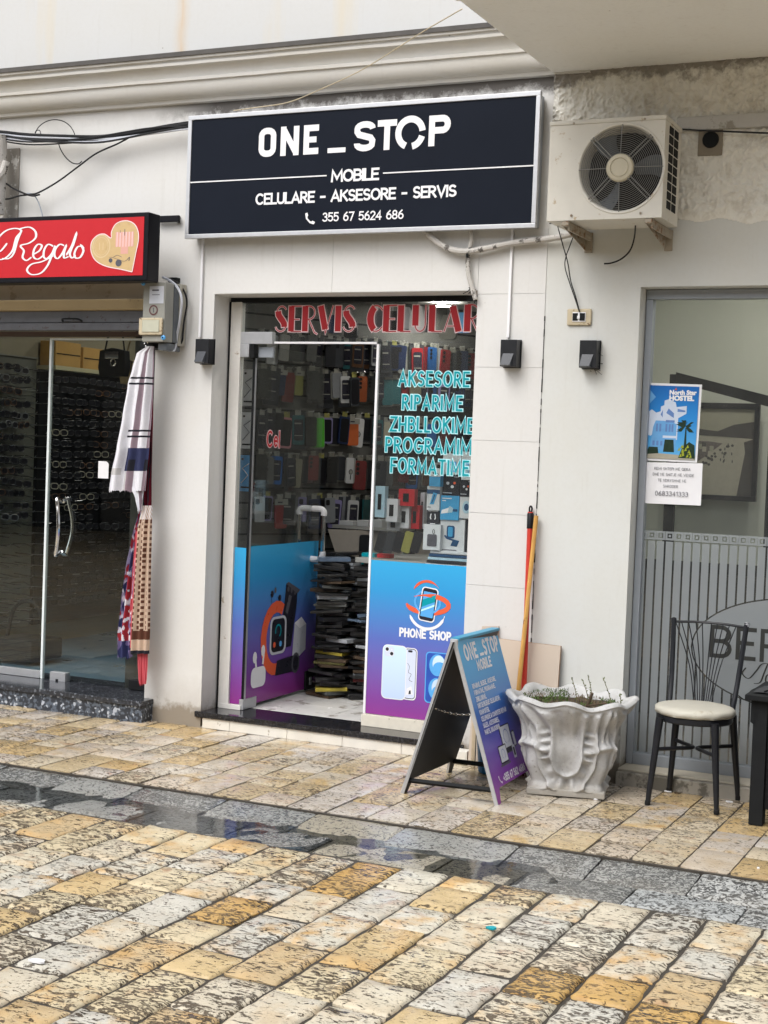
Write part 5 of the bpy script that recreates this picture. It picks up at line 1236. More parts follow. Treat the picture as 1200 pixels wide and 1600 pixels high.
# frosted strips, cut by the oval
ocx, ocz, oa, ob_ = -1.19, .70, .50, .268
sw = pitch*.80
x = FU(1005,833)[0]; zt = zc_-pitch*.62; zb_ = .14
while x < .85:
    k = Ink((0, CY-.0012, 0)); xl, xr = x-sw/2, x+sw/2
    def band(xq): 
        d = (xq-ocx)/(oa+.007); return None if abs(d) >= 1 else (ob_+.007)*math.sqrt(1-d*d)
    bl, br_ = band(xl), band(xr)
    if bl is None and br_ is None: k.rect(xl, zb_, xr, zt, M_FROST)
    else:
        N = 6; us = [xl+(xr-xl)*j/N for j in range(N+1)]
        top = [(u, ocz+(band(u) or 0)) for u in us]; bot = [(u, ocz-(band(u) or 0)) for u in us]
        k.poly([(xl,zt)]+top+[(xr,zt)], M_FROST); k.build('frosted_strip', cwin); k = Ink((0, CY-.0012, 0)); k.poly([(xl,zb_)]+[(u,v) for u, v in bot][0:]+[(xr,zb_)], M_FROST)
    k.build('frosted_strip', cwin); x += pitch
k = Ink((0, CY-.0012, 0)); k.ell(ocx, ocz, oa, ob_, M_FROST, 64); k.build('frosted_oval', cwin)
k = Ink((0, CY-.0022, 0)); a, b = FU(1108,1022); 
k.text('BER', a+.012, b-.012+.008, .142, .0205, M_CLEARD, xs=1.25, track=.28, ends=.5)
script(k, [[(1166,1043),(1160,1052),(1170,1060),(1182,1048),(1190,1038),(1200,1037),(1215,1041)],[(1200,1037),(1194,1052),(1188,1066),(1178,1068)],[(1206,1052),(1198,1056),(1197,1066),(1204,1064),(1210,1052),(1208,1064),(1216,1062)],[(1152,1085),(1166,1094),(1182,1092),(1196,1080),(1186,1074),(1172,1082),(1182,1096),(1204,1099)]], .0085, M_CLEARD, plane=FU)
k.build('window_lettering', cwin)
# inside the cafe
downlight(-1.2, 8.1, 2.93, 'added unseen ceiling lamp inside the cafe above the framed picture')  # unseen lamp added to lift the cafe interior
downlight(-1.7, 7.9, 2.93, 'second added unseen ceiling lamp inside the cafe near the window')  # another lamp added out of view for a brighter cafe
downlight(-5.9, 9.6, 2.97, 'added unseen ceiling lamp deeper inside the left shop')  # added lamp without a visible source, lights the left shop
downlight(-5.6, 8.5, 2.97, 'added unseen ceiling lamp inside the left shop above the sunglasses wall')  # also added out of view, brightens the front of the shop

M_CAFE = flat('cafe grey green wall', (.52,.54,.47), .7, var=.08, scale=1.5); M_CFLOOR = flat('cafe floor', (.14,.13,.12), .4, var=.2, scale=4)
cr_ = MB()
cr_.add([(-2.44,8.9,.06),(1.0,8.9,.06),(1.0,8.9,3.0),(-2.44,8.9,3.0)], [(0,1,2,3)], M_CAFE); cr_.add([(-2.42,7.37,.06),(-2.42,8.9,.06),(-2.42,8.9,3.0),(-2.42,7.37,3.0)], [(0,1,2,3)], M_CAFE)
cr_.add([(-2.44,7.37,.07),(1,7.37,.07),(1,8.95,.07),(-2.44,8.95,.07)], [(0,1,2,3)], M_CFLOOR); cr_.add([(-2.44,7.37,2.95),(1,7.37,2.95),(1,8.95,2.95),(-2.44,8.95,2.95)], [(0,1,2,3)], M_CEIL)
cr_.build('cafe_room', bld, smooth=0)
MB().box(-2.41,.98,8.84,8.895,.08,1.02,M_DARK).build('added_dark_panel', bld); MB().box(-2.415,-2.36,7.42,8.83,.08,1.02,M_DARK).build('added_dark_panel', bld)  # dark panels added so the lower cafe interior looks shaded
par = thing('dark_partition', 'black timber post and sloping beam standing behind the cafe glass', 'partition', (-1.95,8.3,.07))
a, b = at(1048,700,8.3); MB().box(a-.02,a+.035,8.28,8.33,.07,at(1053,585,8.3)[1],M_BLACKM,bev=.003).build('post', par)
P0 = at(1058,590,8.3); P1 = at(1200,626,8.0); P2 = at(1290,650,7.8)
mb = MB(); 
for (p, q, Ya, Yb) in ((P0, P2, 8.3, 7.8),):
    h = .058; vs = []
    for (u, Y_) in ((p, Ya), (q, Yb)): vs += [(u[0],Y_-.03,u[1]-h/2),(u[0],Y_+.03,u[1]-h/2),(u[0],Y_+.03,u[1]+h/2),(u[0],Y_-.03,u[1]+h/2)]
    mb.add(vs, [(0,1,5,4),(1,2,6,5),(2,3,7,6),(3,0,4,7),(0,3,2,1),(4,5,6,7)], M_BLACKM)
mb.build('beam', par)
a, b = at(1196,800,8.1); MB().box(a,a+.06,8.08,8.13,.07,at(1196,645,8.1)[1],M_BLACKM,bev=.003).build('post', par)
pf = thing('framed_picture', 'black framed sepia townscape picture hanging inside the cafe', 'picture', (-1.8,8.86,1.45))
PY = 8.80; xl, zl = at(1090,772,PY); xr, zr = at(1174,772,PY); _, ztp = at(1176,640,PY); xl -= .16
for bb in ((xl-.03,xr+.03,zl-.03,zl),(xl-.03,xr+.03,ztp,ztp+.035),(xl-.03,xl,zl,ztp),(xr,xr+.03,zl,ztp)): MB().box(bb[0],bb[1],PY-.02,PY+.01,bb[2],bb[3],M_BLACK,bev=.002).build('frame_bar', pf)
M_SEP = flat('sepia sky print', (.30,.29,.22), .4, var=.1); M_SEPD = flat('sepia hill print', (.06,.055,.05), .4, var=.3, scale=20); M_SEPM = flat('sepia ground print', (.36,.34,.27), .4, var=.12); M_SEPR = flat('sepia roof print', (.13,.11,.10), .4, var=.3, scale=30)
MB().box(xl,xr,PY-.002,PY+.008,zl,ztp,M_SEP).build('picture_sheet', pf)
k = Ink((xl,PY-.003,zl)); W = xr-xl; Hh = ztp-zl
k.poly([(0,0),(W,0),(W,.68*Hh),(.7*W,.66*Hh),(0,.70*Hh)], M_SEPM)
k.poly([(0,.70*Hh),(.0,.80*Hh),(.35*W,.76*Hh),(.55*W,.74*Hh),(.75*W,.82*Hh),(W,.86*Hh),(W,.66*Hh),(.6*W,.68*Hh)], M_SEPD)
k.poly([(.82*W,0),(.9*W,.5*Hh),(.88*W,.62*Hh),(W,.66*Hh),(W,0)], M_SEPD)
k.poly([(0,.25*Hh),(0,.62*Hh),(.45*W,.62*Hh),(.62*W,.60*Hh),(.42*W,.45*Hh),(.2*W,.3*Hh)], M_SEPR)
r2 = random.Random(3)
for _ in range(14): u = r2.uniform(.02,.5); v = .35+u*.3+r2.uniform(-.05,.1); k.rect(u*W, v*Hh, (u+.05)*W, (v+.06)*Hh, r2.choice([M_SEPM, M_SEPD, M_SEP]))
for _ in range(36): u = r2.uniform(.05,.75); v = .12+u*.62+r2.gauss(0,.025); k.ell(u*W, v*Hh, .018*W, .016*Hh, M_SEPD, 7)
for _ in range(10): k.ell(r2.uniform(.6,.75)*W, r2.uniform(.3,.6)*Hh, .008*W, .02*Hh, M_SEPD, 6)
k.build('picture_print', pf)
# poster + notice taped on the glass
def sheet(p00, p10, p11, p01, Y, m, name, lb, cat):
    a, b, c, d = [at(*p, Y) for p in (p00, p10, p11, p01)]
    t = thing(name, lb, cat, (a[0], Y, a[1])); mb = MB()
    n = 6; vs = []; fs = []
    for j in range(n+1):
        for i in range(n+1):
            u, v = i/n, j/n; x = (a[0]*(1-u)+b[0]*u)*(1-v)+(d[0]*(1-u)+c[0]*u)*v; z = (a[1]*(1-u)+b[1]*u)*(1-v)+(d[1]*(1-u)+c[1]*u)*v
            vs.append((x, Y-.0015*math.sin(u*5)*math.sin(v*4)-.0005, z))
    for j in range(n):
        for i in range(n): o = j*(n+1)+i; fs.append((o,o+1,o+n+2,o+n+1))
    mb.add(vs, fs, m); mb.build('paper', t); return t, a, b, c, d
PYY = CY-.0045
t, a, b, c, d = sheet((1003,719),(1089,723),(1097,601),(1009,598),PYY,M_WHITE,'hostel_poster','blue poster reading North Star HOSTEL taped on the cafe window','poster')
def q_(u, v): 
    x = (a[0]*(1-u)+b[0]*u)*(1-v)+(d[0]*(1-u)+c[0]*u)*v; z = (a[1]*(1-u)+b[1]*u)*(1-v)+(d[1]*(1-u)+c[1]*u)*v; return (x, z)
def qp(*pts): return [q_(u, v) for u, v in pts]
M_PSKY = m_grad('poster sky', [(0,(.10,.38,.70)),(.5,(.025,.24,.62)),(1,(.008,.12,.42))], lo=.05, hi=.38); M_PW = flat('poster white', (.55,.62,.74), .35, var=.1); M_PSH = flat('poster shade blue', (.12,.22,.48), .35, var=.2); M_PTREE = flat('poster dark green', (.015,.035,.02), .4, var=.4, scale=60); M_PYEL = flat('poster leaf', (.30,.34,.03), .4, var=.3, scale=50); M_PLB = flat('poster light blue', (.14,.36,.66), .35, var=.15)
k = Ink((0, PYY-.0030, 0)); k.poly(qp((.04,.03),(.96,.03),(.96,.97),(.04,.97)), M_PSKY)
k.poly(qp((.04,.95),(.04,.62),(.10,.74),(.20,.82)), M_PLB)
k.poly(qp((.04,.48),(.06,.62),(.14,.66),(.22,.62),(.30,.64),(.30,.70),(.36,.72),(.36,.78),(.44,.80),(.56,.76),(.58,.70),(.76,.72),(.76,.62),(.62,.56),(.62,.28),(.36,.28),(.20,.36),(.14,.32),(.04,.34)), M_PW)
k.poly(qp((.40,.62),(.54,.56),(.54,.62),(.44,.68)), M_PSH); k.poly(qp((.60,.64),(.74,.64),(.74,.66),(.60,.68)), M_PSH); k.poly(qp((.30,.60),(.34,.66),(.34,.56)), M_PSH)
k.poly(qp((.14,.20),(.18,.44),(.22,.52),(.36,.52),(.54,.50),(.60,.48),(.60,.14),(.14,.14)), M_PLB)
for u in (.23,.29,.40,.46,.51): k.poly(qp((u,.38),(u+.035,.38),(u+.035,.48),(u,.48)), M_PSH)
for u in (.18,.25,.32): k.poly(qp((u,.20),(u+.04,.20),(u+.04,.26),(u,.26)), M_PSH)
k.poly(qp((.38,.12),(.58,.12),(.56,.28),(.40,.28)), M_PTREE); k.poly(qp((.36,.30),(.60,.30),(.60,.33),(.36,.33)), M_PW); k.poly(qp((.06,.08),(.30,.08),(.28,.18),(.12,.18)), M_PTREE)
k.poly(qp((.04,.03),(.96,.03),(.96,.08),(.30,.10),(.04,.08)), M_SEPM); k.poly(qp((.40,.50),(.56,.50),(.56,.53),(.40,.53)), M_PSH)
r3 = random.Random(5)
for i in range(16):
    an = r3.uniform(-.5, PI+.5); L = r3.uniform(.08,.16); u0, v0 = .76, .44
    k.poly(qp((u0,v0+.02),(u0+L*.6*math.cos(an)+.02,v0+L*.6*math.sin(an)+.02),(u0+L*1.2*math.cos(an),v0+L*.8*math.sin(an)),(u0+L*.5*math.cos(an),v0+L*.5*math.sin(an)-.02)), M_PTREE)
k.poly(qp((.74,.08),(.80,.08),(.78,.44),(.76,.44)), M_PTREE); k.poly(qp((.66,.05),(.96,.05),(.94,.22),(.84,.26),(.72,.18)), M_PTREE)
for i in range(14): u, v = r3.uniform(.64,.86), r3.uniform(.05,.18); k.poly(qp((u,v),(u+.05,v+.01),(u+.03,v+.05)), M_PYEL)
k.step(.0005); 
x_, z_ = q_(.44,.86); k.font('North Star', x_, z_, .031, M_WHITE, bold=.0016, xs=.98); x_, z_ = q_(.44,.785); k.font('HOSTEL', x_, z_, .033, M_WHITE, bold=.0020, xs=1.05)
k.poly(qp((.53,.925),(.545,.935),(.55,.955),(.56,.935),(.575,.925),(.555,.915)), M_OR)
k.build('poster_print', t)
t, a, b, c, d = sheet((1004,786),(1095,790),(1098,724),(1005,722),PYY-.0042,M_WHITE,'paper_notice','white paper notice with a phone number taped below the blue poster','notice')
k = Ink((0, PYY-.0072, 0))
for i, (s_, u, v, sz) in enumerate([('KEMI SHTEPI ME QERA',.5,.84,.0125),('DHE NE SHITJE NE VENDE',.52,.70,.0125),('TE NDRYSHME NE',.5,.56,.0125),('SHKODER',.48,.42,.0125),('0683341333',.5,.22,.0215)]):
    x_, z_ = q_(u, v); k.text(s_, x_, z_-.004, sz, sz*.13, M_GREYP, align='C', xs=1.15, track=.28)
k.build('notice_print', t)

# ================================================================ THINGS ON THE WALL
def wall_lamp(px0, py0, px1, py1, label):
    xa, zt = at(px0, py0, 7.10); xb, zb_ = at(px1, py1, 7.10); xc = (xa+xb)/2; w = .088; h = .145; zc = (zt+zb_)/2
    t = thing('wall_lamp', label, 'wall lamp', (xc, WY, zc-h/2), 'black wall lamps beside the shop windows')
    mb = MB(); mb.box(xc-w/2, xc+w/2, WY-.075, WY-.008, zc-h/2+.004, zc+h/2-.004, M_LAMP, bev=.002); mb.box(xc-w/2-.004,xc+w/2+.004,WY-.014,WY-.0085,zc-h/2,zc+h/2,M_LAMP,bev=.001); mb.build('lamp_body', t)
    mb = MB(); x0, x1 = xc-w*.42, xc+w*.42; y = WY-.0755
    mb.add([(x0+.008,y,zc-.002),(x1-.008,y,zc-.002),(x1-.022,y-.018,zc-h/2+.012),(x0,y-.018,zc-h/2+.012),(x0,y,zc-h/2+.006),(x1-.014,y,zc-h/2+.006)], [(0,3,2,1),(3,4,5,2),(0,4,3),(1,2,5)], M_LAMP2); mb.build('lamp_visor', t, smooth=0)
M_LAMP = flat('black lamp plastic', (.016,.017,.02), .38, var=.2); M_LAMP2 = flat('lamp visor', (.04,.045,.055), .25, var=.1)
wall_lamp(301,530,322,566, 'black wall lamp left of the phone shop door under a white conduit')
wall_lamp(780,531,803,571, 'black wall lamp between the window and the brooms, under a conduit')
wall_lamp(904,532,928,573, 'black wall lamp below the power socket with a cobweb beside it')
def conduit(P, label):
    mb = MB()
    for (xa, za), (xb, zb_) in zip(P, P[1:]): mb.box(min(xa,xb)-.007, max(xa,xb)+.007, WY-.020, WY-.0077, min(za,zb_), max(za,zb_), M_WHITE, bev=.002)
    o = mb.build('conduit', loc=(P[0][0], WY, P[-1][1])); tag(o, label, 'conduit')
conduit([(-4.548,2.80),(-4.548,2.222)], 'thin white conduit running down to the wall lamp left of the door')
conduit([(-2.684,2.80),(-2.684,2.222)], 'thin white conduit running down from the big sign to the middle wall lamp')
# cobweb debris beside the third lamp
mb = MB(); r4 = random.Random(8); xw, zw = at(930,560,7.18)
for _ in range(40):
    p = Vector((xw+r4.gauss(.0,.010), WY-.01-r4.random()*.03, zw+r4.gauss(0,.035))); q = p+Vector((r4.gauss(.006,.014), r4.gauss(0,.006), r4.gauss(-.008,.018))); mb.ring_tube([p,(p+q)/2+Vector((.003,0,-.004)),q], .0013, 3, M_BLACKM)
tag(mb.build('cobweb', loc=(xw,WY,zw)), 'dusty tangle of cobweb at the right side of the third wall lamp', 'cobweb')
# socket
xa, zt = at(885,482,7.17); xb, zb_ = at(922,508,7.17)
M_IVORY = flat('old ivory plastic', (.50,.43,.30), .45, var=.15, wear=((.2,.13,.07), 25, .6))
so = thing('power_socket', 'old ivory double power socket with wires running into it from above', 'socket', ((xa+xb)/2, WY, zb_))
MB().box(xa,xb,WY-.018,WY-.005,zb_,zt,M_IVORY,bev=.007).build('socket_plate', so)
xm = (xa+xb)/2; zm = (zt+zb_)/2
MB().box(xm-.034,xm+.036,WY-.022,WY-.0185,zm-.024,zm+.024,M_WHITE,bev=.002).build('socket_insert', so)
for s_ in (-.018,.019): MB().box(xm+s_-.014,xm+s_+.014,WY-.0245,WY-.0225,zm-.019,zm+.019,M_BLACKM,bev=.001).build('socket_face', so)
MB().box(xm-.007,xm+.007,WY-.028,WY-.0246,zm-.01,zm+.006,M_WHITE,bev=.001).build('socket_shutter', so)
# wires
def wire(name, label, pts, Y, r, m, group=None, n=6):
    P = [(*at(px, py, Y if not isinstance(Y, (list, tuple)) else Y[i]), Y if not isinstance(Y, (list, tuple)) else Y[i]) for i, (px, py) in enumerate(pts)]
    P = [(p[0], p[2], p[1]) for p in P]
    o = MB().ring_tube(catmull(P, n), r, 6, m).build(name, loc=P[0]); tag(o, label, 'cable', group); return o
M_WIRE = flat('black cable', (.012,.012,.013), .4, var=.2)
wire('cable', 'thin black wire from under the air conditioner into the ivory socket', [(871,352),(880,385),(887,410),(892,440),(899,462),(906,488)], [6.95,7.10,7.14,7.16,7.17,7.17], .0028, M_WIRE)
wire('cable', 'thin black wire from the lagged pipe end into the ivory socket', [(897,366),(890,385),(884,402),(883,418),(890,442),(898,465),(905,487)], 7.165, .0028, M_WIRE)
wire('cable', 'short black cable end curling left under the air conditioner', [(993,350),(991,372),(984,392),(970,405),(955,411),(944,412)], [7.0,7.1,7.14,7.16,7.17,7.17], .0042, M_WIRE)
wire('cable', 'thin pale wire rising from the cornice to the balcony corner', [(365,173),(400,168),(450,160),(500,140),(560,112),(610,82),(660,50),(722,14)], [7.02,7.0,7.0,6.9,6.8,6.6,6.4,6.1], .0030, M_IVORY)
M_LAG = flat('dirty white lagging', (.48,.46,.43), .7, var=.2, scale=22, bump=.6, wear=((.10,.09,.08), 22, .56))
lp = thing('lagged_pipe', 'dirty white lagged pipe sagging between the big sign and air conditioner, with a branch', 'pipe', (*[at(733,392,7.15)[0], 7.15], 2.66))
def pipe(pts, Y, r, nm):
    P = [(at(px,py,Y)[0], Y, at(px,py,Y)[1]) for px, py in pts]; C = catmull(P, 8)
    R_ = [r*(1+.16*mn.noise(Vector((i*.55, r*90, 1)))) for i in range(len(C))]; MB().ring_tube(C, R_, 9, M_LAG).build(nm, lp)
pipe([(664,360),(676,372),(690,383),(708,391),(732,393),(765,387),(800,380),(840,375),(870,371),(900,363)], 7.155, .0165, 'main_pipe')
pipe([(734,356),(737,372),(733,392),(731,412),(733,432),(738,450),(743,468)], 7.165, .0125, 'branch_pipe')
mb = MB(); 
for px, py in ((734,392),(731,398)): x_, z_ = at(px, py, 7.155); mb.lathe([(.018,-.006),(.019,0),(.018,.006)], 10, M_BLACKM, Matrix.Translation((x_,7.16,z_)) @ Matrix.Rotation(PI/2,4,'Y'))
mb.build('pipe_tie', lp)
mb = MB(); x_, z_ = at(738,460,7.18)
for _ in range(26):
    p = Vector((x_+r4.gauss(0,.014), WY-.006, z_+r4.gauss(0,.016))); q = p+Vector((r4.gauss(0,.014), -.01*r4.random(), r4.gauss(0,.014))); mb.ring_tube([p,q], .0022, 4, M_BLACKM)
tag(mb.build('cable_debris', loc=(x_,WY,z_)), 'dark broken hole with wire ends at the top right corner of the shop opening', 'wire ends')
# cable bundle at the upper left
BP = [(-30,208),(0,211),(45,217),(100,219),(150,219),(190,214),(235,206),(292,198),(330,196)]
for i in range(11):
    r5 = random.Random(40+i); o1, o2 = r5.uniform(-7,6), r5.uniform(-6,6)
    pts = [(px, py+o1*math.cos(px/60+i)+(o2 if 40 < px < 200 else o2*.8)*.55 + (i-5)*.9) for px, py in BP]
    col_ = M_WIRE if i % 5 else M_LG
    wire('cable', '%s cable in the bundle above the red sign, %s strand from the top' % ('grey' if i % 5 == 0 else 'black', ORD[i]), pts, 7.13-.006*(i % 4), .0045+.0015*(i % 3), col_, 'bundled cables under the cornice')
wire('cable', 'thick black cable drooping from the bundle towards the left photo edge', [(205,213),(185,224),(150,240),(120,262),(90,284),(60,301),(45,304),(30,306),(10,311),(-10,307)], 7.13, .0055, M_WIRE)
wire('cable', 'second thick black cable crossing the drooping one near the left edge', [(-6,280),(8,286),(20,294),(35,301),(50,306),(62,304)], 7.12, .0055, M_WIRE)
wire('cable', 'thin grey cable end falling behind the red sign top', [(42,302),(52,304),(60,316),(66,335),(68,350)], 7.14, .004, M_ALUG)
wire('cable', 'thin black cable loop above the cable bundle', [(54,211),(60,199),(72,190),(86,187),(100,190),(111,199),(117,212),(112,219)], 7.14, .003, M_WIRE)
wire('cable', 'small tight cable loop on the left side of the bundle', [(54,214),(56,205),(62,204),(64,213),(60,219)], 7.13, .0028, M_WIRE)
wire('cable', 'thin black cable hanging in a hook below the bundle', [(92,226),(95,234),(102,245),(112,254),(122,256),(128,252)], 7.14, .0035, M_WIRE)
# old pipe and worn patch at the far left
M_OLD = flat('weathered grey render', (.27,.25,.22), .8, var=.3, scale=14, wear=((.6,.58,.54), 9, .55))
xa, _ = at(29,280,7.19); op = thing('downpipe_chase', 'weathered grey strip of bare render with an old white pipe end, far left edge', 'pipe', (xa-.1,WY,3.0))
MB().box(xa-.40,xa,WY-.010,WY-.001,2.60,3.36,M_OLD,bev=.003).build('bare_render', op)
MB().ring_tube(catmull([(-5.98,7.05,3.20),(-5.93,7.06,3.16),(-5.90,7.08,3.20),(-5.885,7.09,3.26)],6), .022, 9, M_LAG).build('pipe_end', op)
MB().ring_tube([(-5.955,7.10,2.95),(-5.945,7.10,3.15),(-5.95,7.10,3.42)], .045, 12, M_LAG).build('pipe', op)
# trunking and round vent at the right
tk = thing('wall_trunking', 'long grey white trunking board along the rough wall right of the air conditioner', 'trunking', (-1.8,WY,3.2))
MB().box(-1.846,.9,WY-.045,WY-.006,3.222,3.288,flat('trunking plastic',(.50,.49,.47),.45,var=.1,wear=((.3,.28,.24),7,.6)),bev=.004).build('trunking_cover', tk)
wire('cable', 'thin black cable running along under the grey trunking', [(1066,202),(1100,204),(1150,206),(1200,208),(1260,210)], 7.14, .0045, M_WIRE)
xv, zv = at(1110,218,7.165); rv_ = thing('round_vent', 'small round black vent hole on a square plate under the trunking', 'vent', (xv,WY,zv))
MB().box(xv-.062,xv+.056,WY-.028,WY-.006,zv-.075,zv+.06,M_WALL2,bev=.004).build('vent_plate', rv_)
MB().lathe([(0,0),(.036,0),(.040,.006),(.040,.014)],20,M_BLACKM,Matrix.Translation((xv,WY-.04,zv)) @ Matrix.Rotation(-PI/2,4,'X')).build('vent_hole', rv_)

# ---- electricity meter
MYF = 6.99
xl, zt = at(224,441,MYF); xr, _ = at(259,441,MYF); _, zb_ = at(240,534,MYF)
mt = thing('electricity_meter', 'grey plastic electricity meter box with cables, right below the red sign', 'meter', ((xl+xr)/2, WY, zb_))
M_MET = flat('translucent grey cover', (.30,.30,.27), .25, var=.15, scale=9); M_METS = flat('meter side', (.13,.145,.16), .3, var=.2); M_METB = flat('meter base', (.40,.38,.32), .45, var=.12)
MB().box(xl,xr,MYF,MYF+.09,zb_,zt,M_MET,bev=.008).build('meter_cover', mt)
MB().box(xl+.004,xr+.002,MYF+.091,WY-.07,zb_+.004,zt-.004,M_METS,bev=.004).build('meter_body', mt)
MB().box(xl-.004,xr+.012,WY-.069,WY-.009,zb_-.012,zt+.006,M_METB,bev=.006).build('meter_base', mt)
k = Ink((xl, MYF-.001, zb_)); W = xr-xl; Hh = zt-zb_
k.rect(.30*W,.64*Hh,.94*W,.93*Hh,M_IVW if 'M_IVW' in globals() else M_LG); k.rect(.42*W,.85*Hh,.72*W,.875*Hh,M_GREYP); k.rect(.42*W,.78*Hh,.76*W,.792*Hh,M_GREYP)
k.ribbon(arc(.5*W,.53*Hh,.17*W,.075*Hh,0,360,18)[:-1], .008, flat('maroon ring',(.12,.05,.05),.4), closed=True); k.ribbon([(.5*W,.49*Hh),(.5*W,.57*Hh)], .006, M_GREYP)
k.build('meter_label', mt)
MB().box(xl-.012,xl+.97*W,MYF-.018,MYF-.001,zb_+.11*Hh,zb_+.40*Hh,M_IVORY,bev=.008).build('fuse_window', mt)
MB().box(xl+.1*W,xl+.85*W,MYF-.021,MYF-.0185,zb_+.16*Hh,zb_+.36*Hh,flat('pale window',(.50,.50,.40),.2),bev=.003).build('window_insert', mt)
for (u, v) in ((0,.985),(.98,.07)):
    T = Matrix.Translation((xl+u*W, MYF-.004, zb_+v*Hh)) @ Matrix.Rotation(PI/2,4,'X'); mb = MB(); mb.lathe([(0,.004),(.006,.006),(.012,.003),(.014,-.004)],12,M_LB,T); mb.lathe([(0,.0075),(.005,.0065)],8,M_BLACK,T); mb.build('seal_screw', mt)
mb = MB(); mb.box(xl+.55*W,xr-.005,MYF+.04,WY-.03,zb_-.045,zb_-.002,M_METS,bev=.008); mb.build('cable_gland', mt)
wire('cable', 'thick pale cable looping down the right side of the meter box', [(254,433),(268,440),(279,452),(284,470),(281,500),(277,522),(274,542),(270,548),(262,540)], [7.1,7.1,7.08,7.08,7.1,7.12,7.12,7.1,7.1], .0075, M_IVW if 'M_IVW' in globals() else M_LG)
wire('cable', 'black cable looping behind the pale one beside the meter', [(258,434),(276,441),(288,456),(292,474),(288,500),(286,520),(284,534),(274,546),(262,547),(254,540)], 7.15, .006, M_WIRE)
MB_ = MB(); xa, zt_ = at(264,434,7.17); xb, zb2 = at(277,441,7.17); MB_.box(xa,xb,7.16,WY-.001,zb2,zt_,M_BLACKM); tag(MB_.build('junction_clip', loc=(xa,WY,zb2)), 'small black clip on the wall above the meter cables', 'clip')
# ---- air conditioner
AX0, AX1, AY, AZ0, AZ1, AD = -2.368, -1.806, 6.80, 2.748, 3.222, .30
ac = thing('air_conditioner', 'dirty white outdoor air conditioner unit on rusty brackets right of the big sign', 'air conditioner', ((AX0+AX1)/2, WY, AZ0-.1))
M_AC = flat('air conditioner paint', (.62,.60,.54), .45, var=.12, scale=6, wear=((.44,.36,.25), 16, .62)); M_AC2 = flat('yellowed plastic', (.52,.48,.37), .4, var=.08); M_RUST = flat('rusty bracket', (.33,.29,.23), .7, var=.3, scale=14, wear=((.20,.11,.055), 22, .54)); M_GRIL = flat('grille wire', (.20,.20,.19), .5, .0, var=.15); M_VOID = flat('dark hollow', (.008,.009,.01), .8)
FX, FZ, FR = (at(970,263,AY)[0]), (at(970,263,AY)[1]), .205
# body with a round opening in its front
def ac_front():
    mb = MB(); N = 48; outer = []; inner = []
    for i in range(N):
        a = 2*PI*i/N; c_, s_ = math.cos(a), math.sin(a); inner.append((FX+FR*c_, FZ+FR*s_))
        tx_ = ((AX1 if c_ > 0 else AX0)-FX)/c_ if abs(c_) > 1e-6 else 1e9; tz_ = ((AZ1-.022 if s_ > 0 else AZ0)-FZ)/s_ if abs(s_) > 1e-6 else 1e9
        tt = min(tx_, tz_); outer.append((FX+c_*tt, FZ+s_*tt))
    vs = [(x, AY, z) for x, z in outer]+[(x, AY, z) for x, z in inner]+[(x+(FX-x)*.05, AY+.02, z+(FZ-z)*.05) for x, z in inner]+[(x+(FX-x)*.09, AY+.10, z+(FZ-z)*.09) for x, z in inner]
    fs = []
    for i in range(N):
        j = (i+1) % N; fs += [(i,j,N+j,N+i),(N+i,N+j,2*N+j,2*N+i),(2*N+i,2*N+j,3*N+j,3*N+i)]
    mb.add(vs, fs, M_AC)
    for cxx, czz in ((AX0,AZ0),(AX1,AZ0),(AX0,AZ1-.022),(AX1,AZ1-.022)): pass
    return mb
mb = ac_front(); 
# fill the four corner slivers left by the fan of rays
for cxx, czz in ((AX0,AZ0),(AX1,AZ0),(AX0,AZ1-.022),(AX1,AZ1-.022)):
    base_ = [v for v in mb.v[:48]]
    near = sorted(base_, key=lambda p: (p.x-cxx)**2+(p.z-czz)**2)
    onx = next(p for p in near if abs(p.x-cxx) < 1e-6); onz = next(p for p in near if abs(p.z-czz) < 1e-6)
    mb.add([(cxx,AY,czz),tuple(onx),tuple(onz)], [(0,1,2)], M_AC)
    # (slivers are tiny triangles)
Yb = AY+AD
mb.add([(AX0,AY,AZ0),(AX0,Yb,AZ0),(AX0,Yb,AZ1-.022),(AX0,AY,AZ1-.022)], [(0,1,2,3)], M_AC)
mb.add([(AX0,AY,AZ0),(AX1,AY,AZ0),(AX1,Yb,AZ0),(AX0,Yb,AZ0)], [(0,1,2,3)], M_AC)
mb.add([(AX1,AY,AZ0),(AX1,Yb,AZ0),(AX1,Yb,AZ1-.022),(AX1,AY,AZ1-.022)], [(0,1,2,3)], M_AC)
mb.add([(AX0,Yb,AZ0),(AX1,Yb,AZ0),(AX1,Yb,AZ1-.02),(AX0,Yb,AZ1-.02)], [(0,1,2,3)], M_AC)
mb.add([(AX0+.01,AY+.12,AZ0+.01),(AX1-.01,AY+.12,AZ0+.01),(AX1-.01,AY+.12,AZ1-.03),(AX0+.01,AY+.12,AZ1-.03)], [(0,1,2,3)], M_VOID)
mb.build('casing', ac, smooth=25)
MB().box(AX0-.003,AX1+.004,AY-.004,Yb+.003,AZ1-.0215,AZ1,M_AC,bev=.005).build('top_cover', ac)
T = Matrix.Translation((FX, AY, FZ)) @ Matrix.Rotation(PI/2, 4, 'X')      # local z -> towards the viewer
mb = MB(); mb.lathe([(.198,-.004),(.204,.004),(.211,.005),(.214,.0)], 48, M_AC, T); mb.build('fan_ring', ac)
mb = MB()
for i in range(15):
    r_ = .070+.0087*i; mb.ring_tube([T@Vector((r_*math.cos(2*PI*q/40), r_*math.sin(2*PI*q/40), .002+.012*(1-(r_/.2)**2))) for q in range(40)], .0012, 4, M_GRIL, closed=True)
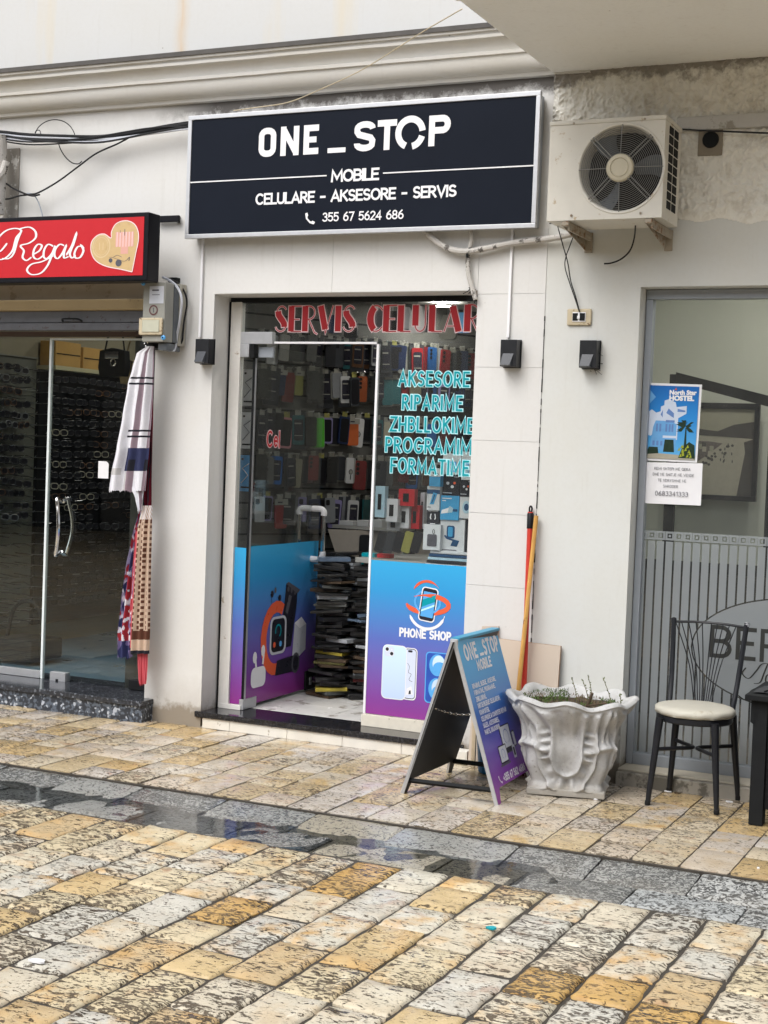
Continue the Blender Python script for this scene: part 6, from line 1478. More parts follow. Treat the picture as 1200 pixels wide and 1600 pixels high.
for q in range(4):
    a = PI/4+q*PI/2
    for o_ in (-.008,.008):
        mb.ring_tube([T@Vector((r_*math.cos(a)-o_*math.sin(a), r_*math.sin(a)+o_*math.cos(a), .006+.012*(1-(r_/.2)**2))) for r_ in (.06,.10,.15,.205)], .0028, 5, M_GRIL)
    a = q*PI/2; mb.ring_tube([T@Vector((r_*math.cos(a), r_*math.sin(a), .005+.012*(1-(r_/.2)**2))) for r_ in (.06,.10,.15,.205)], .0022, 5, M_GRIL)
mb.build('fan_grille', ac, kind='stuff')
MB().lathe([(0,.024),(.040,.024),(.043,.021),(.046,.026),(.060,.024),(.066,.016),(.066,.008)], 32, M_AC2, T).build('grille_hub', ac)
for q in range(3):
    mb = MB(); vs = []; fs = []
    for i in range(7):
        r_ = .05+.024*i; a0 = q*2*PI/3+.15*math.sin(i*.5); w_ = .55-.02*i
        for j in range(5): a = a0+w_*(j/4-.5)*(1+.3*i/6); vs.append(T@Vector((r_*math.cos(a), r_*math.sin(a), -.06+.035*(j/4-.5)*2)))
    for i in range(6):
        for j in range(4): o = i*5+j; fs.append((o,o+1,o+6,o+5))
    mb.add(vs, fs, M_METS); mb.build('fan_blade', ac, smooth=60)
# side vents
for c_ in range(2):
    for r_ in range(9):
        y0 = AY+.075+.092*c_; z0_ = AZ0+.055+.0435*r_
        MB().box(AX1+.0005, AX1+.003, y0, y0+.072, z0_, z0_+.036, M_VOID).build('side_vent', ac, smooth=0)
for px, py in ((897,193),(1008,186),(893,337),(1001,333)):
    x_, z_ = at(px, py, AY); MB().lathe([(0,.004),(.005,.004),(.006,0)],8,M_RUST,Matrix.Translation((x_,AY-.004,z_)) @ Matrix.Rotation(PI/2,4,'X')).build('screw', ac)
for bx in (-2.275, -1.868):
    mb = MB(); mb.box(bx-.018,bx+.018,AY-.0,WY-.016,AZ0-.024,AZ0-.003,M_RUST,bev=.002); mb.box(bx-.02,bx+.02,WY-.018,WY-.006,AZ0-.10,AZ0-.0,M_RUST,bev=.002)
    mb.add([(bx-.016,AY+.03,AZ0-.026),(bx-.016,WY-.018,AZ0-.026),(bx-.016,WY-.018,AZ0-.09),(bx-.013,AY+.03,AZ0-.026),(bx-.013,WY-.018,AZ0-.026),(bx-.013,WY-.018,AZ0-.09)], [(0,1,2),(5,4,3),(0,2,5,3),(0,3,4,1)], M_RUST)
    mb.box(bx+.008,bx+.018,AY+.02,WY-.02,AZ0-.045,AZ0-.0245,M_RUST)
    mb.build('support_bracket', ac, smooth=20)
# ================================================================ SANDWICH BOARD
A0 = Vector((-2.335, 6.372, 0)); A1 = Vector((-2.350, 6.945, 0)); B0 = Vector((-2.812, 6.335, 0)); B1 = Vector((-2.806, 6.925, 0))
tx, tz = at(711, 1001, 6.36); Tt0 = Vector((tx, 6.365, tz)); tx, tz2 = at(780, 990, 6.93); Tt1 = Vector((tx, 6.93, tz-.002))
sb = thing('sandwich_board', 'blue to purple folding sandwich board reading ONE_STOP MOBILE on the pavement', 'sign board', ((A0+B1)/2))
M_SBG = m_grad('sandwich board print', [(0,(.26,.02,.27)),(.14,(.19,.03,.32)),(.45,(.06,.10,.44)),(.75,(.015,.27,.60)),(1,(.02,.38,.68))], .3, lo=-.0, hi=tz)
M_SBACK = flat('dark board back', (.045,.047,.05), .5, var=.3, scale=6)
def plate(p00, p10, p11, p01, th, m_front, m_back, z_cut, name, inset=0):
    "board between four corners (front-bottom, back-bottom, back-top, front-top) with two feet cut out of its lower edge"
    U = (p10-p00).normalized(); V = (p01-p00).normalized(); N = U.cross(V).normalized()
    Wd = (p10-p00).length; Hd = (p01-p00).length
    pts = [(0,0),(.045,0),(.075,z_cut),(Wd-.075,z_cut),(Wd-.045,0),(Wd,0),(Wd,Hd),(0,Hd)]
    mb = MB(); n = len(pts); f = [p00+U*a+V*b for a, b in pts]; g = [q-N*th for q in f]
    mb.add(f, [tuple(range(n))], m_front); mb.add(g, [tuple(range(n))[::-1]], m_back)
    mb.add(f+g, [(i,n+i,n+(i+1) % n,(i+1) % n) for i in range(n)], M_ALU)
    mb.build(name, sb, smooth=0); return U, V, N, Wd, Hd
U, V, N, Wd, Hd = plate(A0, A1, Tt1, Tt0, .012, M_SBG, M_SBACK, .07, 'front_panel')
Lt0 = Tt0+Vector((-.014,0,.0)); Lt1 = Tt1+Vector((-.014,0,0))
U2, V2, N2, W2, H2 = plate(B1, B0, Lt0, Lt1, .012, M_SBG, M_SBACK, .07, 'rear_panel')
for (p, q, nn, nm) in ((A0, Tt0, N, 'edge_strip'), (B0, Lt0, N2, 'edge_strip')):
    d = (q-p).normalized(); s_ = Vector((0,-1,0)); mb = MB(); w_ = .012
    c0 = p-nn*.012; f = [c0+s_*.002-nn*.004, c0+s_*.002+nn*.014, c0+Vector((0,.004,0))+nn*.014, c0+Vector((0,.004,0))-nn*.004]
    g = [v+(q-p) for v in f]; mb.add(f+g, [(0,1,5,4),(1,2,6,5),(2,3,7,6),(3,0,4,7),(3,2,1,0),(4,5,6,7)], M_ALU); mb.build(nm, sb, smooth=0)
MB().box(Tt0.x-.034, Tt0.x+.012, Tt0.y+.02, Tt1.y-.01, tz-.004, tz+.010, flat('blue hinge strip',(.03,.26,.42),.4), bev=.003).build('top_hinge', sb)
for y_ in (Tt0.y+.03,): MB().box(Tt0.x-.026, Tt0.x+.010, y_-.034, y_-.018, tz-.03, tz+.006, M_ALU, bev=.002).build('hinge_plate', sb)
def bar(p, q, r, m, nm):
    MB().ring_tube([p, q], r, 4, m).build(nm, sb, smooth=0)
la = .085
bar(B0+(Lt0-B0)*la+Vector((.006,.02,0)), A0+(Tt0-A0)*la+Vector((-.012,.02,0)), .012, M_BLACKM, 'cross_bar')
bar(B1+(Lt1-B1)*la+Vector((.006,-.03,0)), A1+(Tt1-A1)*la+Vector((-.012,-.03,0)), .012, M_BLACKM, 'cross_bar')
mb = MB(); p = B0+(Lt0-B0)*.56+Vector((.014,.02,0)); q = A0+(Tt0-A0)*.545+Vector((-.016,.02,0))
for i in range(13):
    c_ = p+(q-p)*(i+.5)/13; c_.z -= .012*math.sin(PI*(i+.5)/13); dx = (q-p)/26
    up_ = Vector((0,0,1)) if i % 2 else Vector((0,1,0))
    mb.ring_tube([c_-dx*1.1, c_+up_*.0055, c_+dx*1.1, c_-up_*.0055], .0019, 5, M_CHROME, closed=True)
mb.build('chain', sb, kind='stuff')
k = Ink(A0+N*.0006, U, V)
def sk(v): return .0
k.text('ONE', .070, Hd-.100, .064, .0165, M_WHITE, xs=1.02, track=.38); k.rect(.262,Hd-.104,.315,Hd-.090,M_WHITE)
k.text('STOP', .330, Hd-.100, .064, .0165, M_WHITE, xs=.98, track=.36)
k.text('MOBILE', .285, Hd-.163, .042, .0105, M_WHITE, align='C', xs=1.05, track=.32)
for i, s_ in enumerate(['RIPARIME, BLERJE, AKSESORE,', 'FORMATIME, PROGRAMIME,', 'ZHBLLOKIME,', 'SHITJE/BLERJE CELULARESH,', 'KOMPJUTER,', 'CELLPHONE & COMPUTER REPAIR', 'SALES, ACESSORIES,', 'PARTS, UNLOCKING']):
    k.text(s_, .060, Hd-.238-.0315*i, .0195, .0040, M_WHITE, xs=.82, track=.30)
k.build('lettering', sb)
k = Ink(A0+N*.0006+U*.085+V*(.15-.78*(Hd-.55-.178)), U*.78, V*.78); vb = Hd-.55
k.poly([(.185,vb-.12),(.40,vb-.12),(.39,vb-.05),(.19,vb-.06)], M_GREYP)
k.rrect(.215,vb-.115,.40,vb+.055,.006,M_PB); k.rrect(.225,vb-.085,.39,vb+.048,.004,M_LG); k.ribbon(arc(.31,vb-.02,.045,.045,-60,240,12),.004,M_PURP if 'M_PURP' in globals() else M_DB)
k.rrect(.12,vb-.165,.26,vb-.055,.005,M_PB); k.rrect(.128,vb-.155,.252,vb-.062,.003,M_LG); k.ribbon(arc(.19,vb-.11,.028,.03,-60,240,10),.003,M_DB); k.rect(.10,vb-.178,.28,vb-.167,M_GREYP)
k.rrect(.41,vb-.10,.46,vb-.0,.008,M_GREYP); k.rrect(.416,vb-.093,.454,vb-.01,.006,M_LG); k.rrect(.36,vb-.165,.41,vb-.085,.006,M_LG); k.rect(.372,vb-.15,.40,vb-.10,M_PB)
k.build('printed_devices', sb); k = Ink(A0+N*.0006, U, V)
k.text('+355 67 562 4686', .155, .085, .030, .0068, M_WHITE, xs=.92, track=.3)
k.ribbon([(.095,.120),(.097,.105),(.110,.090),(.128,.085)], [.012,.006,.006,.012], M_WHITE)
k.build('phone_number', sb)

# ================================================================ PLANTER
def smooth(a, b, x): t = max(0, min(1, (x-a)/(b-a))); return t*t*(3-2*t)
PC = Vector((-2.165, 6.885, 0)); PR = math.radians(14)
pl = thing('planter', 'white concrete planter with leaf relief and scalloped rim beside the sandwich board', 'planter', PC)
M_CONC = NT('whitewashed concrete'); _v = M_CONC.coord('Object'); _s = M_CONC.sep(_v)
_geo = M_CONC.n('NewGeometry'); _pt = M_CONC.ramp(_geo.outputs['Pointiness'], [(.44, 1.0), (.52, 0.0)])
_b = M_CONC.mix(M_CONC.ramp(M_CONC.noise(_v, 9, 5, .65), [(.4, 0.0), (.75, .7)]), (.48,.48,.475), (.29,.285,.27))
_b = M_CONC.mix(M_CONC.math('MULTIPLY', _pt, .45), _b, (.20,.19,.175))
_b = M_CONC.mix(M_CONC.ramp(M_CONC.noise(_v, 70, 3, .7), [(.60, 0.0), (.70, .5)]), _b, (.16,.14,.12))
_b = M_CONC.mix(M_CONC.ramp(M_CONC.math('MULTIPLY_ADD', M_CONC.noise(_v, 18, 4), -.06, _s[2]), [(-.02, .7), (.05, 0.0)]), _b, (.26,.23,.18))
M_CONC.bump(M_CONC.noise(_v, 60, 5, .6), .5, .006)
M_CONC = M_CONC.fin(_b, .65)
NT_, NH = 360, 160
def sq(a, r, p):      # superellipse radius
    return r/((abs(math.cos(a))**p+abs(math.sin(a))**p)**(1/p))
def prad(a, t):
    "a: angle from a face centre, t: 0 bottom .. 1 top"
    half = .158+.012*smooth(0,.12,t)*0 + .050*smooth(.05,.55,t)+.090*smooth(.58,1.0,t)**1.5 + .016*(1-smooth(0,.10,t))
    p = 7-5.0*smooth(.25,1,t); r = sq(a, half, p)
    q = (a+PI/4) % (PI/2)-PI/4; u = math.tan(q)           # -1..1 across one face
    uc = ((a) % (PI/2)-PI/4)                                # angle from the corner
    # U-shaped leaf on the face
    yy = (t-.36)/.26; xx = u/.42
    d = math.hypot(xx, yy) if yy < 0 else abs(xx)
    dd = abs(d-1.0)
    rel = 0
    if t < .80:
        fade = 1-smooth(.62,.80,t)
        rel += .020*math.exp(-((d-1.55)/.11)**2)*fade + .020*math.exp(-((d-.75)/.10)**2)*fade
        if .82 < d < 1.5:
            ph = math.atan2(yy, xx)*9 if yy < 0 else t*62+abs(u)*7
            rel += .0125*math.sin(ph)*fade*math.sin(PI*(d-.82)/.68)
        rel -= .012*math.exp(-(d/.5)**2)*fade
    # flutes rising to the rim
    if t > .5:
        f_ = smooth(.5,.75,t)*(1-smooth(.93,.99,t)); ph = (u-.0)*15*(1.2-t*.5)+ (t-.5)*abs(u)*10
        rel += .0120*math.sin(ph*1.6)*f_*(1-math.exp(-(u/.12)**2))
    # corner leaf
    g = uc/.42; yy = (t-.26)/.22; dc = math.hypot(g, yy*(1 if yy > 0 else .9))
    rel += .024*math.exp(-(dc/.55)**2)+.018*math.exp(-((dc-1.25)/.17)**2)*(t < .62)
    g2 = uc/.20; rel += .016*math.exp(-(g2*g2+((t-.10)/.12)**2))
    # lobed rim
    lob = smooth(.75,1,t); rel += lob*(.016*math.cos(4*a*2)+.010*math.cos(8*a+PI)*0)
    return r+rel
mb = MB(); vs = []; fs = []
z0_, z1_ = .033, .440
for j in range(NH+1):
    t = j/NH
    for i in range(NT_):
        a = 2*PI*i/NT_; r = prad(a, t); z = z0_+(z1_-z0_)*t + smooth(.8,1,t)*(.013*math.cos(8*a)+.004*math.sin(3*a+1))
        vs.append((r*math.cos(a), r*math.sin(a), z))
# lip and inside
for (dr, dz) in ((.010,.008),(.004,.020),(-.012,.024),(-.028,.014),(-.040,-.005),(-.075,-.06),(-.11,-.12)):
    for i in range(NT_):
        a = 2*PI*i/NT_; r = prad(a, 1)+dr*1.0; z = z1_+.013*math.cos(8*a)*(1 if dz > -.02 else .3)+.004*math.sin(3*a+1)+dz+.004*mn.noise(Vector((a*6,dr*40,2)))
        vs.append((r*math.cos(a), r*math.sin(a), z))
for j in range(NH+7):
    for i in range(NT_): fs.append((j*NT_+i, j*NT_+(i+1) % NT_, (j+1)*NT_+(i+1) % NT_, (j+1)*NT_+i))
Tp = Matrix.Translation(PC) @ Matrix.Rotation(PR, 4, 'Z')
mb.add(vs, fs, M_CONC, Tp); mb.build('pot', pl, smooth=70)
MB().box(-.186,.186,-.186,.186,.004,.036,M_CONC,T=Tp,bev=.006).build('plinth', pl)
M_SOIL = flat('dark soil', (.06,.045,.03), .9, var=.4, scale=50, bump=1)
mb = MB(); vs = [(0,0,.418)]; fs = []
for j in range(1, 9):
    for i in range(40):
        a = 2*PI*i/40; r = .245*j/8; vs.append((r*math.cos(a), r*math.sin(a), .415+.014*mn.noise(Vector((r*20*math.cos(a), r*20*math.sin(a), 0)))))
for i in range(40): fs.append((0,1+i,1+(i+1) % 40))
for j in range(7):
    for i in range(40): fs.append((1+j*40+i,1+(j+1)*40+i,1+(j+1)*40+(i+1) % 40,1+j*40+(i+1) % 40))
mb.add(vs, fs, M_SOIL, Tp); mb.build('soil', pl, smooth=60)
M_MOSS = flat('green moss', (.06,.10,.02), .8, var=.5, scale=60); M_MOSS2 = flat('brown moss', (.13,.095,.05), .85, var=.4, scale=60)
r6 = random.Random(11); ms = MB(); ms2 = MB()
for i in range(2600):
    a = r6.uniform(0, 2*PI); r = .235*math.sqrt(r6.random()); x, y = r*math.cos(a), r*math.sin(a)
    n_ = mn.noise(Vector((x*9, y*9, 5))); green = (x < -.02 and n_ > -.15) or (x > .13 and n_ > 0) or n_ > .35
    if not green and r6.random() < .6: continue
    h = .424+.012*max(0, n_+.3)+r6.random()*.014+(.02 if x < -.03 else 0); s_ = r6.uniform(.003,.008); d = Vector((r6.gauss(0,1), r6.gauss(0,1), abs(r6.gauss(0,1))+.4)).normalized()
    e = d.cross(Vector((0,0,1))).normalized()*s_*.45; p = Vector((x, y, h-.006))
    (ms if green else ms2).add([p-e, p+e, p+d*s_*2.2], [(0,1,2)], M_MOSS if green else M_MOSS2, Tp)
ms.build('moss', pl, smooth=0, kind='stuff'); ms2.build('dry_litter', pl, smooth=0, kind='stuff')
M_BARK = flat('dead wood', (.10,.07,.045), .8, var=.3, scale=30); M_STEM = flat('green brown stem', (.14,.13,.06), .7, var=.2); M_LEAF = flat('small grey green leaf', (.12,.14,.06), .6, var=.3, scale=40)
def stem_at(px, pyt, pyb, label, lean, Yp):
    xb_, zb_ = at(px, pyb, Yp); xt, zt = at(px+lean, pyt, Yp); t = thing('dry_sprig', label, 'plant', (xb_,Yp,.43))
    b_ = Vector((xb_,Yp,.425)); tp = Vector((xt,Yp-.01,zt)); md = (b_+tp)/2+Vector((.006,0,0)); C_ = catmull([b_,md,tp],6); MB().ring_tube(C_, .0017, 5, M_STEM).build('stem', t)
    for i in range(11):
        q = C_[min(len(C_)-1, 3+i)]; s_ = r6.uniform(.007,.013); d = Vector((r6.uniform(-1,1), r6.uniform(-1,1), .7)).normalized(); e = d.cross(Vector((0,1,0))).normalized()*s_*.35
        MB().add([q, q+d*s_*.6-e, q+d*s_*1.3, q+d*s_*.6+e], [(0,1,2,3)], M_LEAF).build('leaf', t, smooth=0)
stem_at(902,1060,1090,'thin dry sprig standing left in the white planter, behind the moss',-7,6.82)
stem_at(920,1064,1092,'thin dry sprig standing in the middle of the planter, shorter one',-8,6.86)
stem_at(926,1057,1090,'thin dry sprig with a bud tip standing in the middle of the planter, taller one',-6,6.88)
stem_at(957,1061,1095,'leafy dry sprig standing right in the white planter',-13,6.84)
stem_at(968,1086,1098,'tiny sprig by the right rim inside the planter',2,6.86)
xw, zw = at(926,1082,6.80); tag(MB().ring_tube([(xw-.03,6.8,.425),(xw-.012,6.79,.455),(xw+.004,6.78,zw)], [.006,.007,.008], 7, M_BARK).build('dead_stub', loc=(xw,6.8,.43)), 'dark broken plant stub sticking out of the planter soil', 'plant stub')
tag(MB().ring_tube([(xw-.02,6.79,.436),(xw+.03,6.80,.448),(xw+.065,6.82,.452)], .004, 6, M_BARK).build('fallen_twig', loc=(xw,6.8,.43)), 'brown twig lying across the planter soil right of the stub', 'twig')

# ================================================================ CHAIR
ch = thing('bistro_chair', 'black metal bistro chair with round cream seat pad outside the cafe window', 'chair', (-1.575,6.95,0))
M_CHB = flat('black chair enamel', (.013,.014,.017), .33, var=.25, scale=12, wear=((.12,.12,.12), 30, .72)); M_PAD = flat('cream vinyl pad', (.45,.43,.365), .42, var=.06, scale=10, bump=.15, wear=((.35,.31,.24), 7, .62)); M_FOOT = flat('rubber foot', (.01,.01,.01), .8); M_CHIP = flat('bare metal chip', (.45,.45,.47), .35, .8)
CXc, CYc, ZS, RS = -1.577, 6.952, .425, .178
feet = [(-1.742,6.785),(-1.418,6.785),(-1.724,7.118),(-1.392,7.135)]
for i, (fx, fy) in enumerate(feet):
    tx_, ty_ = CXc+(fx-CXc)*.80, CYc+(fy-CYc)*.84
    P = [(fx,fy,.004),(fx+(tx_-fx)*.15,fy+(ty_-fy)*.15,.07),(tx_+(fx-tx_)*.42,ty_+(fy-ty_)*.42,.235),(tx_,ty_,ZS-.012)]
    C_ = catmull(P, 6); n = len(C_); R_ = [.0105+.0085*(j/(n-1)) for j in range(n)]
    lg = MB().ring_tube(C_, R_, 12, M_CHB).build('leg', ch); MB().lathe([(0,0),(.012,0),(.0135,.004),(.0135,.02),(.011,.022)], 12, M_FOOT, Matrix.Translation((fx,fy,.001))).build('rubber_foot', lg)
Tc = Matrix.Translation((CXc,CYc,0))
MB().lathe([(RS-.02,ZS-.030),(RS-.004,ZS-.030),(RS,ZS-.024),(RS,ZS-.004),(RS-.004,ZS),(RS-.02,ZS)], 48, M_CHB, Tc).build('seat_ring', ch)
mb = MB(); vs = []; fs = []; prof = [(0,.0435),(.10,.043),(.160,.041),(.178,.036),(.187,.027),(.188,.015),(.182,.003),(.165,.0)]
for j, (r, z) in enumerate(prof):
    for i in range(64):
        a = 2*PI*i/64; w_ = (.0022*math.sin(a*13+j)+.002*mn.noise(Vector((a*5, j*.4, 0))))*(1 if j > 3 else .2); vs.append(((r+w_)*math.cos(a), (r+w_)*math.sin(a), ZS+z+.0015*mn.noise(Vector((r*20*math.cos(a), r*20*math.sin(a), 0)))))
for j in range(len(prof)-1):
    for i in range(64): fs.append((j*64+i,(j+1)*64+i,(j+1)*64+(i+1) % 64,j*64+(i+1) % 64))
mb.add(vs, fs, M_PAD, Tc); mb.build('seat_pad', ch, smooth=60)
# cross stretchers: two bowed bars meeting in the middle
Lk = []
for fx, fy in feet: tx_, ty_ = CXc+(fx-CXc)*.80, CYc+(fy-CYc)*.84; kk = (.265-.004)/(ZS-.016); Lk.append(Vector((fx+(tx_-fx)*kk, fy+(ty_-fy)*kk, .265)))
md = (Lk[0]+Lk[1]+Lk[2]+Lk[3])/4
for a_, b_, off in ((0,2,Vector((-.010,0,0))),(1,3,Vector((.012,0,0)))):
    P = [Lk[a_], Lk[a_]*.45+md*.55+Vector((0,-.035 if 0 else 0,0)), md+off, Lk[b_]*.45+md*.55, Lk[b_]]
    MB().ring_tube(catmull(P, 7), .0095, 9, M_CHB).build('stretcher', ch)
# back posts, top rail, fan of thin rods
BT = [Vector((*at(1053,966,7.16)[:1], 7.16, at(1053,966,7.16)[1])), Vector((at(1167,974,7.16)[0], 7.16, at(1167,974,7.16)[1]))]
BB = [Vector((CXc-.150,CYc+.105,ZS-.02)), Vector((CXc+.150,CYc+.105,ZS-.02))]
for s_ in (0, 1):
    P = catmull([BB[s_], BB[s_]*.66+BT[s_]*.34+Vector((0,.015,0)), BB[s_]*.3+BT[s_]*.7+Vector((0,.01,0)), BT[s_]], 6)
    ps = MB().ring_tube(P, [.0125]*len(P), 12, M_CHB).build('back_post', ch)
    MB().lathe([(0,.006),(.011,.003),(.0135,-.004),(.0135,-.016)], 12, M_CHIP if s_ else M_CHB, Matrix.Translation(BT[s_])).build('post_cap', ps)
ta, tb = BT[0]*.965+BB[0]*.035, BT[1]*.955+BB[1]*.045
rail = catmull([ta, (ta*2+tb)/3+Vector((0,.035,.004)), (ta+tb*2)/3+Vector((0,.035,.004)), tb], 8)
MB().ring_tube(rail, .0062, 8, M_CHB).build('top_rail', ch)
bc = Vector((CXc, CYc+.150, ZS+.0))
for i in range(10):
    t = (i+.8)/11.6; q = rail[int(t*(len(rail)-1))]; b_ = bc+Vector(((i-4.5)*.0085, 0, 0)); m_ = (q+b_)/2+Vector(((i-4.5)*-.004, .015, 0))
    MB().ring_tube(catmull([b_, m_, q], 6), .0026, 5, M_CHB).build('back_rod', ch)
MB().box(bc.x-.05,bc.x+.05,bc.y-.008,bc.y+.006,ZS-.028,ZS+.004,M_CHB,bev=.002).build('rod_foot', ch)

# ================================================================ TABLE WITH A DARK THING ON IT
tb_ = thing('cafe_table', 'black wooden table cut off by the right edge of the photo', 'table', (-1.0,6.9,0))
TX0, TY0 = -1.252, 6.675
MB().box(TX0-.035,-.35,TY0-.035,7.12,.565,.590,M_BLACKM,bev=.004).build('table_top', tb_)
MB().box(TX0,TX0+.062,TY0,TY0+.07,.001,.5645,M_BLACKM,bev=.003).build('leg', tb_); MB().box(TX0,TX0+.06,7.03,7.09,.001,.5645,M_BLACKM,bev=.003).build('leg', tb_)
MB().box(TX0+.063,-.40,TY0+.02,TY0+.045,.075,.5645,M_BLACK,bev=.002).build('front_panel', tb_)
MB().box(TX0+.02,TX0+.045,TY0+.071,7.029,.10,.5645,M_BLACK,bev=.002).build('side_panel', tb_)
mb = MB(); mb.prism([(0,0),(.0,-.10),(.02,-.115),(.035,-.085),(.035,0)], -.01, .01, M_BLACKM, Matrix.Translation((TX0-.012,TY0+.01,.5645)) @ Matrix.Rotation(PI/2,4,'X')); mb.build('corner_bracket', tb_)
dk = thing('folded_dark_cloth', 'dark folded bundle with curved piping lying on the black table', 'cloth', (-1.15,6.85,.59))
mb = MB(); vs = []; fs = []
for j in range(13):
    for i in range(25):
        u, v = i/24, j/12; x = -1.262+.55*u; y = 6.70+.26*v; h = .10*smooth(0,.55,u)*math.sin(PI*min(1,max(0,v)))**.6*(1-.25*math.sin(u*9)*.3)+.004
        vs.append((x, y, .590+max(.003,h)+.004*math.sin(u*22+v*5)))
for j in range(12):
    for i in range(24): o = j*25+i; fs.append((o,o+1,o+26,o+25))
M_CLOTHK = flat('dark grey cloth', (.035,.037,.04), .6, var=.2); mb.add(vs, fs, M_CLOTHK); mb.build('cloth_body', dk, smooth=80)
for a_, b_ in ((.12,.5),(.25,.9)):
    MB().ring_tube(catmull([(-1.24+a_*.2,6.71,.60),(-1.18+a_*.3,6.72,.62+.02*b_),(-1.10+a_*.2,6.735,.645+.03*b_),(-1.0,6.75,.655+.02*b_)],6), .004, 6, M_BLACK).build('piping', dk)

# ================================================================ BROOMS AND BOARDS
M_REDP = flat('red broom pole', (.50,.045,.03), .35, var=.15); M_WOOD = flat('yellow wooden pole', (.55,.30,.08), .45, var=.2, scale=14, wear=((.25,.11,.03), 12, .62)); M_BRIS = flat('broom bristle', (.10,.03,.03), .8, var=.3)
def pole(ptop, pbot, Yt, Yb, r, m, name, label, cat, grip=None):
    a = Vector((at(*ptop,Yt)[0], Yt, at(*ptop,Yt)[1])); b = Vector((at(*pbot,Yb)[0], Yb, at(*pbot,Yb)[1])); d = (a-b); b2 = b-d*((b.z-.09)/d.z)
    t = thing(name, label, cat, (b2.x,b2.y,0)); MB().ring_tube([b2, b2+(a-b2)*.5, a], r, 12, m).build('pole', t)
    if grip:
        g = a+(a-b2).normalized()*(-.085); MB().ring_tube([g, a-(a-b2).normalized()*.01, a], [r*1.18,r*1.18,r*.8], 12, M_BLACK).build('grip', t)
        MB().ring_tube([a+Vector((.007*math.cos(x_),0,.014+.016*math.sin(x_))) for x_ in [i*2*PI/14 for i in range(14)]], .0045, 6, M_BLACK, closed=True).build('hanging_loop', t)
    MB().box(b2.x-.12,b2.x+.12,b2.y-.02,b2.y+.02,.065,.10,m,bev=.006).build('brush_head', t)
    mb = MB(); r7 = random.Random(2)
    for i in range(60): x_ = b2.x+r7.uniform(-.11,.11); y_ = b2.y+r7.uniform(-.014,.014); mb.ring_tube([(x_,y_,.068),(x_+r7.uniform(-.01,.01),y_,.003)], .0025, 3, M_BRIS)
    mb.build('bristles', t, kind='stuff')
pole((829,800),(818,1088),7.175,7.10,.0145,M_REDP,'broom','red broom with a black grip leaning on the wall behind the planter','broom',grip=True)
pole((838,806),(809,1088),7.165,7.055,.0115,M_WOOD,'broom','yellow wooden broom crossing in front of the red one against the wall','broom')
M_BOARD = flat('beige laminate board', (.52,.44,.36), .45, var=.05, scale=3, wear=((.36,.29,.22), 4, .66)); M_BEDGE = flat('brown board edge', (.30,.19,.12), .6, var=.2)
def lean(px0, px1, pt, Y0, Y1, th, label, zb_=.003, m=M_BOARD):
    a = at(*px0, Y1); b = at(*px1, Y1); vs = []
    for (x, z, y) in ((a[0],zb_,Y0),(b[0],zb_,Y0),(b[0],b[1],Y1),(a[0],a[1],Y1)): vs.append((x,y,z))
    vs += [(x,y+th,z) for x,y,z in vs]
    mb = MB(); mb.add(vs[:4], [(0,1,2,3)], m); mb.add(vs, [(4,7,6,5),(0,4,5,1),(1,5,6,2),(2,6,7,3),(3,7,4,0)], M_BEDGE); tag(mb.build('leaning_board', loc=(a[0],Y0,0), smooth=0), label, 'board')
lean((746,994),(876,1010),None,7.10,7.165,.018,'large beige laminate board leaning on the wall behind the brooms')
lean((753,979),(779,979),None,7.135,7.180,.012,'small narrow beige board standing behind the top of the sandwich board')
# things half seen under the sandwich board
xs_, zs_ = at(757,1205,7.06); bt = thing('blue_bucket', 'blue plastic bucket half hidden behind the sandwich board', 'bucket', (xs_+.04,7.03,0))
M_BLUEP = flat('blue plastic', (.015,.14,.33), .35, var=.1); Tq = Matrix.Translation((xs_+.055,7.02,0))
MB().lathe([(0,.003),(.065,.003),(.070,.01),(.088,.24),(.094,.245),(.094,.255),(.086,.255),(.066,.02),(0,.02)], 28, M_BLUEP, Tq).build('bucket_body', bt); MB().ring_tube(catmull([(xs_-.035,7.02,.245),(xs_-.02,6.99,.20),(xs_+.055,6.92,.165),(xs_+.13,6.99,.20),(xs_+.145,7.02,.245)],6), .003, 6, M_CHROME).build('bucket_handle', bt)
xs_, zs_ = at(740,1190,7.05); tag(MB().box(xs_-.012,xs_+.010,7.04,7.055,.003,.24,flat('raw wood strip',(.50,.40,.27),.7,var=.2),bev=.002).build('wood_strip', loc=(xs_,7.05,0)), 'thin upright wooden strip seen through the sandwich board', 'wood strip')
xs_, zs_ = at(722,1180,7.13); tag(MB().box(xs_-.045,xs_+.04,7.10,7.17,.003,.075,M_TILEW,bev=.008).build('loose_tile_block', loc=(xs_,7.13,0)), 'whitish block lying at the wall foot behind the sandwich board', 'block')
# litter
def bit(px, py, s_, m, name, label, z=0.0):
    d = ray(px, py); t = (z-EYE)/d.z; x, y = t*d.x, t*d.y; mb = MB(); r8 = random.Random(int(px)); n = 7
    pts = [(s_*(.6+.6*r8.random())*math.cos(2*PI*i/n)*1.6, s_*(.6+.5*r8.random())*math.sin(2*PI*i/n)) for i in range(n)]
    mb.prism(pts, 0, .006, m, Matrix.Translation((x,y,z+.002)) @ Matrix.Rotation(r8.uniform(-.15,.15),4,'X')); tag(mb.build(name, loc=(x,y,z)), label, 'litter')
bit(880,1240,.008,M_WHITE,'paper_scrap','tiny white scrap on the pavement in front of the planter corner')
bit(1043,1238,.010,M_WHITE,'paper_scrap','tiny white scrap at the rear left leg of the chair')
bit(1057,1240,.012,M_BARK,'dry_leaf','small brown dry leaf beside the white scrap under the chair')
bit(1139,1254,.010,M_WHITE,'paper_scrap','tiny white scrap under the right side of the chair')
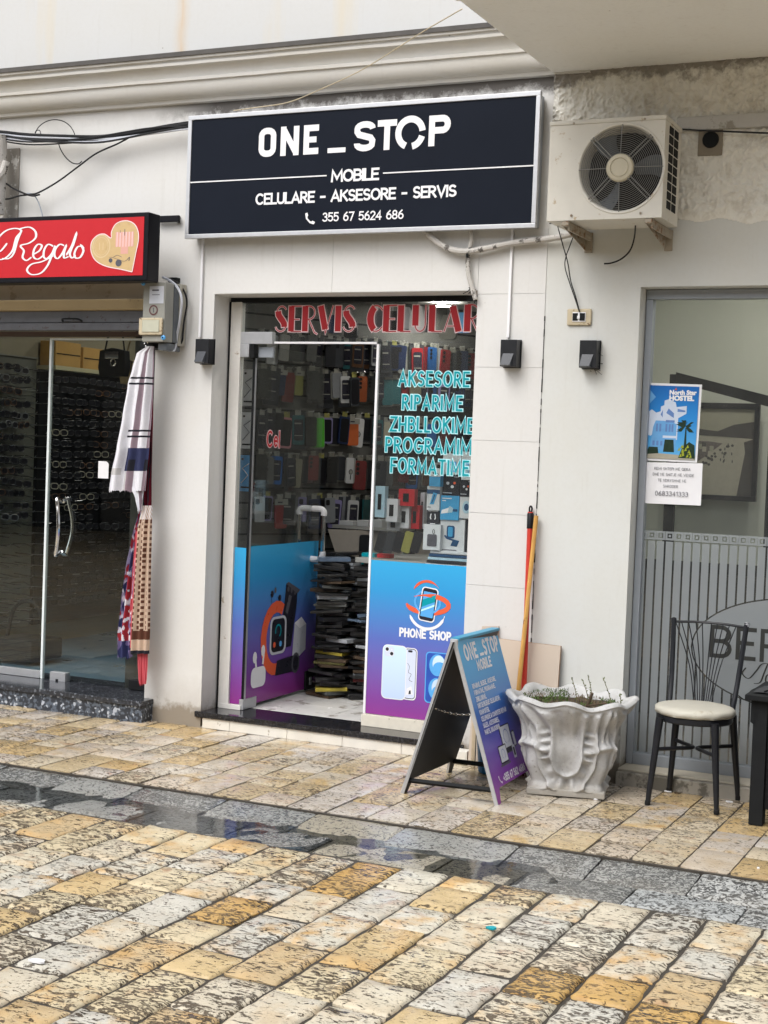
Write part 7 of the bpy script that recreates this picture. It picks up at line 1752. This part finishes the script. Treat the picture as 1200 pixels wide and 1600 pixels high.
bit(930,1250,.006,M_WHITE,'paper_scrap','tiny white scrap at the front foot of the planter')
bit(769,1452,.016,M_TEAL,'bottle_fragment','small teal scrap lying on an ochre street stone in the foreground',z=-.008)
bit(58,1504,.018,M_WHITE,'paper_scrap','small white blob on the street stones at the lower left',z=-.008)
bit(1185,1358,.004,M_WHITE,'paper_scrap','tiny white scrap on the pavement near the right edge')

# ================================================================ SCARVES HANGING BY THE LEFT SHOP DOOR
def cloth(name, label, Ls, Rs, Y, pattern, folds, amp, group='scarves hanging by the left shop door', nx=64, ny=150, seed=0, ragged=0):
    y0, y1 = Ls[0][0], Ls[-1][0]
    def ip(T_, y):
        for (ya, xa), (yb, xb) in zip(T_, T_[1:]):
            if ya <= y <= yb: k_ = (y-ya)/(yb-ya); k_ = k_*k_*(3-2*k_)*.4+k_*.6; return xa+(xb-xa)*k_
        return T_[-1][1]
    mb = MB(); vs = []
    for j in range(ny+1):
        v = j/ny; py = y0+(y1-y0)*v; a, b = ip(Ls, py), ip(Rs, py)
        for i in range(nx+1):
            u = i/nx; x, z = at(a+(b-a)*u, py, Y)
            dz = 0 if j < ny else -ragged*abs(mn.noise(Vector((u*30,seed,0))))
            sw_ = amp*math.sin(u*folds*2*PI+seed+.6*math.sin(v*3+seed))*(.4+.6*smooth(0,.4,v))+amp*.4*math.sin(u*folds*4.7+v*2)
            vs.append((x, Y+sw_, z+dz))
    mats = {}
    for j in range(ny):
        for i in range(nx):
            o = j*(nx+1)+i; m = pattern((i+.5)/nx, y0+(y1-y0)*(j+.5)/ny); k_ = mb.slot(m)
            mb.f.append([o, o+1, o+nx+2, o+nx+1]); mb.mi.append(k_)
    mb.v = [Vector(p) for p in vs]
    ob = mb.build(name, loc=(vs[nx//2][0], Y, vs[nx//2][2]), smooth=80); tag(ob, label, 'scarf', group); return ob
def fab(n_, c_, var=.1): return flat('fabric '+n_, c_, .9, var=var, scale=90, spec=.15)
F_W = fab('white', (.68,.68,.72)); F_M = fab('mauve', (.24,.18,.21)); F_N = fab('navy', (.03,.035,.085)); F_K = fab('near black', (.02,.02,.028)); F_G = fab('pale grey', (.50,.49,.49)); F_MR = fab('maroon', (.14,.012,.025)); F_BG = fab('beige', (.50,.37,.28)); F_BR = fab('brown', (.10,.04,.025)); F_CO = fab('coral', (.50,.09,.11)); F_RD = fab('red', (.32,.025,.035)); F_VI = fab('violet', (.16,.13,.27)); F_LV = fab('lavender', (.34,.31,.44)); F_DK = fab('dark blue', (.03,.035,.10))
def pat_white(u, y):
    m = (.50 < u < .64) or u > .90
    if 589 < y < 592.5 and u > .12 or 597.5 < y < 601 and u > .12: return F_K
    if 671 < y < 674.5 and u > .30 or 680 < y < 683.5 and u > .30: return F_K
    if 700 < y < 736 and u > .34: return F_N if y < 718 or not m else F_K
    if y > 736 and .36 < u < .50: return F_G
    if 732 < y < 742 and u < .30: return F_G
    return F_M if m else F_W
cloth('scarf', 'white scarf with mauve stripe and navy band hanging by the left shop door', [(541,228),(552,212),(575,205),(600,197),(650,188),(700,179),(740,171),(766,168)], [(541,240),(552,240),(600,239),(650,236),(700,232),(740,228),(766,226)], 7.04, pat_white, 3.2, .016, seed=1, ragged=.03)
cloth('scarf', 'lower white fringed end of the striped scarf beside the maroon one', [(735,203),(760,204),(780,212),(797,216)], [(735,229),(760,227),(780,224),(797,222)], 7.052, lambda u, y: F_M if .55 < u < .72 else F_W, 2, .01, seed=4, ragged=.05, ny=50, nx=40)
cloth('scarf', 'dark maroon scarf hanging behind the white striped one', [(600,233),(650,229),(700,225),(760,221),(806,224)], [(600,240),(650,240),(700,239),(760,238),(806,237)], 7.085, lambda u, y: F_MR if math.sin(u*30+y*.02) > -.6 else F_K, 2.4, .014, seed=2, nx=40)
def pat_check(u, y):
    if 985 < y < 1000: return F_BR
    if y > 1016: return F_K
    if y < 812: return F_W if int(u*20+y) % 2 else F_BG
    if y > 1000: return F_BG
    c_ = (u*4.5) % 1; r_ = (y/9) % 1
    if int(u*4.5) % 2: r_ = (r_+.5) % 1
    return F_BR if .25 < c_ < .85 and .22 < r_ < .78 else F_BG
cloth('scarf', 'beige scarf with small brown squares and a brown band near its end', [(790,222),(830,214),(880,210),(930,207),(980,204),(1021,203)], [(790,238),(830,237),(880,236),(930,235),(980,234),(1021,232)], 7.062, pat_check, 2.6, .012, seed=3, ragged=.02)
def pat_flor(u, y):
    n1 = mn.noise(Vector((u*3.2, y*.055, 1))); n2 = mn.noise(Vector((u*6, y*.11, 7)))
    if y > 1002: return F_DK if n2 > -.1 else F_VI
    if n1 > .28: return F_DK
    if n2 > .25: return F_W
    if n1 < -.12: return F_RD
    return F_LV if n2 > -.1 else F_VI
cloth('scarf', 'floral violet white and red scarf left of the checked one', [(795,218),(840,207),(890,197),(940,190),(990,184),(1026,184)], [(795,226),(840,218),(890,213),(940,210),(990,208),(1026,206)], 7.085, pat_flor, 2.2, .012, seed=5, ragged=.04)
cloth('scarf', 'narrow coral pink scarf edge between the floral and checked scarves', [(830,212),(900,206),(960,202),(1012,200)], [(830,217),(900,212),(960,209),(1012,207)], 7.072, lambda u, y: F_CO, 1, .004, seed=6, nx=12)
cloth('scarf', 'coral pink fringed scarf end hanging lowest near the granite step', [(1018,214),(1040,214),(1060,215),(1068,216)], [(1018,231),(1040,230),(1060,229),(1068,228)], 7.09, lambda u, y: F_CO if math.sin(u*40) > -.7 else F_RD, 2, .006, seed=8, nx=40, ny=40, ragged=.03)
sc_ = thing('scarf_bracket', 'small black bracket at the top of the hanging scarves under the meter', 'bracket', (-4.83,7.1,2.2))
xa, za_ = at(220,548,7.06); xb, zb_ = at(242,533,7.06); MB().box(xa,xb,7.05,7.2,za_+.015,zb_,M_BLACKM,bev=.003).build('bracket_plate', sc_)
for px, py in ((226,537),(231,535),(228,541)): x_, z_ = at(px, py, 7.048); MB().lathe([(0,.003),(.005,.002),(.005,0)],8,M_CHROME,Matrix.Translation((x_,7.048,z_)) @ Matrix.Rotation(PI/2,4,'X')).build('bolt', sc_)

# ================================================================ OTHER SIDE OF THE STREET (added, only for the glass to reflect)
ob_ = thing('opposite_building', 'dark two storey building added across the street for the glass to reflect', 'building', (-4,-7.6,0))  # added out of view, kept dark to tone down glass reflections
MB().box(-26,16,-12,-7.6,-.02,5.6,flat('opposite wall',(.15,.14,.125),.7,var=.15,scale=1)).build('wall', ob_)
MB().box(-26.3,16.3,-12.2,-7.2,5.6,5.85,flat('opposite roof',(.22,.10,.07),.8)).build('roof', ob_)
for i in range(13):
    x_ = -24.5+3.1*i
    MB().box(x_,x_+1.3,-7.62,-7.55,3.2,4.7,M_DARK).build('window', ob_, smooth=0)
    MB().box(x_-.3,x_+2.1,-7.62,-7.55,0,2.5,M_DARK).build('shop_opening', ob_, smooth=0)
